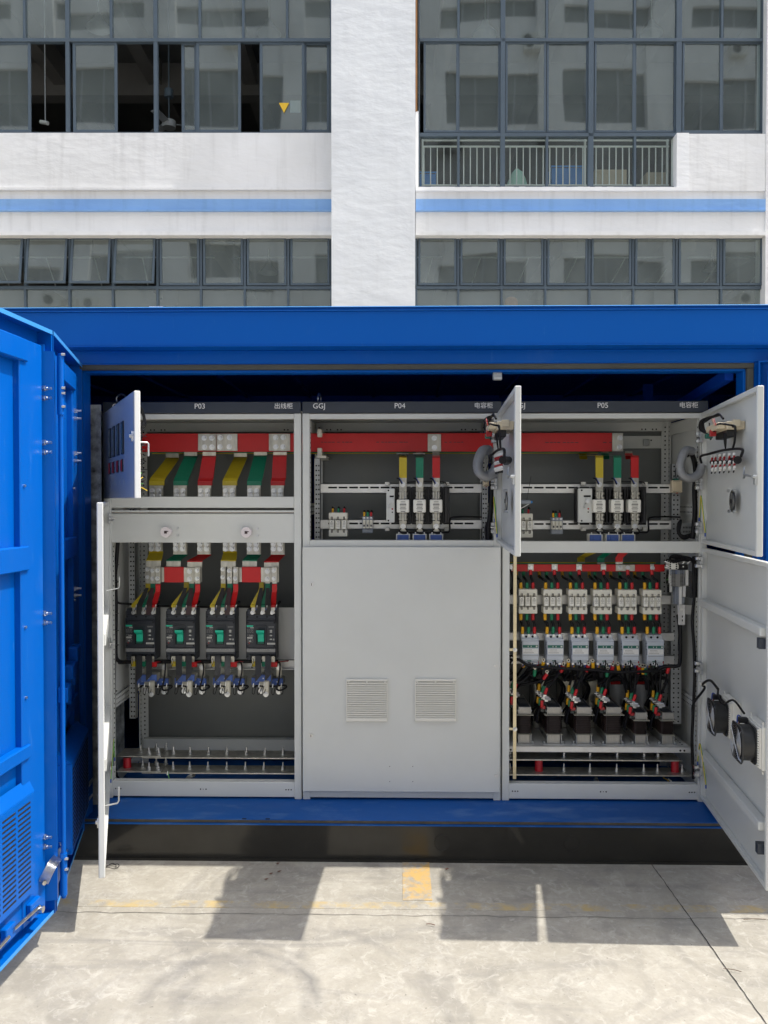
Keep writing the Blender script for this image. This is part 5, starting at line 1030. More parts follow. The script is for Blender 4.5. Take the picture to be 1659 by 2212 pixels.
# breakers
def breaker(lab):
    fr = fB; Y = .18
    t = thing('circuit_breaker', lab, 'circuit breaker', at(*fB(332, 670), .24), 'black moulded circuit breakers')
    m = MB(); m.px(fr, 222, 300, 445, 660, .205, .10, 0, .003); m.px(fr, 218, 352, 443, 628, Y, .1, 0, .004); m.px(fr, 219, 372, 441, 580, Y - .006, .03, 0, .003)
    for a_, b_ in ((226, 264), (300, 337), (374, 409), (441, 447)):
        m.px(fr, a_, 282, b_, 356, Y + .006, .09, 0, .004)
    for a_, b_ in ((226, 258), (296, 332), (368, 403), (438, 447)): m.px(fr, a_, 622, b_, 672, Y + .006, .09, 0, .004)
    m.px(fr, 226, 640, 447, 655, Y + .03, .07); m.px(fr, 222, 326, 445, 360, Y + .002, .05, 0, .003)
    for x in (300, 374): 
        for y in (343, 640): q = at(*fr(x + 2, y), Y + .001); m.cyl(q, q + Vector((0, -.0015, 0)), .0055, 12, 1)
    for x in (231, 438):
        for y in (343, 641): q = at(*fr(x, y), Y + .001); m.cyl(q, q + Vector((0, -.0015, 0)), .0042, 12, 1)
    for y in (362, 368): m.px(fr, 222, y, 440, y + 2, Y - .0006, .001, 1)
    mk(m, 'case', ['breaker', 'hole'], t)
    m = MB(); m.px(fr, 221, 376, 439, 576, Y - .0085, .003, 0, .001)
    for x, y in ((230, 387), (430, 387), (230, 563), (430, 563)): q = at(*fr(x, y), Y - .0085); m.cyl(q, q + Vector((0, -.001, 0)), .0045, 12, 1)
    m.px(fr, 283, 405, 371, 577, Y - .011, .004, 0, .002); m.px(fr, 292, 440, 356, 552, Y - .0118, .001, 1); fc = mk(m, 'face', ['breaker_face', 'hole'], t)
    m = MB(); p0, p1 = at(*fr(302, 470), Y - .02), at(*fr(350, 532), Y - .02); q0, q1 = at(*fr(284, 445), Y - .045), at(*fr(344, 455), Y - .045)
    m.box(p0.x, p1.x, Y - .022, Y - .011, p1.z, p0.z + .004, 0, .002)
    a0 = at(*fr(300, 472), Y - .022); zt_ = a0.z; x0, x1 = p0.x, p1.x; u0, u1 = q0.x, q1.x; zh = q0.z
    m.add([(x0, Y - .022, zt_ - .004), (x1, Y - .022, zt_ - .004), (x1, Y - .012, zt_ + .012), (x0, Y - .012, zt_ + .012), (u0, Y - .046, zh - .011), (u1, Y - .046, zh - .011), (u1, Y - .044, zh), (u0, Y - .044, zh)], [(0, 1, 2, 3), (4, 5, 6, 7), (0, 1, 5, 4), (2, 3, 7, 6), (0, 3, 7, 4), (1, 2, 6, 5)]); mk(m, 'toggle', 'toggle', fc)
    m = MB(); m.px(fr, 302, 532, 349, 547, Y - .013, .001); mk(m, 'toggle_slot', 'toggle_dark', fc)
    m = MB(); a_ = [at(*fr(*c), Y) for c in ((222, 405), (276, 405), (271, 416), (228, 416))]; m.prism([(p.x, p.z) for p in a_], Y - .0095, Y - .0085, 0)
    m2 = MB()
    for y in (421, 437, 443, 449, 455, 461, 478, 482, 514, 518, 526, 534): 
        x = 224; 
        while x < 270: w_ = random.uniform(6, 16); m2.px(fr, x if y < 480 else x, y, min(272, x + w_), y + 1.6, Y - .0092, .0006, 0); x += w_ + 5
    m2.px(fr, 226, 495, 264, 507, Y - .0095, .001, 1); m2.px(fr, 247, 420, 274, 430, Y - .0095, .001, 0); m2.px(fr, 238, 524, 254, 530, Y - .0095, .001, 1); m2.px(fr, 376, 540, 437, 552, Y - .0095, .001, 1); m2.px(fr, 242, 485, 270, 490, Y - .0095, .001, 0); q = at(*fr(241, 541), Y - .0085); m2.cyl(q, q + Vector((0, -.001, 0)), .003, 10, 2)
    for y in (447, 458, 485, 513): 
        for x in (397, 405): m2.px(fr, x, y - 5, x + 6, y + 4, Y - .0095, .001, 1)
        m2.px(fr, 388, y - .8, 420, y + .8, Y - .0092, .0006, 0)
    for y in (415, 421): 
        for k in range(6): m2.px(fr, 386 + k * 7, y, 391 + k * 7, y + 3, Y - .0092, .0006, 0)
    m2.px(fr, 419, 508, 431, 521, Y - .0095, .001, 0)
    for k in range(9): m2.px(fr, 381 + k * 6, 544, 384 + k * 6, 549, Y - .0099, .0006, 3)
    for k in range(5): m2.px(fr, 232 + k * 6, 498, 235 + k * 6, 504, Y - .0099, .0006, 3)
    mk(m, 'maker_plate', 'toggle', fc); mk(m2, 'printed_marks', ['mark_grey', 'mark_white', 'dark_red', 'mark_dark'], fc)
    m = MB(); m.px(fr, 220, 583, 440, 611, Y - .004, .005, 0, .002)
    for x in (325, 340, 352, 366, 395): m.px(fr, x, 588, x + 8, 592, Y - .0047, .0006, 1)
    mk(m, 'clear_strip', ['clear_strip', 'mark_grey'], t)
    m = MB(); xs = at(*fr(445, 640), .205).x; q = at(*fr(458, 612), .23); q2 = at(*fr(473, 640), .26); m.box(xs + .0005, xs + .0015, .225, .245, q2.z, q.z); q = at(*fr(485, 300), .28); m.box(xs + .0005, xs + .0015, .27, .29, q.z - .02, q.z); mk(m, 'sticker', 'sticker_yellow', t)
    return t
b0 = breaker('black circuit breaker with a green toggle, ' + bn[0])
p0 = at(*fB(332, 500), .18)
blab = ['', 'black circuit breaker with a green toggle, second from the left', 'black circuit breaker with a green toggle, third from the left', 'black circuit breaker with a green toggle, farthest right of four']
b0['label'] = 'black circuit breaker with a green toggle, leftmost of four'
for k, x in ((1, 638), (2, 942), (3, 1250)): d = at(*fB(x, 500), .18) - p0; dup(b0, (d.x, 0, 0), blab[k])
# tails, current transformers and test wires under the breakers
LO = [0, 287, 578, 871]; BO = [0, 306, 610, 918]
for k in range(4):
    lo, bo = LO[k], BO[k]
    for j, (cn, x0, x1, y0, y1) in enumerate((('yellow', 262, 295, 684, 724), ('green', 336, 372, 686, 724), ('red', 407, 455, 690, 727))):
        t = thing('outgoing_bar', '%s sleeved tail bar under the %s' % (cn, bn[k]), 'busbar', at(*fB(x0 + bo, y1), .2), 'sleeved tail bars under the breakers'); xc = (x0 + x1) / 2 + bo - (8 if j == 2 else 0)
        m = MB(); rib(m, fB, [(xc - 15, xc + 13, 645, .182), (xc - 15, xc + 13, 694, .182)], .005); q = at(*fB(xc - 3, 657), .182); m.bolt(q, .0075); mk(m, 'tinned_end', 'tin', t)
        m = MB(); m.px(fB, x0 + bo, y0, x1 + bo, y1, .178, .05 if j < 2 else .014, 0, .002)
        if j == 2: rib(m, fB, [(x1 + bo - 20, x1 + bo, y0 + 2, .185), (x1 + bo + 70, x1 + bo + 84, y0 - 6, .27)], .03)
        mk(m, 'sleeve', cn, t)
    for j, (x0, x1, y0, y1, Y_, nm) in enumerate(((305, 388, 808, 862, .20, 'left'), (336, 455, 785, 838, .15, 'middle'), (457, 545, 814, 864, .20, 'right'))):
        if j == 2 or j == 0 or True:
            t = thing('current_transformer', 'blue-faced current transformer below the %s, %s of three' % (bn[k], nm), 'transformer', at(*fB(x0 + lo, y1), Y_), 'blue current transformers below the breakers')
            m = MB(); m.px(fB, x0 + lo, y0, x1 + lo, y1, Y_, .012, 0, .002); c_ = (x0 + x1) / 2; m.px(fB, c_ - 22 + lo, y0 + 4, c_ + 22 + lo, y1 - 6, Y_ - .004, .005, 0, .002); mk(m, 'face', 'ct_blue', t)
            a_, b_ = at(*fB(x0 + lo - 2, y0 - 2), Y_ + .012), at(*fB(x1 + lo + 4, y1), Y_ + .012); m = MB(); m.box(a_.x, b_.x, Y_ + .012, Y_ + .075, b_.z, a_.z, 0, .002); mk(m, 'core', 'ct_core', t)
            q = at(*fB(c_ + lo, (y0 + y1) / 2), Y_ - .004); m = MB(); m.cyl(q, q + Vector((0, -.002, 0)), .003, 8); mk(m, 'screw', 'steel', t)
    for j, (x, w_, y0, y1, Y_, nm) in enumerate(((378, 15, 735, 925, .19, 'left'), (415, 19, 838, 955, .135, 'front middle'), (512, 17, 700, 933, .235, 'right'))):
        p, q = at(*fB(x + lo, y0), Y_), at(*fB(x + lo, y1), Y_); h = w_ * .2844 * (Y_ - CY) / FOC
        t = thing('terminal_bar', 'rounded bare terminal bar, %s of three below the %s' % (nm, bn[k]), 'busbar', q, 'tinned terminal bars below the breakers')
        m = MB(); n = 8; poly = [(p.x - h, p.z), (p.x + h, p.z)] + [(p.x + h * math.cos(-PI * i / n), q.z + h - h * math.sin(PI * i / n)) for i in range(n + 1)]
        m.prism(poly, Y_, Y_ + .006); m.prism([(a_ + .003, b_ + .004) for a_, b_ in poly], Y_ + .007, Y_ + .012); mk(m, 'bar', 'tin', t)
        m = MB(); m.bolt((p.x, Y_ - .0005, q.z + h * 1.15), .011, stud=.004)
        if j == 2: m.bolt((p.x, Y_ - .0005, p.z - .02), .011)
        mk(m, 'bolt', 'steel', t)
    t = thing('wire_bundle', 'thin black test wires looping round the transformers below the %s' % bn[k], 'wires', at(*fB(430 + lo, 880), .12), 'black test wires below the breakers')
    m = MB(); P = lambda x, y, Y_=.12: at(*fB(x + lo, y), Y_); jt = lambda: random.uniform(-5, 5)
    m.tube([P(505, 690, .2), P(522, 700, .16), P(524 + jt(), 760, .13), P(512, 830, .12), P(500, 893, .11), P(530, 902, .10), P(572 + jt(), 880, .12), P(555, 864, .15), P(480, 872, .16), P(440, 872, .17)], .0045, 8, 0, 6)
    m.tube([P(440, 872, .16), P(390, 872, .15), P(345, 868, .15), P(330, 880, .14)], .004, 8, 0, 5)
    for (x, y) in ((322, 858), (366, 860), (405, 850), (470, 862), (535, 858)):
        jj = jt(); m.tube([P(x, y, .135), P(x - 8, y + 30, .13), P(x - 12 + jj, y + 66, .13), P(x + 2 + jj, y + 72, .13), P(x + 14, y + 30, .14), P(x + 26, y + 14, .15)], .0017, 5, 0, 5)
        a_, b_ = P(x, y - 8, .135), P(x - 5, y + 22, .132); m.cyl(a_, b_, .0028, 6, 1)
    for j in range(3): x = (287, 362, 435)[j] + BO[k] - lo; m.tube([P(x - 2, 306, .174), P(x + 8, 285, .165), P(x + 16, 258, .165), P(x + 28, 240, .17)], .0016, 5, 0, 4); a_ = P(x + 10, 280, .166); b_ = P(x + 17, 252, .165); m.cyl(a_, b_, .0026, 6, 1); m.cyl(P(x + 6, 292, .168), P(x + 10, 280, .166), .003, 6, 2)
    x = 270 + BO[k] - lo; m.tube([P(x, 660, .175), P(x + 4, 690, .165), P(x - 8, 720, .165), P(x - 10, 735, .165), P(x, 728, .165)], .0016, 5, 0, 4); m.cyl(P(x + 1, 672, .172), P(x + 2, 700, .165), .0026, 6, 1)
    mk(m, 'wire', ['cable', 'marker', 'blue_lug'], t)
# cable looms of the left cabinet
t = thing('cable_loom', 'thick black cable loom down the left side of the left cabinet', 'cable', at(*fC(130, 330), .1))
m = MB(); P = lambda x, y, Y_=.08: at(*fB(x, y), Y_)
m.tube([P(165, -260, .06), P(150, -60, .07), P(142, 40), P(148, 250), P(146, 600), P(160, 672), P(210, 690, .15), P(270, 688, .22), P(1380, 682, .26)], .010, 10, 0, 6)
m.tube([P(146, 200), P(165, 238, .1), P(260, 248, .22), P(470, 262, .27), P(800, 270, .28), P(1340, 268, .28)], .006, 8, 0, 5)
m.tube([P(140, 600, .06), P(133, 760, .06), P(134, 1000, .06), P(130, 1300, .05), P(132, 1460, .05), P(140, 1530, .06), P(185, 1590, .1)], .0055, 8, 0, 6)
m.tube([P(146, 640, .065), P(142, 800, .065), P(140, 1100, .065), P(138, 1400, .055), P(160, 1560, .09)], .004, 8, 0, 6)
for y in (-50, 80, 320, 450, 560, 910): p = P(146 if y < 700 else 134, y, .07); m.box(p.x - .012, p.x + .012, p.y - .012, p.y + .012, p.z - .002, p.z + .002)
for k in range(4): 
    x = 455 + BO[k]; m.tube([P(x, 262, .26), P(x + 12, 246, .2), P(x + 24, 232, .18), P(x + 18, 226, .18), P(x + 8, 236, .2)], .0035, 6, 0, 5)
mk(m, 'cable', 'cable', t)
# flat earth/neutral bars on red pillars
def flatbar(fr, xl, xr, yf, depth, Y, studs, lab, par_ins, lft=None):
    a_, b_ = at(*fr(xl, yf), Y), at(*fr(xr, yf), Y); z = a_.z
    t = thing('neutral_busbar', lab, 'busbar', ((a_.x + b_.x) / 2, Y, z), 'flat bare bars at the foot of the cabinets')
    m = MB(); m.box(a_.x, b_.x, Y, Y + depth, z, z + .006, 0, .001)
    if lft: p, q = at(*fr(lft[0], yf), Y - .004), at(*fr(lft[1], yf), Y); m.box(p.x, q.x, Y - .002, Y + depth + .01, z + .0065, z + .0125, 0, .001)
    mk(m, 'bar', 'tin', t)
    for x, dy in studs: p = at(*fr(x, yf), Y + depth * dy); q = at(*fr(x, yf), Y); m = MB(); m.stud_up(at(*fr(x, yf), Y).x, Y + depth * dy, z + (.0125 if lft and x < lft[1] else .006)); mk(m, 'bolt', 'steel', t)
    return t, z
sA = [(308, .5), (388, .2), (410, .85), (462, .2), (483, .9), (560, .5), (688, .5), (830, .5), (972, .5), (1122, .5), (1266, .5), (1405, .5)]
t1, zu = flatbar(fC, 343, 1512, 166, .12, .10, sA, 'upper flat bare bar with upright bolts at the foot of the left cabinet', None, (150, 490))
t2, zl = flatbar(fC, 343, 1512, 282, .12, .06, [(323, .5), (388, .2), (408, .85), (456, .2), (480, .9), (556, .5), (684, .5), (825, .5), (970, .5), (1114, .5), (1257, .5), (1403, .5)], 'lower flat bare bar with upright bolts at the foot of the left cabinet', None, (150, 490))
def pillar(x, fr, zl_, zu_, Y, lab):
    p = at(*fr(x, 200), Y); m = MB(); m.cyl((p.x, Y, zl_), (p.x, Y, zu_), .0195, 28); m.cyl((p.x, Y, zl_), (p.x, Y, zl_ + .006), .0205, 28); m.cyl((p.x, Y, zu_ - .006), (p.x, Y, zu_), .0205, 28); mk(m, 'insulator', 'insul_red', None, lab, 'insulator', 'red round insulators between the flat bars')
pillar(233, fC, zl + .013, zu, .12, 'red round insulator between the flat bars of the left cabinet')
t3, zu5 = flatbar(fG, -60, 1335, 727, .12, .10, [(100, .5), (498, .5), (690, .5), (890, .5), (1088, .5), (1190, .5)], 'upper flat bare bar with upright bolts at the foot of the right cabinet', None)
t4, zl5 = flatbar(fG, -60, 1400, 836, .12, .06, [(100, .5), (497, .5), (689, .5), (886, .5), (1085, .5), (1187, .5), (1368, .5)], 'lower flat bare bar with upright bolts at the foot of the right cabinet', None)
pillar(299, fG, zl5 + .006, zu5, .12, 'red round insulator at the left of the right cabinet foot'); pillar(1290, fG, zl5 + .006, zu5, .12, 'red round insulator at the right of the right cabinet foot')
for fr, pts, lab in ((fC, ((735, 292), (700, 310), (680, 345)), 'braided strap end under the bars of the left cabinet'), (fG, ((708, 856), (718, 880), (700, 905)), 'braided strap end under the bars of the right cabinet')): braid([at(*fr(x, y), .10) for x, y in pts], .018, 'braided_strap', lab)
m = MB(); m.tube([at(*fG(x, y), .1) for x, y in ((1200, 850), (1235, 872), (1250, 905))], .003, 6, 0, 5); m.cyl(at(*fG(1235, 860), .09), at(*fG(1262, 880), .08), .0035, 8, 1); mk(m, 'wire', ['earth_yellow', 'marker'], None, 'yellow wire with a white marker under the bars of the right cabinet', 'wire')
m = MB(); m.tube([at(*fC(x, y), .04) for x, y in ((543, 262), (545, 290), (555, 330))], .0025, 6, 0, 4); m.cyl(at(*fC(541, 262), .04), at(*fC(538, 292), .04), .0035, 8, 1); mk(m, 'wire', ['earth_green', 'marker'], None, 'green wire with a white marker hanging from the lower bar of the left cabinet', 'wire')

# ------------------------------------------------------------------ fuse switch units
def fuse_switch(lab, grp, plate, black, fx, side, tabs_top, bus, ct, jog=0):
    Y = .12; t = thing('fuse_switch', lab, 'fuse switch', at(fx[1], 1130, Y + .05), grp)
    v0, v1 = black[2], black[3]
    m = MB(); m.px(fU, black[0], v0, black[1], v1, Y + .03, .04, 0, .003)
    for i, x in enumerate(fx):
        for s in (-16, 16): m.px(fU, x + s - 1.6, v0 - 1, x + s + 1.6, v1 + 1, Y + .005, .03, 0, .002)
    m.px(fU, fx[2] + 18, v0 - 1, fx[2] + 24, v1, Y - .005, .05, 0, .002); m.px(fU, black[1] - 7, v0 + 2, black[1], v1 - 2, Y, .05, 0, .002)
    m.px(fU, black[0], v0, black[1], v0 + 4, Y + .01, .03); m.px(fU, black[0], v1 - 3, black[1], v1, Y + .01, .03)
    mk(m, 'base', 'black', t)
    m = MB(); m.px(fU, plate[0], plate[1], plate[2], plate[3], Y - .01, .006, 0, .002); m.px(fU, plate[0] + 1, plate[1] + 1, plate[2] - 1, plate[3] - 1, Y - .004, .05)
    a_, b_ = plate[0], plate[2]; w_ = b_ - a_
    for y in (plate[1] + 4, plate[3] - 4): q = at(a_ + w_ * .25, y, Y - .01); m.cyl(q, q + Vector((0, -.001, 0)), .0045, 10, 1)
    m.px(fU, a_ + w_ * .4, plate[1] + 15, b_ - w_ * .1, plate[1] + 18.5, Y - .0112, .001, 1); q = at(a_ + w_ * .72, plate[1] + 44, Y - .01); m.cyl(q, q + Vector((0, -.002, 0)), .0045, 12, 2); q = at(a_ + w_ * .72, plate[1] + 51, Y - .01); m.cyl(q, q + Vector((0, -.002, 0)), .0035, 12, 1)
    mk(m, 'front_plate', ['paint_grey', 'hole', 'dark_red'], t)
    q = at(a_ + w_ * .65, plate[1] + 27, Y - .012); m = MB(); m.cyl(q, q + Vector((0, -.012, 0)), .013, 6, sm=False); m.cyl(q + Vector((0, -.012, 0)), q + Vector((0, -.02, 0)), .009, 16); m.tube([q + Vector((-.005, -.006, -.01)), q + Vector((-.016, -.012, -.02)), q + Vector((-.018, -.008, -.035)), q + Vector((-.01, -.004, -.03))], .002, 6, 0, 4); mk(m, 'drive_spindle', 'steel', t)
    for i, x in enumerate(fx):
        m = MB(); m.px(fU, x - 13.5, 1079, x + 13.5, 1107.2, Y - .045, .055, 0, .004); fz = mk(m, 'fuse', 'ceramic', t)
        m = MB()
        for y, ww, hh in ((1083.5, 8, 1.2), (1087, 10, .8), (1089.3, 11, 2.0), (1092.8, 10, .8), (1095.3, 9, 1.2), (1098, 11, 1), (1101, 10, .8), (1104, 8, 1.4)): m.px(fU, x - ww / 1.6, y, x + ww / 1.6, y + hh, Y - .0457, .0005)
        mk(m, 'printed_marks', 'mark_dark', fz)
        m = MB()
        for y0, y1, s in ((1061, 1080, 1), (1107, 1126, -1)):
            m.px(fU, x - 8, y0 - 5 if s > 0 else y1 - 1, x + 8, y0 + 1 if s > 0 else y1 + 5, Y - .008, .01, 0, .001); m.px(fU, x - 1.6, y0, x + 1.6, y1, Y - .03, .04)
            for dx in (-5, 5): 
                for yy in (y0 + 3, y0 + 12): p_, q_ = at(x + dx, yy, Y - .01), at(x + dx, yy + 4.5, Y - .01); m.cyl(p_ + Vector((0, -.008, 0)), q_ + Vector((0, -.008, 0)), .0105, 14); 
                m.px(fU, x + dx - 3, y0 + 1, x + dx + 3, y1 - 2, Y - .02, .02, 0, .002)
            for dx in (-4.5, 4.5): q = at(x + dx, y0 - 2 if s > 0 else y1 + 2, Y - .008); m.cyl(q, q + Vector((0, -.004, 0)), .005, 6, sm=False)
        mk(m, 'contact_clip', 'tin', t)
        m = MB(); m.px(fU, x - 7.5, 1129, x + 7, 1152, Y + .0, .006, 0, .001); m.px(fU, x - 8, 1032, x + 8, 1056, Y + .002, .006, 0, .001); mk(m, 'terminal_tab', 'tin', t)
        m = MB(); m.bolt(at(x, 1137, Y), .011, stud=.006); m.bolt(at(x - .5, 1046.5, Y + .002), .011, stud=.006); mk(m, 'bolt', 'steel', t)
    for i, x in enumerate(fx):
        cn = ('yellow', 'green', 'red')[i]; Yt = (.47, .385, .30)[i]; xt = x - jog * (1, .75, .35)[i]
        b = thing('dropper_busbar', 'short upright %s bar above the fuse switch of the %s cabinet' % (cn, side), 'busbar', at(x, 1035, .14), 'upright coloured bars above the fuse switches')
        m = MB()
        if jog: rib(m, fU, [(xt - 8, xt + 8, 984, Yt - .02), (xt - 6, xt + 10, 992, Yt - .06)], .008); rib(m, fU, [(x - 8 - jog * (1, .7, .4)[i], x - 8, 986, .17), (x - jog * (1, .7, .4)[i], x + 8, 990, .13)], .008) if False else None
        rib(m, fU, [(x - 8.2, x + 8.2, 984, Yt - .06 if not jog else .16), (x - 8.2, x + 8.2, 988.5, .128), (x - 8, x + 8, 1033, .122)], .010)
        if jog:
            a1, a2 = at(xt - 8, 985, .30), at(x + 8, 985, .16); p_ = at(x, 986, .15)
            rib(m, fU, [(xt - 8, xt + 8, 979, Yt - .02), (xt - 8, xt + 8, 983, Yt - .06), (x - 8.2, x + 8.2, 984.5, .16)], .010)
        mk(m, 'sleeve', cn, b)
        m = MB(); rib(m, fU, [(x - 7.8 if not jog else xt - 7.8, x + 7 if not jog else xt + 7, 975, Yt - .012), (x - 7.8 if not jog else xt - 7.8, x + 7 if not jog else xt + 7, 985, Yt - .03)], .008)
        if i < 2 and not jog: m.px(fU, x - 14, 978.5, x + 12, 980.5, Yt - .04, .06)
        mk(m, 'tinned_end', 'tin', b)
        m = MB(); m.tube([at(x - 2, 1046, .11), at(x - 6, 1038, .10), at(x - 9, 1034, .10), at(x - 13, 1033, .11)], .0035, 6, 0, 4); m.tube([at(x, 1046, .11), at(x - 3, 1040, .10), at(x - 8, 1031, .10)], .002, 6, 1, 4); m.tube([at(x - 4, 1142, .11), at(x - 8, 1147, .10), at(x, 1153, .10), at(x + 8, 1152, .10), at(x + 9, 1146, .10), at(x + 5, 1142, .11)], .0035, 6, 0, 5)
        mk(m, 'lead', ['cable', 'blue_lug'], b)
    for i, x in enumerate(fx):
        cx_ = x + ct[i]; b = thing('current_transformer', 'blue-faced current transformer under the %s fuse of the %s cabinet' % (('left', 'middle', 'right')[i], side), 'transformer', at(cx_, 1167, .1), 'blue current transformers under the fuse switches')
        m = MB(); m.px(fU, cx_ - 12.5, 1155.5, cx_ + 12.5, 1185, .085, .012, 0, .002); m.px(fU, cx_ - 5, 1158, cx_ + 6, 1184, .081, .005, 0, .002); mk(m, 'face', 'ct_blue', b)
        m = MB(); m.px(fU, cx_ - 15, 1153.5, cx_ + 15, 1186, .097, .05, 0, .002); mk(m, 'core', 'ceramic', b)
        m = MB(); 
        for dx in (-9, 10): m.cyl(at(cx_ + dx, 1150, .09), at(cx_ + dx, 1157, .09), .003, 6)
        mk(m, 'ferrule', 'marker', b)
    m = MB()
    for x in (fx[0] - 34, fx[2] + 23, fx[0] - 34, fx[2] + 23): pass
    for x in (fx[0] - 34, fx[2] + 23):
        for v in (1045, 1143): m.px(fU, x - 5, v - 4, x + 5, v + 4, .165, .02, 0, .002); q = at(x, v, .165); m.cyl(q, q + Vector((0, -.006, 0)), .0075, 6, sm=False)
    mk(m, 'fixing_block', 'white_plastic', t)
    lm = thing('wiring_loom', 'thin black loom along the foot of the %s fuse switch' % side, 'wires', at(fx[0], 1150, .1), 'looms under the fuse switches')
    m = MB(); m.tube([at(fx[0] - 8, 1147, .11), at(fx[0], 1150, .10), at(fx[1], 1151, .10), at(fx[2] + 10, 1150, .10), at(fx[2] + 28, 1148, .12), at(fx[2] + 29, 1125, .15), at(fx[2] + 34, 1118, .17), at(fx[2] + 60, 1116, .18), at(fx[2] + 98, 1117, .18)], .0045, 8, 0, 5); m.tube([at(fx[0] + 10, 1042, .12), at(fx[1], 1040, .13), at(fx[2] + 14, 1041, .13), at(fx[2] + 22, 1046, .15)], .003, 6, 0, 4); mk(m, 'cable', 'cable', lm)
fuse_switch('three-pole fuse switch with white ceramic fuses in the middle cabinet', 'fuse switches with big white fuses', (834.5, 1055.5, 852.5, 1128.5), (851, 971, 1053, 1131), (870.5, 906.5, 942.3), 'middle', 0, 0, (0, 0, 0))
fuse_switch('three-pole fuse switch with white ceramic fuses in the right cabinet', 'fuse switches with big white fuses', (1249, 1055, 1279, 1129), (1243, 1396, 1053, 1130.5), (1295, 1334, 1371.5), 'right', 0, 0, (-8, -10, -14), jog=36)

# small three-pole fuse blocks and mini breakers on the slotted rails
def fuse_block(fr, x0, x1, y0, y1, Y, lab, grp):
    w_, h = x1 - x0, y1 - y0; t = thing('fuse_block', lab, 'fuse holder', at(*fr((x0 + x1) / 2, y1), Y + .05), grp)
    m = MB(); m.px(fr, x0, y0, x1, y0 + h * .27, Y, .07, 0, .003); m.px(fr, x0, y1 - h * .27, x1, y1, Y, .07, 0, .003); m.px(fr, x0 + w_ * .02, y0 + h * .2, x1 - w_ * .02, y1 - h * .2, Y + .03, .04)
    for q in (.355, .655): m.px(fr, x0 + w_ * q, y0 + h * .2, x0 + w_ * q + w_ * .03, y1 - h * .2, Y - .006, .05, 0, .001)
    mk(m, 'holder', 'beige', t)
    for k in range(3):
        c_ = x0 + w_ * (.165 + .33 * k); m = MB(); m.px(fr, c_ - w_ * .12, y0 + h * .31, c_ + w_ * .12, y1 - h * .31, Y + .0, .03, 0, .002); f_ = mk(m, 'fuse', 'ceramic', t)
        m = MB()
        for yy, ww in ((.36, .035), (.41, .07), (.445, .08), (.475, .08), (.51, .05), (.56, .075)): m.px(fr, c_ - w_ * ww, y0 + h * yy, c_ + w_ * ww, y0 + h * (yy + (.025 if yy < .37 else .011)), Y - .0006, .0006)
        mk(m, 'printed_marks', 'mark_dark', f_)
        m = MB()
        for ya, yb in ((.17, .31), (.69, .83)): m.px(fr, c_ - w_ * .05, y0 + h * ya, c_ + w_ * .05, y0 + h * yb, Y - .001, .002, 0, .0005); m.px(fr, c_ - w_ * .02, y0 + h * (ya + .01), c_ + w_ * .02, y0 + h * (yb - .01), Y - .008, .01, 1, .001)
        mk(m, 'contact', ['hole', 'tin'], t)
    return t
def mcb(fr, x0, x1, y0, y1, lab):
    w_, h = x1 - x0, y1 - y0; Y = .14; t = thing('mini_breaker', lab, 'circuit breaker', at(*fr((x0 + x1) / 2, y1), Y), 'small three-pole breakers beside the fuse blocks')
    m = MB(); m.px(fr, x0, y0, x1, y1, Y + .02, .05, 0, .003); mk(m, 'case', 'contactor_dark', t)
    m = MB()
    for k in range(3):
        a_ = x0 + w_ * (.04 + .32 * k); m.px(fr, a_, y0 + h * .22, a_ + w_ * .28, y0 + h * .72, Y, .03, 0, .002); m.px(fr, a_ + w_ * .05, y0 + h * .3, a_ + w_ * .22, y0 + h * .46, Y - .008, .01, 0, .002); m.px(fr, a_ + w_ * .06, y0 + h * .5, a_ + w_ * .22, y0 + h * .62, Y - .0006, .001, 1)
    mk(m, 'pole', ['beige', 'mark_dark'], t)
    m = MB()
    for k in range(3): q = at(*fr(x0 + w_ * (.18 + .32 * k), y0 + h * .1), Y + .02); m.cyl(q, q + Vector((0, -.002, 0)), .0045, 10)
    mk(m, 'screw', 'steel', t)
fuse_block(fD, 237, 366, 880, 1047, .12, 'cream three-fuse block at the left of the middle cabinet', 'cream three-fuse blocks')
fuse_block(fE, 103, 216, 845, 993, .12, 'cream three-fuse block half hidden by the middle upper door', 'cream three-fuse blocks')
mcb(fD, 470, 545, 905, 1022, 'small grey three-pole breaker in the middle cabinet'); mcb(fE, 330, 400, 868, 972, 'small grey three-pole breaker in the right cabinet')
cabs = []
def cable(P, r, ends, lab, grp, nm='cable', el=.035):
    P = [Vector(p) for p in P]; t = thing(nm, lab, 'cable', P[0], grp); m = MB(); m.tube(P, r, 8, 0, 5); mk(m, 'core', 'cable', t)
    for e, mm in enumerate(ends):
        if not mm: continue
        a_ = P[0] if e == 0 else P[-1]; b_ = P[1] if e == 0 else P[-2]; d = (b_ - a_).normalized(); m = MB(); m.cyl(a_, a_ + d * el * .75, r * 1.32, 10); m.cyl(a_ + d * el * .75, a_ + d * el, r * 1.3, 10, r2=r * 1.05); mk(m, 'sleeve', mm, t)
    return t
SL = ['sleeve_yellow', 'sleeve_green', 'sleeve_red']; CN = ['yellow', 'green', 'red']
for side, fr, xs, yb, xo in (('cream fuse block in the middle cabinet', fD, (265, 305, 344), 880, 8), ('small grey breaker in the middle cabinet', fD, (484, 508, 532), 905, 10), ('small grey breaker in the right cabinet', fE, (340, 355, 378), 868, 6), ('half-hidden fuse block in the right cabinet', fE, (135, 152, 188), 845, 8)):
    for j, x in enumerate(xs): cable([at(*fr(x, yb), .15), at(*fr(x, yb - 22), .15), at(*fr(x - 2 + j * 2, yb - 38), .17), at(*fr(x + xo, yb - 30), .21)], .0042, (SL[j], None), 'short black lead with a %s sleeve above the %s' % (CN[j], side), 'short sleeved leads above the small devices', 'lead', .022)
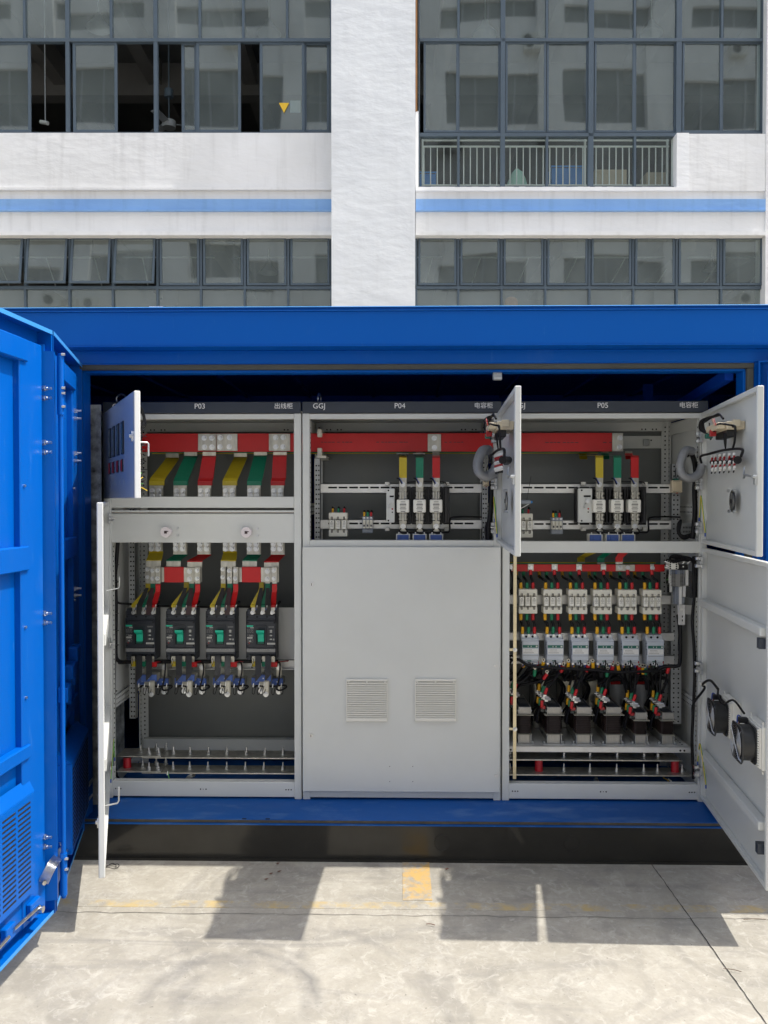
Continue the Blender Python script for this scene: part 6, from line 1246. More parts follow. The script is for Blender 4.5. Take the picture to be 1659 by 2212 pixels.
# voltage display box held by a wire in the right cabinet, and the beige sensor
t = thing('battery_tester', 'dark grey gadget with a blue lit end behind the middle upper door', 'gadget', at(1133, 1085, .08)); m = MB(); a_, b_ = at(1122, 1080, .08), at(1146, 1089, .08); m.box(a_.x, b_.x, .06, .1, b_.z, a_.z, 0, .006); mk(m, 'body', 'contactor_dark', t); m = MB(); m.box(b_.x, b_.x + .008, .065, .095, b_.z + .004, a_.z - .004, 0, .002); mk(m, 'end_cap', 'crate_blue', t); m = MB(); m.cyl(at(1138, 1080, .08), at(1147, 1029, .1), .0011, 6); mk(m, 'aerial', 'black', t); m = MB(); m.cyl(at(1124, 1099, .08), at(1142, 1089, .07), .003, 8); mk(m, 'clip', 'steel', t)
def sensor(fr, x0, x1, y0, y1, Y, lab):
    t = thing('humidity_sensor', lab, 'sensor', at(*fr((x0 + x1) / 2, y1), Y), 'beige sensor boxes on the posts'); m = MB(); m.px(fr, x0, y0, x1, y1, Y, .03, 0, .003); c_ = (x0 + x1) / 2; m.px(fr, c_ - 12, y0 + 12, c_ + 12, y1 - 12, Y - .004, .005, 0, .002); mk(m, 'case', 'beige_warm', t)
    m = MB(); 
    for k in range(8): a_ = x0 + (x1 - x0) * (.12 + .1 * k); m.px(fr, a_, y0 + 3, a_ + 2, y0 + 9, Y - .0006, .0006); m.px(fr, a_, y1 - 10, a_ + 2, y1 - 4, Y - .0006, .0006)
    m.px(fr, c_ - 3, y1, c_ + 5, y1 + 6, Y + .01, .01, 1); m.px(fr, x0 + 10, y0 - 10, x1 - 22, y0, Y + .005, .02, 2); mk(m, 'vent', ['mark_dark', 'dark_red', 'label_green'], t)
    m = MB(); m.tube([at(*fr(x0 + 26, y0 - 8), Y + .01), at(*fr(x0 + 20, y0 - 50), Y + .01), at(*fr(x0 + 34, y0 - 110), Y + .03)], .002, 6, 0, 5); mk(m, 'lead', 'cable', t)
sensor(fE, 1070, 1133, 640, 716, .15, 'beige sensor box on the right post of the right cabinet'); sensor(fD, 1310, 1352, 655, 697, .13, 'small beige sensor box under the hose in the middle cabinet')

# ------------------------------------------------------------------ lower right cabinet
Yb = .155
ba, bb = at(*fF(100, 77), Yb), at(*fF(100, 129), Yb)
t = thing('main_busbar', 'red horizontal busbar with bolted tabs along the top of the right lower compartment', 'busbar', (2.5, Yb, bb.z)); m = MB(); m.box(2.04, at(*fF(1212, 100), Yb).x, Yb, Yb + .010, bb.z, ba.z, 0, .002); mk(m, 'bar', 'red', t)
m = MB(); tabs = [(92, 18), (239, 21), (413, 22), (590, 21), (767, 20), (1121, 13)]
for x, w_ in tabs: m.px(fF, x - w_, 75, x + w_, 125, Yb - .005, .0048, 0, .001)
m.px(fF, 857, 80, 996, 127, Yb - .005, .0048, 0, .001); mk(m, 'joint_plate', 'tin', t)
for x, y in ((91, 99), (237, 100), (410, 100), (589, 101), (767, 103), (888, 101), (944, 104), (1122, 104)): m = MB(); m.bolt(at(*fF(x, y), Yb - .005), .0095, stud=.005); mk(m, 'bolt', 'steel', t)
for nm, Y_, mm, dz in (('green', .225, 'green', 0), ('yellow', .295, 'yellow', 0)): m = MB(); m.box(2.04, at(*fF(1212, 100), Yb).x, Y_, Y_ + .01, bb.z, ba.z, 0, .002); mk(m, 'main_busbar', mm, None, '%s busbar behind the red one in the right lower compartment' % nm, 'busbar')
for cn, x0, x1, y0, xl, xr, y1, Y_ in (('yellow', 640, 715, -6, 578, 632, 60, .29), ('green', 770, 828, -6, 722, 775, 63, .22), ('red', 878, 945, -6, 855, 907, 60, .16)):
    t = thing('dropper_busbar', 'short slanting %s bar between grey cross rail and busbars of the right cabinet' % cn, 'busbar', at(*fF(xl, y1), Y_), 'short slanting bars of the right lower compartment'); m = MB(); rib(m, fF, [(x0 + 12, x1 + 12, y0 - 8, .11), (x0, x1, y0, .12), (xl, xr, 30, Y_ - .03), (xl, xr, y1, Y_ - .025)], .008); mk(m, 'sleeve', cn, t); m = MB(); rib(m, fF, [(xl, xr, y1, Y_ - .02), (xl, xr, y1 + 16, Y_ - .02)], .006); mk(m, 'tinned_end', 'tin', t)
FO = [0, 180, 363, 542, 723, 903]; FD_ = [0, 1, 3, 4, 5, 5]
for k in range(6): fuse_block(fF, 152 + FO[k], 288 + FO[k], 258 + FD_[k], 436 + FD_[k], .10, 'cream three-fuse block over the contactors, %s of six from the left' % ORD[k], 'cream three-fuse blocks over the contactors')
m = MB()
for k in range(1, 6): m.px(fF, 152 + FO[k] - 14, 284 + FD_[k], 152 + FO[k] + 2, 400 + FD_[k], .135, .04, 0, .003)
tops = [[(135, 167), (187, 211), (237, 255)], [(300, 348), (352, 392), (410, 435)], [(468, 527), (527, 569), (590, 614)], [(663, 705), (702, 749), (768, 797)], [(818, 886), (885, 930), (943, 974)], [(992, 1066), (1052, 1105), (1118, 1155)]]
bots = [[(167, 178), (211, 222), (255, 266)], [(343, 357), (391, 401), (436, 448)], [(526, 538), (567, 583), (615, 628)], [(705, 720), (750, 765), (793, 807)], [(881, 902), (930, 947), (972, 991)], [(1066, 1084), (1108, 1131), (1153, 1174)]]
for k in range(6):
    for j in range(3):
        a_, b_ = tops[k][j]; ys = 128 if j < 2 else 116; Y0_ = (.27, .2, .148)[j]
        cable([at(*fF(a_, ys), Y0_), at(*fF(a_ + 1, ys + 30), Y0_), at(*fF(a_ + 4, 168), (Y0_ + .13) / 2), at(*fF((a_ + b_) / 2, 184), .135), at(*fF(b_ - 4, 195), .13), at(*fF(b_, 225), .13), at(*fF(b_, 258), .13)], .0066, (SL[j], SL[j]), 'black cable with %s sleeves from the busbars to the %s fuse block' % (CN[j], ORD[k]), 'sleeved cables above the fuse blocks')
        a_, b_ = bots[k][j]
        cable([at(*fF(a_, 436), .13), at(*fF(a_, 466), .13), at(*fF(a_ + 2, 490), .128), at(*fF(b_ + 2, 510), .125), at(*fF(b_ + 1, 540), .12), at(*fF(b_, 580), .12)], .0066, (SL[j], SL[j]), 'black cable with %s sleeves from the %s fuse block down to its contactor' % (CN[j], ORD[k]), 'sleeved cables below the fuse blocks')
def contactor():
    fr = fF; Y = .09; t = thing('contactor', 'pale blue-grey contactor with a green stripe, leftmost of six', 'contactor', at(*fF(232, 808), Y + .05), 'blue-grey contactors')
    m = MB(); m.px(fr, 172, 600, 296, 800, Y + .035, .06, 0, .003); m.px(fr, 176, 632, 299, 775, Y, .08, 0, .004); m.px(fr, 168, 586, 290, 622, Y + .012, .07, 0, .004); m.px(fr, 170, 618, 302, 634, Y + .004, .07, 0, .003); m.px(fr, 172, 782, 296, 808, Y + .012, .07, 0, .004); m.px(fr, 180, 770, 292, 786, Y + .006, .07, 0, .004)
    mk(m, 'case', 'contactor', t)
    m = MB()
    for x in (206, 252): q = at(*fr(x, 602), Y + .012); m.cyl(q, q + Vector((0, -.001, 0)), .006, 14); q = at(*fr(x - 4, 798), Y + .012); m.cyl(q, q + Vector((0, -.001, 0)), .0055, 14)
    for k in range(5): m.px(fr, 168 - 1, 645 + k * 11, 175, 649 + k * 11, Y + .012, .002); m.px(fr, 172, 690 + k * 9, 176.5, 693 + k * 9, Y + .001, .004)
    m.px(fr, 182, 739, 296, 741, Y - .0006, .001); mk(m, 'terminal_hole', 'hole', t)
    m = MB()
    for x in (183, 226, 268): q = at(*fr(x, 593), Y + .010); m.cyl(q, q + Vector((0, -.003, 0)), .0065, 14); m.px(fr, x - 4, 584, x + 4, 590, Y + .008, .006)
    for x in (182, 270): q = at(*fr(x, 797), Y + .010); m.cyl(q, q + Vector((0, -.003, 0)), .005, 14)
    mk(m, 'screw', 'steel', t)
    m = MB(); m.px(fr, 182, 663, 293, 683, Y - .0012, .0012, 0); m.px(fr, 182, 690, 293, 727, Y - .0012, .0012, 1)
    for x in (216, 238): m.px(fr, x, 669, x + 9, 671, Y - .0018, .0006, 2); m.px(fr, x + 2, 673, x + 7, 679, Y - .0018, .0006, 2)
    m.px(fr, 276, 668, 288, 679, Y - .0018, .0006, 2)
    for k in range(6): m.px(fr, 197 + k * 9, 695, 202 + k * 9, 700, Y - .0018, .0006, 3)
    for y, x0, x1 in ((706, 196, 252), (715, 188, 262), (719, 188, 262)):
        x = x0
        while x < x1: w_ = random.uniform(3, 7); m.px(fr, x, y, x + w_, y + 2.4, Y - .0018, .0006, 3); x += w_ + 2
    mk(m, 'label', ['label_green', 'label_white', 'mark_white', 'mark_grey'], t)
    m = MB(); m.px(fr, 214, 768, 244, 780, Y + .0045, .002, 0); m.px(fr, 220, 783, 240, 796, Y + .009, .003, 1)
    for dx in (0, 8): m.cyl(at(*fr(230 + dx, 788), Y + .004), at(*fr(234 + dx, 814), Y - .004), .0035, 8, 2)
    for x in (182, 270): m.cyl(at(*fr(x, 803), Y + .012), at(*fr(x + 1, 822), Y + .012), .003, 8, 3)
    m.tube([at(*fr(234, 814), Y), at(*fr(236, 830), Y + .01), at(*fr(228, 850), Y + .03)], .0026, 6, 4, 4); mk(m, 'coil_terminal', ['label_green', 'hole', 'marker', 'blue_lug', 'cable'], t)
    return t
t0 = contactor(); CO = [0, 180, 362, 544, 727, 907]
for k in range(1, 6):
    d = at(*fF(232 + CO[k], 700 + k * 1.2), .1) - at(*fF(232, 700), .1); dup(t0, (d.x, 0, d.z), 'pale blue-grey contactor with a green stripe, %s' % ('rightmost of six' if k == 5 else ORD[k] + ' of six from the left'))
# tray, reactors, capacitors
zt5 = at(*fG(700, 625), .10).z; zf5 = at(*fG(700, 668), .10).z; xa = 2.045; xb = at(*fG(1400, 640), .10).x
m = MB(); m.box(xa, xb, .10, .104, zf5, zt5, 0, .001); m.box(xa, xb, .10, .56, zt5 - .003, zt5, 0); m.box(xb - .004, xb, .104, .56, zf5, zt5)
holes(m, [(at(*fG(x, 656), .1).x, .10, (zf5 + zt5) / 2 - .004) for x in (94, 1325, 1354)], (0, -1, 0), .0055)
holes(m, [(xb - .03, .14 + k * .03, zt5) for k in range(12)], (0, 0, 1), .005)
mk(m, 'reactor_tray', ['galv_rail', 'hole'], c5)
def reactor(fr, cx, w_, ytop, ybot, lab, Y, grp):
    t = thing('reactor', lab, 'reactor', (at(*fr(cx, ybot), Y).x, Y + .12, zt5), grp)
    X = lambda x: at(*fr(cx + x, ybot), Y).x; hw = X(w_ / 2) - X(0); x0 = X(0); Z = lambda y: at(*fr(cx, y), Y).z
    zt_, zc = Z(ytop), Z(ytop + 50); zb_ = max(Z(ybot), zt5 + .001); D = .27
    m = MB(); m.box(x0 - hw * .82, x0 + hw * .82, Y + .012, Y + D, zc, zt_, 0, .002); m.box(x0 - hw * .78, x0 + hw * .78, Y + .012, Y + D, zt5 + .0005, zt5 + .052, 0, .002)
    for s in (-1, 1): m.box(x0 + s * hw * .82 - .002, x0 + s * hw * .82 + .002, Y + .006, Y + D + .004, zc - .002, zt_ + .004)
    mk(m, 'core', 'core', t)
    m = MB(); zw0, zw1 = zt5 + .052, zc - .004
    for c_ in (.055, .14, .225):
        N = 24; P = []; q = 11
        for i in range(q * 2 + 1):
            zz = zw0 + (zw1 - zw0) * i / (q * 2); rr = 1.0 if i % 2 else .955
            for k in range(N):
                an = 2 * PI * k / N; cc, ss = math.cos(an), math.sin(an); e = (abs(cc) ** 5 + abs(ss) ** 5) ** (-.2); P.append((x0 + cc * e * hw * rr * .98, Y + c_ + ss * e * .045 * rr, zz))
        m.add(P, [(i * N + k, i * N + (k + 1) % N, (i + 1) * N + (k + 1) % N, (i + 1) * N + k) for i in range(q * 2) for k in range(N)])
        for i in range(q): zz = zw0 + (zw1 - zw0) * (i * 2 + 2) / (q * 2); m.box(x0 - hw * .80, x0 + hw * .80, Y + c_ - .0462, Y + c_ - .043, zz - .0008, zz + .0008, 1)
    mk(m, 'winding', ['winding', 'winding_line'], t)
    m = MB(); m.box(x0 - hw * 1.22, x0 + hw * 1.22, Y - .005, Y + D + .01, zc - .004, zc, 0, .001); m.box(x0 - hw * 1.0, x0 + hw * 1.0, Y - .002, Y + D, zw0 - .003, zw0); mk(m, 'clamp_board', 'ct_core', t)
    m = MB(); m.box(x0 - hw * .78, x0 + hw * .78, Y + .02, Y + .20, zt_, zt_ + .001, 0); m.box(x0 - hw * .7, x0 - hw * .1, Y + .21, Y + .255, zt_, zt_ + .0015, 1)
    for k in range(5): m.box(x0 - hw * .3 + k * .008, x0 - hw * .3 + k * .008 + .004, Y + .09, Y + .17, zt_ + .001, zt_ + .0014, 2)
    mk(m, 'rating_plate', ['slate', 'sticker_yellow', 'mark_grey'], t)
    m = MB()
    for s in (-1, 1): m.box(x0 + s * hw * .86 - .0015, x0 + s * hw * .86 + .0015, Y + .002, Y + .04, zt5, zt5 + .05); m.box(x0 + s * hw * .86, x0 + s * hw * 1.35, Y + .002, Y + .04, zt5 + .0002, zt5 + .003); m.cyl((x0 + s * hw * 1.15, Y + .02, zt5 + .003), (x0 + s * hw * 1.15, Y + .02, zt5 + .012), .006, 6, sm=False); m.cyl((x0 + s * hw * .86, Y + .02, zt_ - .02), (x0 + s * hw * 1.05, Y + .02, zt_ - .02), .006, 6, sm=False)
    mk(m, 'foot_bracket', 'galv', t)
rx = [(196, 104), (411, 118), (627, 122), (843, 124), (1043, 98), (1238, 98)]
for k, (cx_, w_) in enumerate(rx): reactor(fG, cx_, w_, 345 if k < 4 else 385, 612, 'iron-cored reactor with dark brown ribbed windings, %s' % ('leftmost of six, behind the brass bar' if k == 0 else 'rightmost of six' if k == 5 else ORD[k] + ' of six from the left'), .13, 'brown-wound reactors on the tray')
for k, (x0, x1) in enumerate(((75, 140), (260, 355), (460, 560), (655, 745))):
    t = thing('capacitor', 'flat-sided silver capacitor can behind the reactors, %s of four' % ORD[k], 'capacitor', at(*fG((x0 + x1) / 2, 420), .42), 'flat silver capacitor cans'); p, q = at(*fG(x0, 145), .42), at(*fG(x1, 330), .42); m = MB(); m.box(p.x, q.x, .42, .54, zt5, p.z, 0, .006); mk(m, 'can', 'tin', t)
    m = MB(); m.box((p.x + q.x) / 2 - .02, (p.x + q.x) / 2 + .02, .44, .50, p.z, p.z + .03, 0, .003); mk(m, 'terminal', 'black', t)
for k, x in enumerate((882, 1060)):
    t = thing('capacitor', 'tall round metal capacitor behind the reactors, %s of two' % ('left', 'right')[k], 'capacitor', at(*fG(x, 420), .43), 'round capacitors'); p = at(*fG(x, 178), .43); m = MB(); m.cyl((p.x, .47, zt5), (p.x, .47, p.z), .042, 28); mk(m, 'can', 'lamp_metal', t); m = MB(); m.cyl((p.x, .47, p.z), (p.x, .47, p.z + .025), .034, 20); m.cyl((p.x, .43, p.z + .012), (p.x - .05, .40, p.z + .016), .008, 10, 1); mk(m, 'terminal', ['black', 'sleeve_red'], t)
# terminal clusters and the tangle of cables above the reactors
cl = [(98, 222), (320, 252), (536, 262), (748, 260), (962, 300), (1148, 300)]
for k, (x, y) in enumerate(cl):
    t = thing('terminal_cluster', 'bolted cable lugs at the top left of the %s reactor' % ORD[k], 'terminals', at(*fG(x, y), .2), 'bolted lug clusters on the reactors'); m = MB()
    for j in range(3): 
        for s in range(2): q = at(*fG(x - 26 + j * 24 + s * 10, y - 20 + j * 18 + s * 14), .19 - j * .035); m.cyl(q, q + Vector((.022, -.006, 0)), .0065, 6, sm=False); m.cyl(q, q + Vector((-.014, .004, 0)), .004, 8); m.box(q.x - .008, q.x + .008, q.y - .002, q.y + .002, q.z - .012, q.z + .012)
    mk(m, 'bolt', 'steel', t)
    m = MB(); q = at(*fG(x + 5, y + 75), .16); m.box(q.x - .014, q.x + .006, .14, .2, q.z - .03, q.z + .03, 0, .002); m.box(q.x - .014, q.x + .01, .13, .15, q.z - .012, q.z + .004, 1, .002); mk(m, 'terminal_strip', ['board', 'dark_red'], t)
    for j in range(3):
        xa_, ya = x - 22 + j * 22, y - 34 + j * 14; xb_, yb_ = x - 26 + j * 14, y + 12 + j * 14; Y_ = .19 - j * .035
        # up to the contactor bottoms
        xc = 167 + CO[k] + (30, 66, 100)[j] + (-8, 4, 20)[j]
        ms_ = ((xa_ * .55 + xc * .45) + random.uniform(-8, 8)); my = ya * .5 + 30 + random.uniform(-14, 14)
        cable([at(*fG(xa_, ya), Y_), at(*fG(xa_ + (2, 10, 12)[j], ya - 34), Y_), at(*fG(ms_, my), Y_ + .01), at(*fG(xc - 4, 40), .12), at(*fG(xc, 8), .11)], .0062, (SL[j], 'sleeve_' + CN[j] if j != 1 or k % 2 else None), 'black cable with a %s sleeve rising from the lugs of the %s reactor' % (CN[j], ORD[k]), 'sleeved cables between contactors and reactors')
        cable([at(*fG(xb_, yb_), Y_), at(*fG(xb_ - (4, 3, 4)[j], yb_ + 36), Y_), at(*fG(xb_ - 18 - j * 4, yb_ + 72), Y_ + .02), at(*fG(xb_ - 40, yb_ + 105 + j * 20), Y_ + .04), at(*fG(xb_ - 46 + j * 8, yb_ + 160), Y_ + .05)], .0062, (SL[j], None), 'black cable with a %s sleeve dropping from the lugs of the %s reactor' % (CN[j], ORD[k]), 'sleeved cables beside the reactors')
for k, (x, y, mm, x2, y2) in enumerate(((332, 5, 0, 270, 130), (513, 8, 0, 485, 150), (690, 8, 0, 700, 140), (872, 30, 0, 935, 230), (1050, 45, 0, 1080, 210), (1240, 40, 2, 1175, 270), (477, 35, 2, 340, 180), (358, 90, 2, 140, 200), (660, 30, 2, 545, 220), (835, 35, 2, 755, 200), (270, 60, 1, 230, 150), (1068, 48, 1, 1100, 250), (1028, 40, 2, 968, 240), (800, 66, 1, 730, 190))):
    t = cable([at(*fG(x, y + 8), .10), at(*fG(x - (x - x2) * .12, y + 45), .105), at(*fG((x + x2) / 2 + 8, (y + y2) / 2 + 18), .13), at(*fG(x2 + (x - x2) * .1, y2 - 20), .15), at(*fG(x2, y2), .16)], .0068, (SL[mm], None), 'unplugged black cable ending in a ring lug with a %s sleeve, %s of fourteen below the contactors counted in order' % (CN[mm], ('number %d' % (k + 1))), 'loose lugged cables below the contactors', 'cable')
    t['label'] = 'black cable with %s-sleeved ring lug hanging %s' % (CN[mm], ('right of the first contactor foot', 'right of the second contactor foot', 'right of the third contactor foot', 'right of the fourth contactor foot', 'right of the fifth contactor foot', 'right of the sixth contactor foot', 'right below the second contactor', 'free above the second reactor', 'right below the third contactor', 'right below the fourth contactor', 'under the first contactor', 'right below the fifth contactor', 'left of the yellow lug near the fifth contactor', 'under the fourth contactor')[k])
    m = MB(); q = at(*fG(x, y + 6), .10); q2 = at(*fG(x - 1, y - 8), .098); m.box(q.x - .004, q.x + .004, .098, .101, q.z - .004, q2.z); m.cyl(q2 + Vector((0, .003, 0)), q2 + Vector((0, -.001, 0)), .0085, 16); m.cyl(q2 + Vector((0, -.001, 0)), q2 + Vector((0, -.0014, 0)), .0045, 12, 1); mk(m, 'ring_lug', ['tin', 'hole'], t)
t = thing('cable_loom', 'long black loom drooping under the row of contactors', 'cable', at(*fG(160, 30), .1)); m = MB()
m.tube([at(*fF(70, 760), .12), at(*fF(110, 770), .1), at(*fF(150, 768), .09), at(*fG(170, 5), .085), at(*fG(230, 38), .08), at(*fG(400, 55), .08), at(*fG(700, 70), .08), at(*fG(850, 85), .08), at(*fG(1140, 78), .08), at(*fG(1165, 66), .085)], .0075, 10, 0, 6)
m.tube([at(*fG(1165, 62), .10), at(*fG(1220, 44), .10), at(*fG(1300, 42), .09), at(*fG(1320, 20), .09), at(*fF(1325, 700), .1), at(*fF(1325, 520), .1)], .0095, 10, 0, 6)
m.tube([at(*fG(240, 38), .085), at(*fG(232, 15), .085)], .004, 6, 0, 1)
for k in range(1, 6): x = 232 + CO[k]; m.tube([at(*fG(x + 4, -2), .09), at(*fG(x + 6, 30), .085), at(*fG(x - 10, 60 + k * 3), .082)], .0035, 6, 0, 4); m.box(at(*fG(x - 20, 60), .08).x, at(*fG(x - 14, 60), .08).x, .07, .09, at(*fG(x, 78 + k), .08).z, at(*fG(x, 52 + k), .08).z)
mk(m, 'loom', 'cable', t)
for k in range(7):
    x = 200 + k * 160; P = [at(*fG(x + 60, 70), .25), at(*fG(x - 20, 110), .26), at(*fG(x - 30, 140), .27), at(*fG(x + 50, 125), .26), at(*fG(x + 90 + 20 * (k % 3), 200), .3), at(*fG(x + 70, 330), .33)]
    m = MB(); m.tube(P, .007, 8, 0, 6); m.tube([p + Vector((.02, .03, -.012)) for p in P], .006, 8, 0, 6); mk(m, 'cable', 'cable', None, 'looped black cable in the dark behind the reactors', 'cable', 'black cables behind the reactors')
# brass vertical bar in front
t = thing('earthing_bar', 'slim pale brass bar standing upright at the left of the right cabinet', 'busbar', at(*fG(125, 870), .0)); m = MB(); a_, b_ = at(1109.3, 1196, .0), at(1115, 1683, .0); m.box(a_.x, b_.x, .0, .006, b_.z, at(1110, 1192, 0).z); mk(m, 'bar', 'brass_bar', t)
for fr, y in ((fF, 697), (fG, 498)):
    m = MB(); p, q = at(*fr(60, y - 9), .006), at(*fr(120, y + 9), .006); m.box(p.x, q.x, .0065, .0115, q.z, p.z); mk(m, 'side_arm', 'brass_bar', t); m = MB(); m.bolt(at(*fr(125, y + 2), 0), .0085, stud=.005); mk(m, 'bolt', 'steel', t)
m = MB()
for k in range(3): m.tube([at(*fF(88, 112), .14), at(*fF(78 - k * 6, 170), .12), at(*fF(74 + k * 8, 250 + k * 12), .10), at(*fF(100 + k * 4, 262 + k * 10), .08), at(*fF(106, 180), .09), at(*fF(92, 116), .14)], .0035, 6, 0, 6)
m.tube([at(*fF(96, 860), .1), at(*fF(70, 790), .1), at(*fF(96, 740), .1), at(*fF(120, 760), .09), at(*fF(90, 790), .1), at(*fF(66, 850), .1)], .006, 8, 0, 6)
mk(m, 'cable', 'cable', None, 'black cable loops at the left post of the right cabinet', 'cable')
# control terminals on the right
t = thing('terminal_rack', 'upright terminal rack with many white-marked wires in the right cabinet', 'terminals', at(*fK(450, 1640), .09)); Y = .09
m = MB(); m.px(fK, 420, 1170, 568, 1632, Y + .004, .003, 0); 
for x0, x1 in ((420, 442), (546, 568)): m.px(fK, x0, 1170, x1, 1632, Y, .01, 0, .001)
for y in (1440, 1530): m.px(fK, 495, y - 22, 516, y + 24, Y + .003, .002, 1)
q = at(*fK(510, 1278), Y + .004); m.bolt(q, .006); m.px(fK, 385, 1180, 720, 1390, Y + .03, .003, 0); mk(m, 'din_rail', ['galv_rail', 'hole'], t)
m = MB()
for i in range(12):
    y = 378 + i * 31; x0 = 225 + (20 if i > 3 else 0); m.px(fK, x0, y, 545 if i > 3 else 555, y + 28, Y - .02 - (.004 if i % 2 else 0), .05, 0 if i > 2 else 1, .001)
    for x in (275, 320, 460, 500): m.px(fK, x, y + 8, x + 26, y + 20, Y - .0255, .001, 2)
    if i < 3: m.px(fK, 335, y + 10, 385, y + 18, Y - .0255, .001, 3)
mk(m, 'terminal_block', ['mark_grey', 'contactor_dark', 'hole', 'blue_lug'], t)
m = MB()
for i in range(22): y = 760 + i * 18.5; m.px(fK, 345, y, 435, y + 16, Y - .012, .04, 1, .0008); m.px(fK, 437, y, 497, y + 16.5, Y - .02, .03, 0, .0008); m.px(fK, 368, y + 5, 376, y + 12, Y - .0128, .001, 2); m.px(fK, 400, y + 5, 408, y + 12, Y - .0128, .001, 2)
m.px(fK, 500, 990, 556, 1145, Y - .01, .03, 1, .001); mk(m, 'marker_strip', ['marker', 'contactor_dark', 'hole'], t)
m = MB()
for i in range(24):
    y = 385 + i * 25.5; xr = 575 if i < 14 else 512; a_ = at(*fK(xr, y), Y - .015); b_ = at(*fK(xr + 68, y + 3), Y - .018); m.cyl(a_, b_, .0024, 6, 1); m.tube([b_, at(*fK(680 if i < 14 else 640, y + 24), Y - .02), at(*fK(740, y + 34), Y - .015), at(*fK(790, y + 10), Y + .0)], .0016, 5, 0, 4)
    if i < 20: xl = (242 if i < 12 else 265) + (10 if i < 4 else 0); a_ = at(*fK(xl, y), Y - .015); b_ = at(*fK(xl - 52, y - 4), Y - .018); m.cyl(a_, b_, .0024, 6, 1); m.tube([b_, at(*fK(xl - 90, y + 2), Y - .01), at(*fK(xl - 110, y + 12), Y + .01), at(*fK(xl - 70, y + 14), Y + .02)], .0016, 5, 0 if i != 8 else 2, 4)
mk(m, 'wire', ['cable', 'marker', 'earth_green'], t)
t = thing('auxiliary_relay', 'small cream relay on top of the terminal rack', 'relay', at(*fK(310, 370), .06)); m = MB(); m.px(fK, 205, 185, 408, 365, .055, .05, 0, .003)
for x in (228, 368):
    for y in (205, 250, 295, 340): q = at(*fK(x, y), .055); m.cyl(q, q + Vector((0, -.001, 0)), .004, 10, 1)
m.px(fK, 283, 200, 312, 222, .0545, .001, 1); m.px(fK, 408, 250, 425, 350, .065, .03, 0, .002); mk(m, 'case', ['ceramic', 'hole'], t)
m = MB()
for (x0, y0, x1, y1) in ((100, 175, 178, 205), (130, 270, 200, 312), (105, 312, 185, 338), (545, 155, 515, 235), (680, 175, 615, 222)): m.tube([at(*fK(x0, y0), .05), at(*fK((x0 + x1) / 2 + 10, (y0 + y1) / 2), .045), at(*fK(x1, y1), .05)], .0032, 6, 0, 4)
mk(m, 'marker_sleeve', 'marker', t)
t = thing('cable_loom', 'thick black loom arching over the relay and down the right post of the right cabinet', 'cable', at(*fK(750, 100), .03)); m = MB()
for k in range(5): m.tube([at(*fK(215 - k * 6, 170 + k * 12), .07), at(*fK(235, 70 + k * 8), .05 + k * .004), at(*fK(330, 36 + k * 16), .04 + k * .005), at(*fK(520, 60 + k * 14), .04 + k * .004), at(*fK(700, 110 + k * 10), .045), at(*fK(760, 260), .05)], .005, 8, 0, 6)
for k in range(4): m.tube([at(*fK(120 + k * 10, 210 - k * 20), .06), at(*fK(160, 130), .05), at(*fK(300, 140 + k * 22), .045), at(*fK(500, 120 + k * 15), .045), at(*fK(690, 180), .05)], .0028, 6, 0, 5)
m.tube([at(*fK(760, 60), .05), at(*fK(760, 400), .05), at(*fK(775, 1000), .05), at(*fK(750, 1250), .04), at(*fK(735, 1600), .03), at(*fK(775, 2200), .03), at(*fG(1428, 150), .02), at(*fG(1416, 420), .02), at(*fG(1410, 600), .02), at(*fG(1420, 860), .02)], .0075, 10, 0, 8)
m.tube([at(*fK(800, 60), .055), at(*fK(800, 400), .055), at(*fK(790, 1000), .055)], .014, 10, 0, 6); m.tube([at(*fK(400, 1400), .12), at(*fK(440, 1700), .12), at(*fK(440, 2200), .11)], .0085, 10, 0, 5)
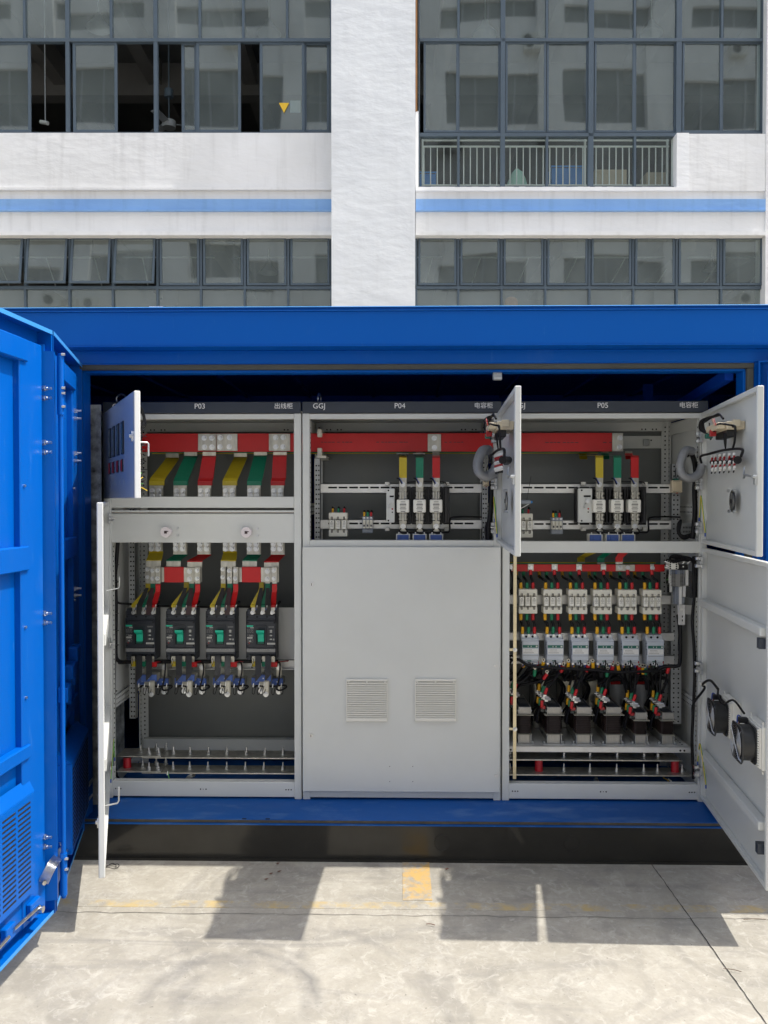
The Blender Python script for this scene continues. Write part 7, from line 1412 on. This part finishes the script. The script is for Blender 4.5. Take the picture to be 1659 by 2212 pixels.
m.tube([at(*fK(560, 1380), .05), at(*fK(600, 230), .07), at(*fK(620, 200), .07)], .0, 3, 0, 1) if False else None
mk(m, 'loom', 'cable', t)
p, q = at(*fK(420, 250), .08), at(*fK(640, 370), .08); m = MB(); m.box(p.x, q.x, .08, .12, q.z, p.z, 0, .004); m.cyl(at(*fK(525, 298), .08), at(*fK(525, 298), .078), .004, 10, 1); mk(m, 'socket', ['black', 'marker'], None, 'black socket block beside the small cream relay', 'socket')
# looms of the upper compartments
t = thing('cable_loom', 'black corrugated loom hanging behind the hose of the right upper compartment', 'cable', at(*fE(1200, 1005), .05)); m = MB(); m.tube([at(*fE(1185, 462), .05), at(*fE(1205, 520), .05), at(*fE(1215, 600), .05), at(*fE(1208, 700), .05), at(*fE(1210, 850), .05), at(*fE(1195, 1000), .05)], .0125, 10, 0, 8)
m.tube([at(*fE(1160, 492), .03), at(*fE(1180, 480), .03), at(*fE(1200, 500), .04), at(*fE(1210, 560), .045)], .009, 8, 0, 5)
for k in range(3): m.tube([at(*fE(1190, 985 - k * 8), .06), at(*fE(1140, 1000 - k * 10), .06), at(*fE(1105 + k * 6, 960), .07), at(*fE(1108 + k * 8, 905), .08), at(*fE(1125, 885 + k * 5), .09)], .005, 8, 0, 6)
mk(m, 'loom', 'cable', t)
t = thing('cable_loom', 'bound black loom hanging behind the middle upper door', 'cable', at(*fD(1350, 1060), .05)); m = MB(); m.tube([at(*fD(1378, 600), .04), at(*fD(1372, 700), .05), at(*fD(1364, 850), .05), at(*fD(1352, 960), .05), at(*fD(1345, 1080), .05)], .013, 10, 0, 8); m.tube([at(*fD(1345, 940), .06), at(*fD(1328, 990), .07), at(*fD(1335, 1080), .06)], .006, 8, 0, 6)
mk(m, 'loom', 'cable', t)
m = MB(); m.px(fE, 1125, 905, 1195, 975, .15, .003, 0)
for i in range(6):
    for y in (925, 950): m.px(fE, 1138 + i * 9, y, 1142 + i * 9, y + 12, .1494, .0005, 1)
mk(m, 'bracket', GV, c5)
m = MB(); m.px(fE, 895, 388, 930, 428, .53, .01, 0, .002); mk(m, 'bracket', GV, c5)
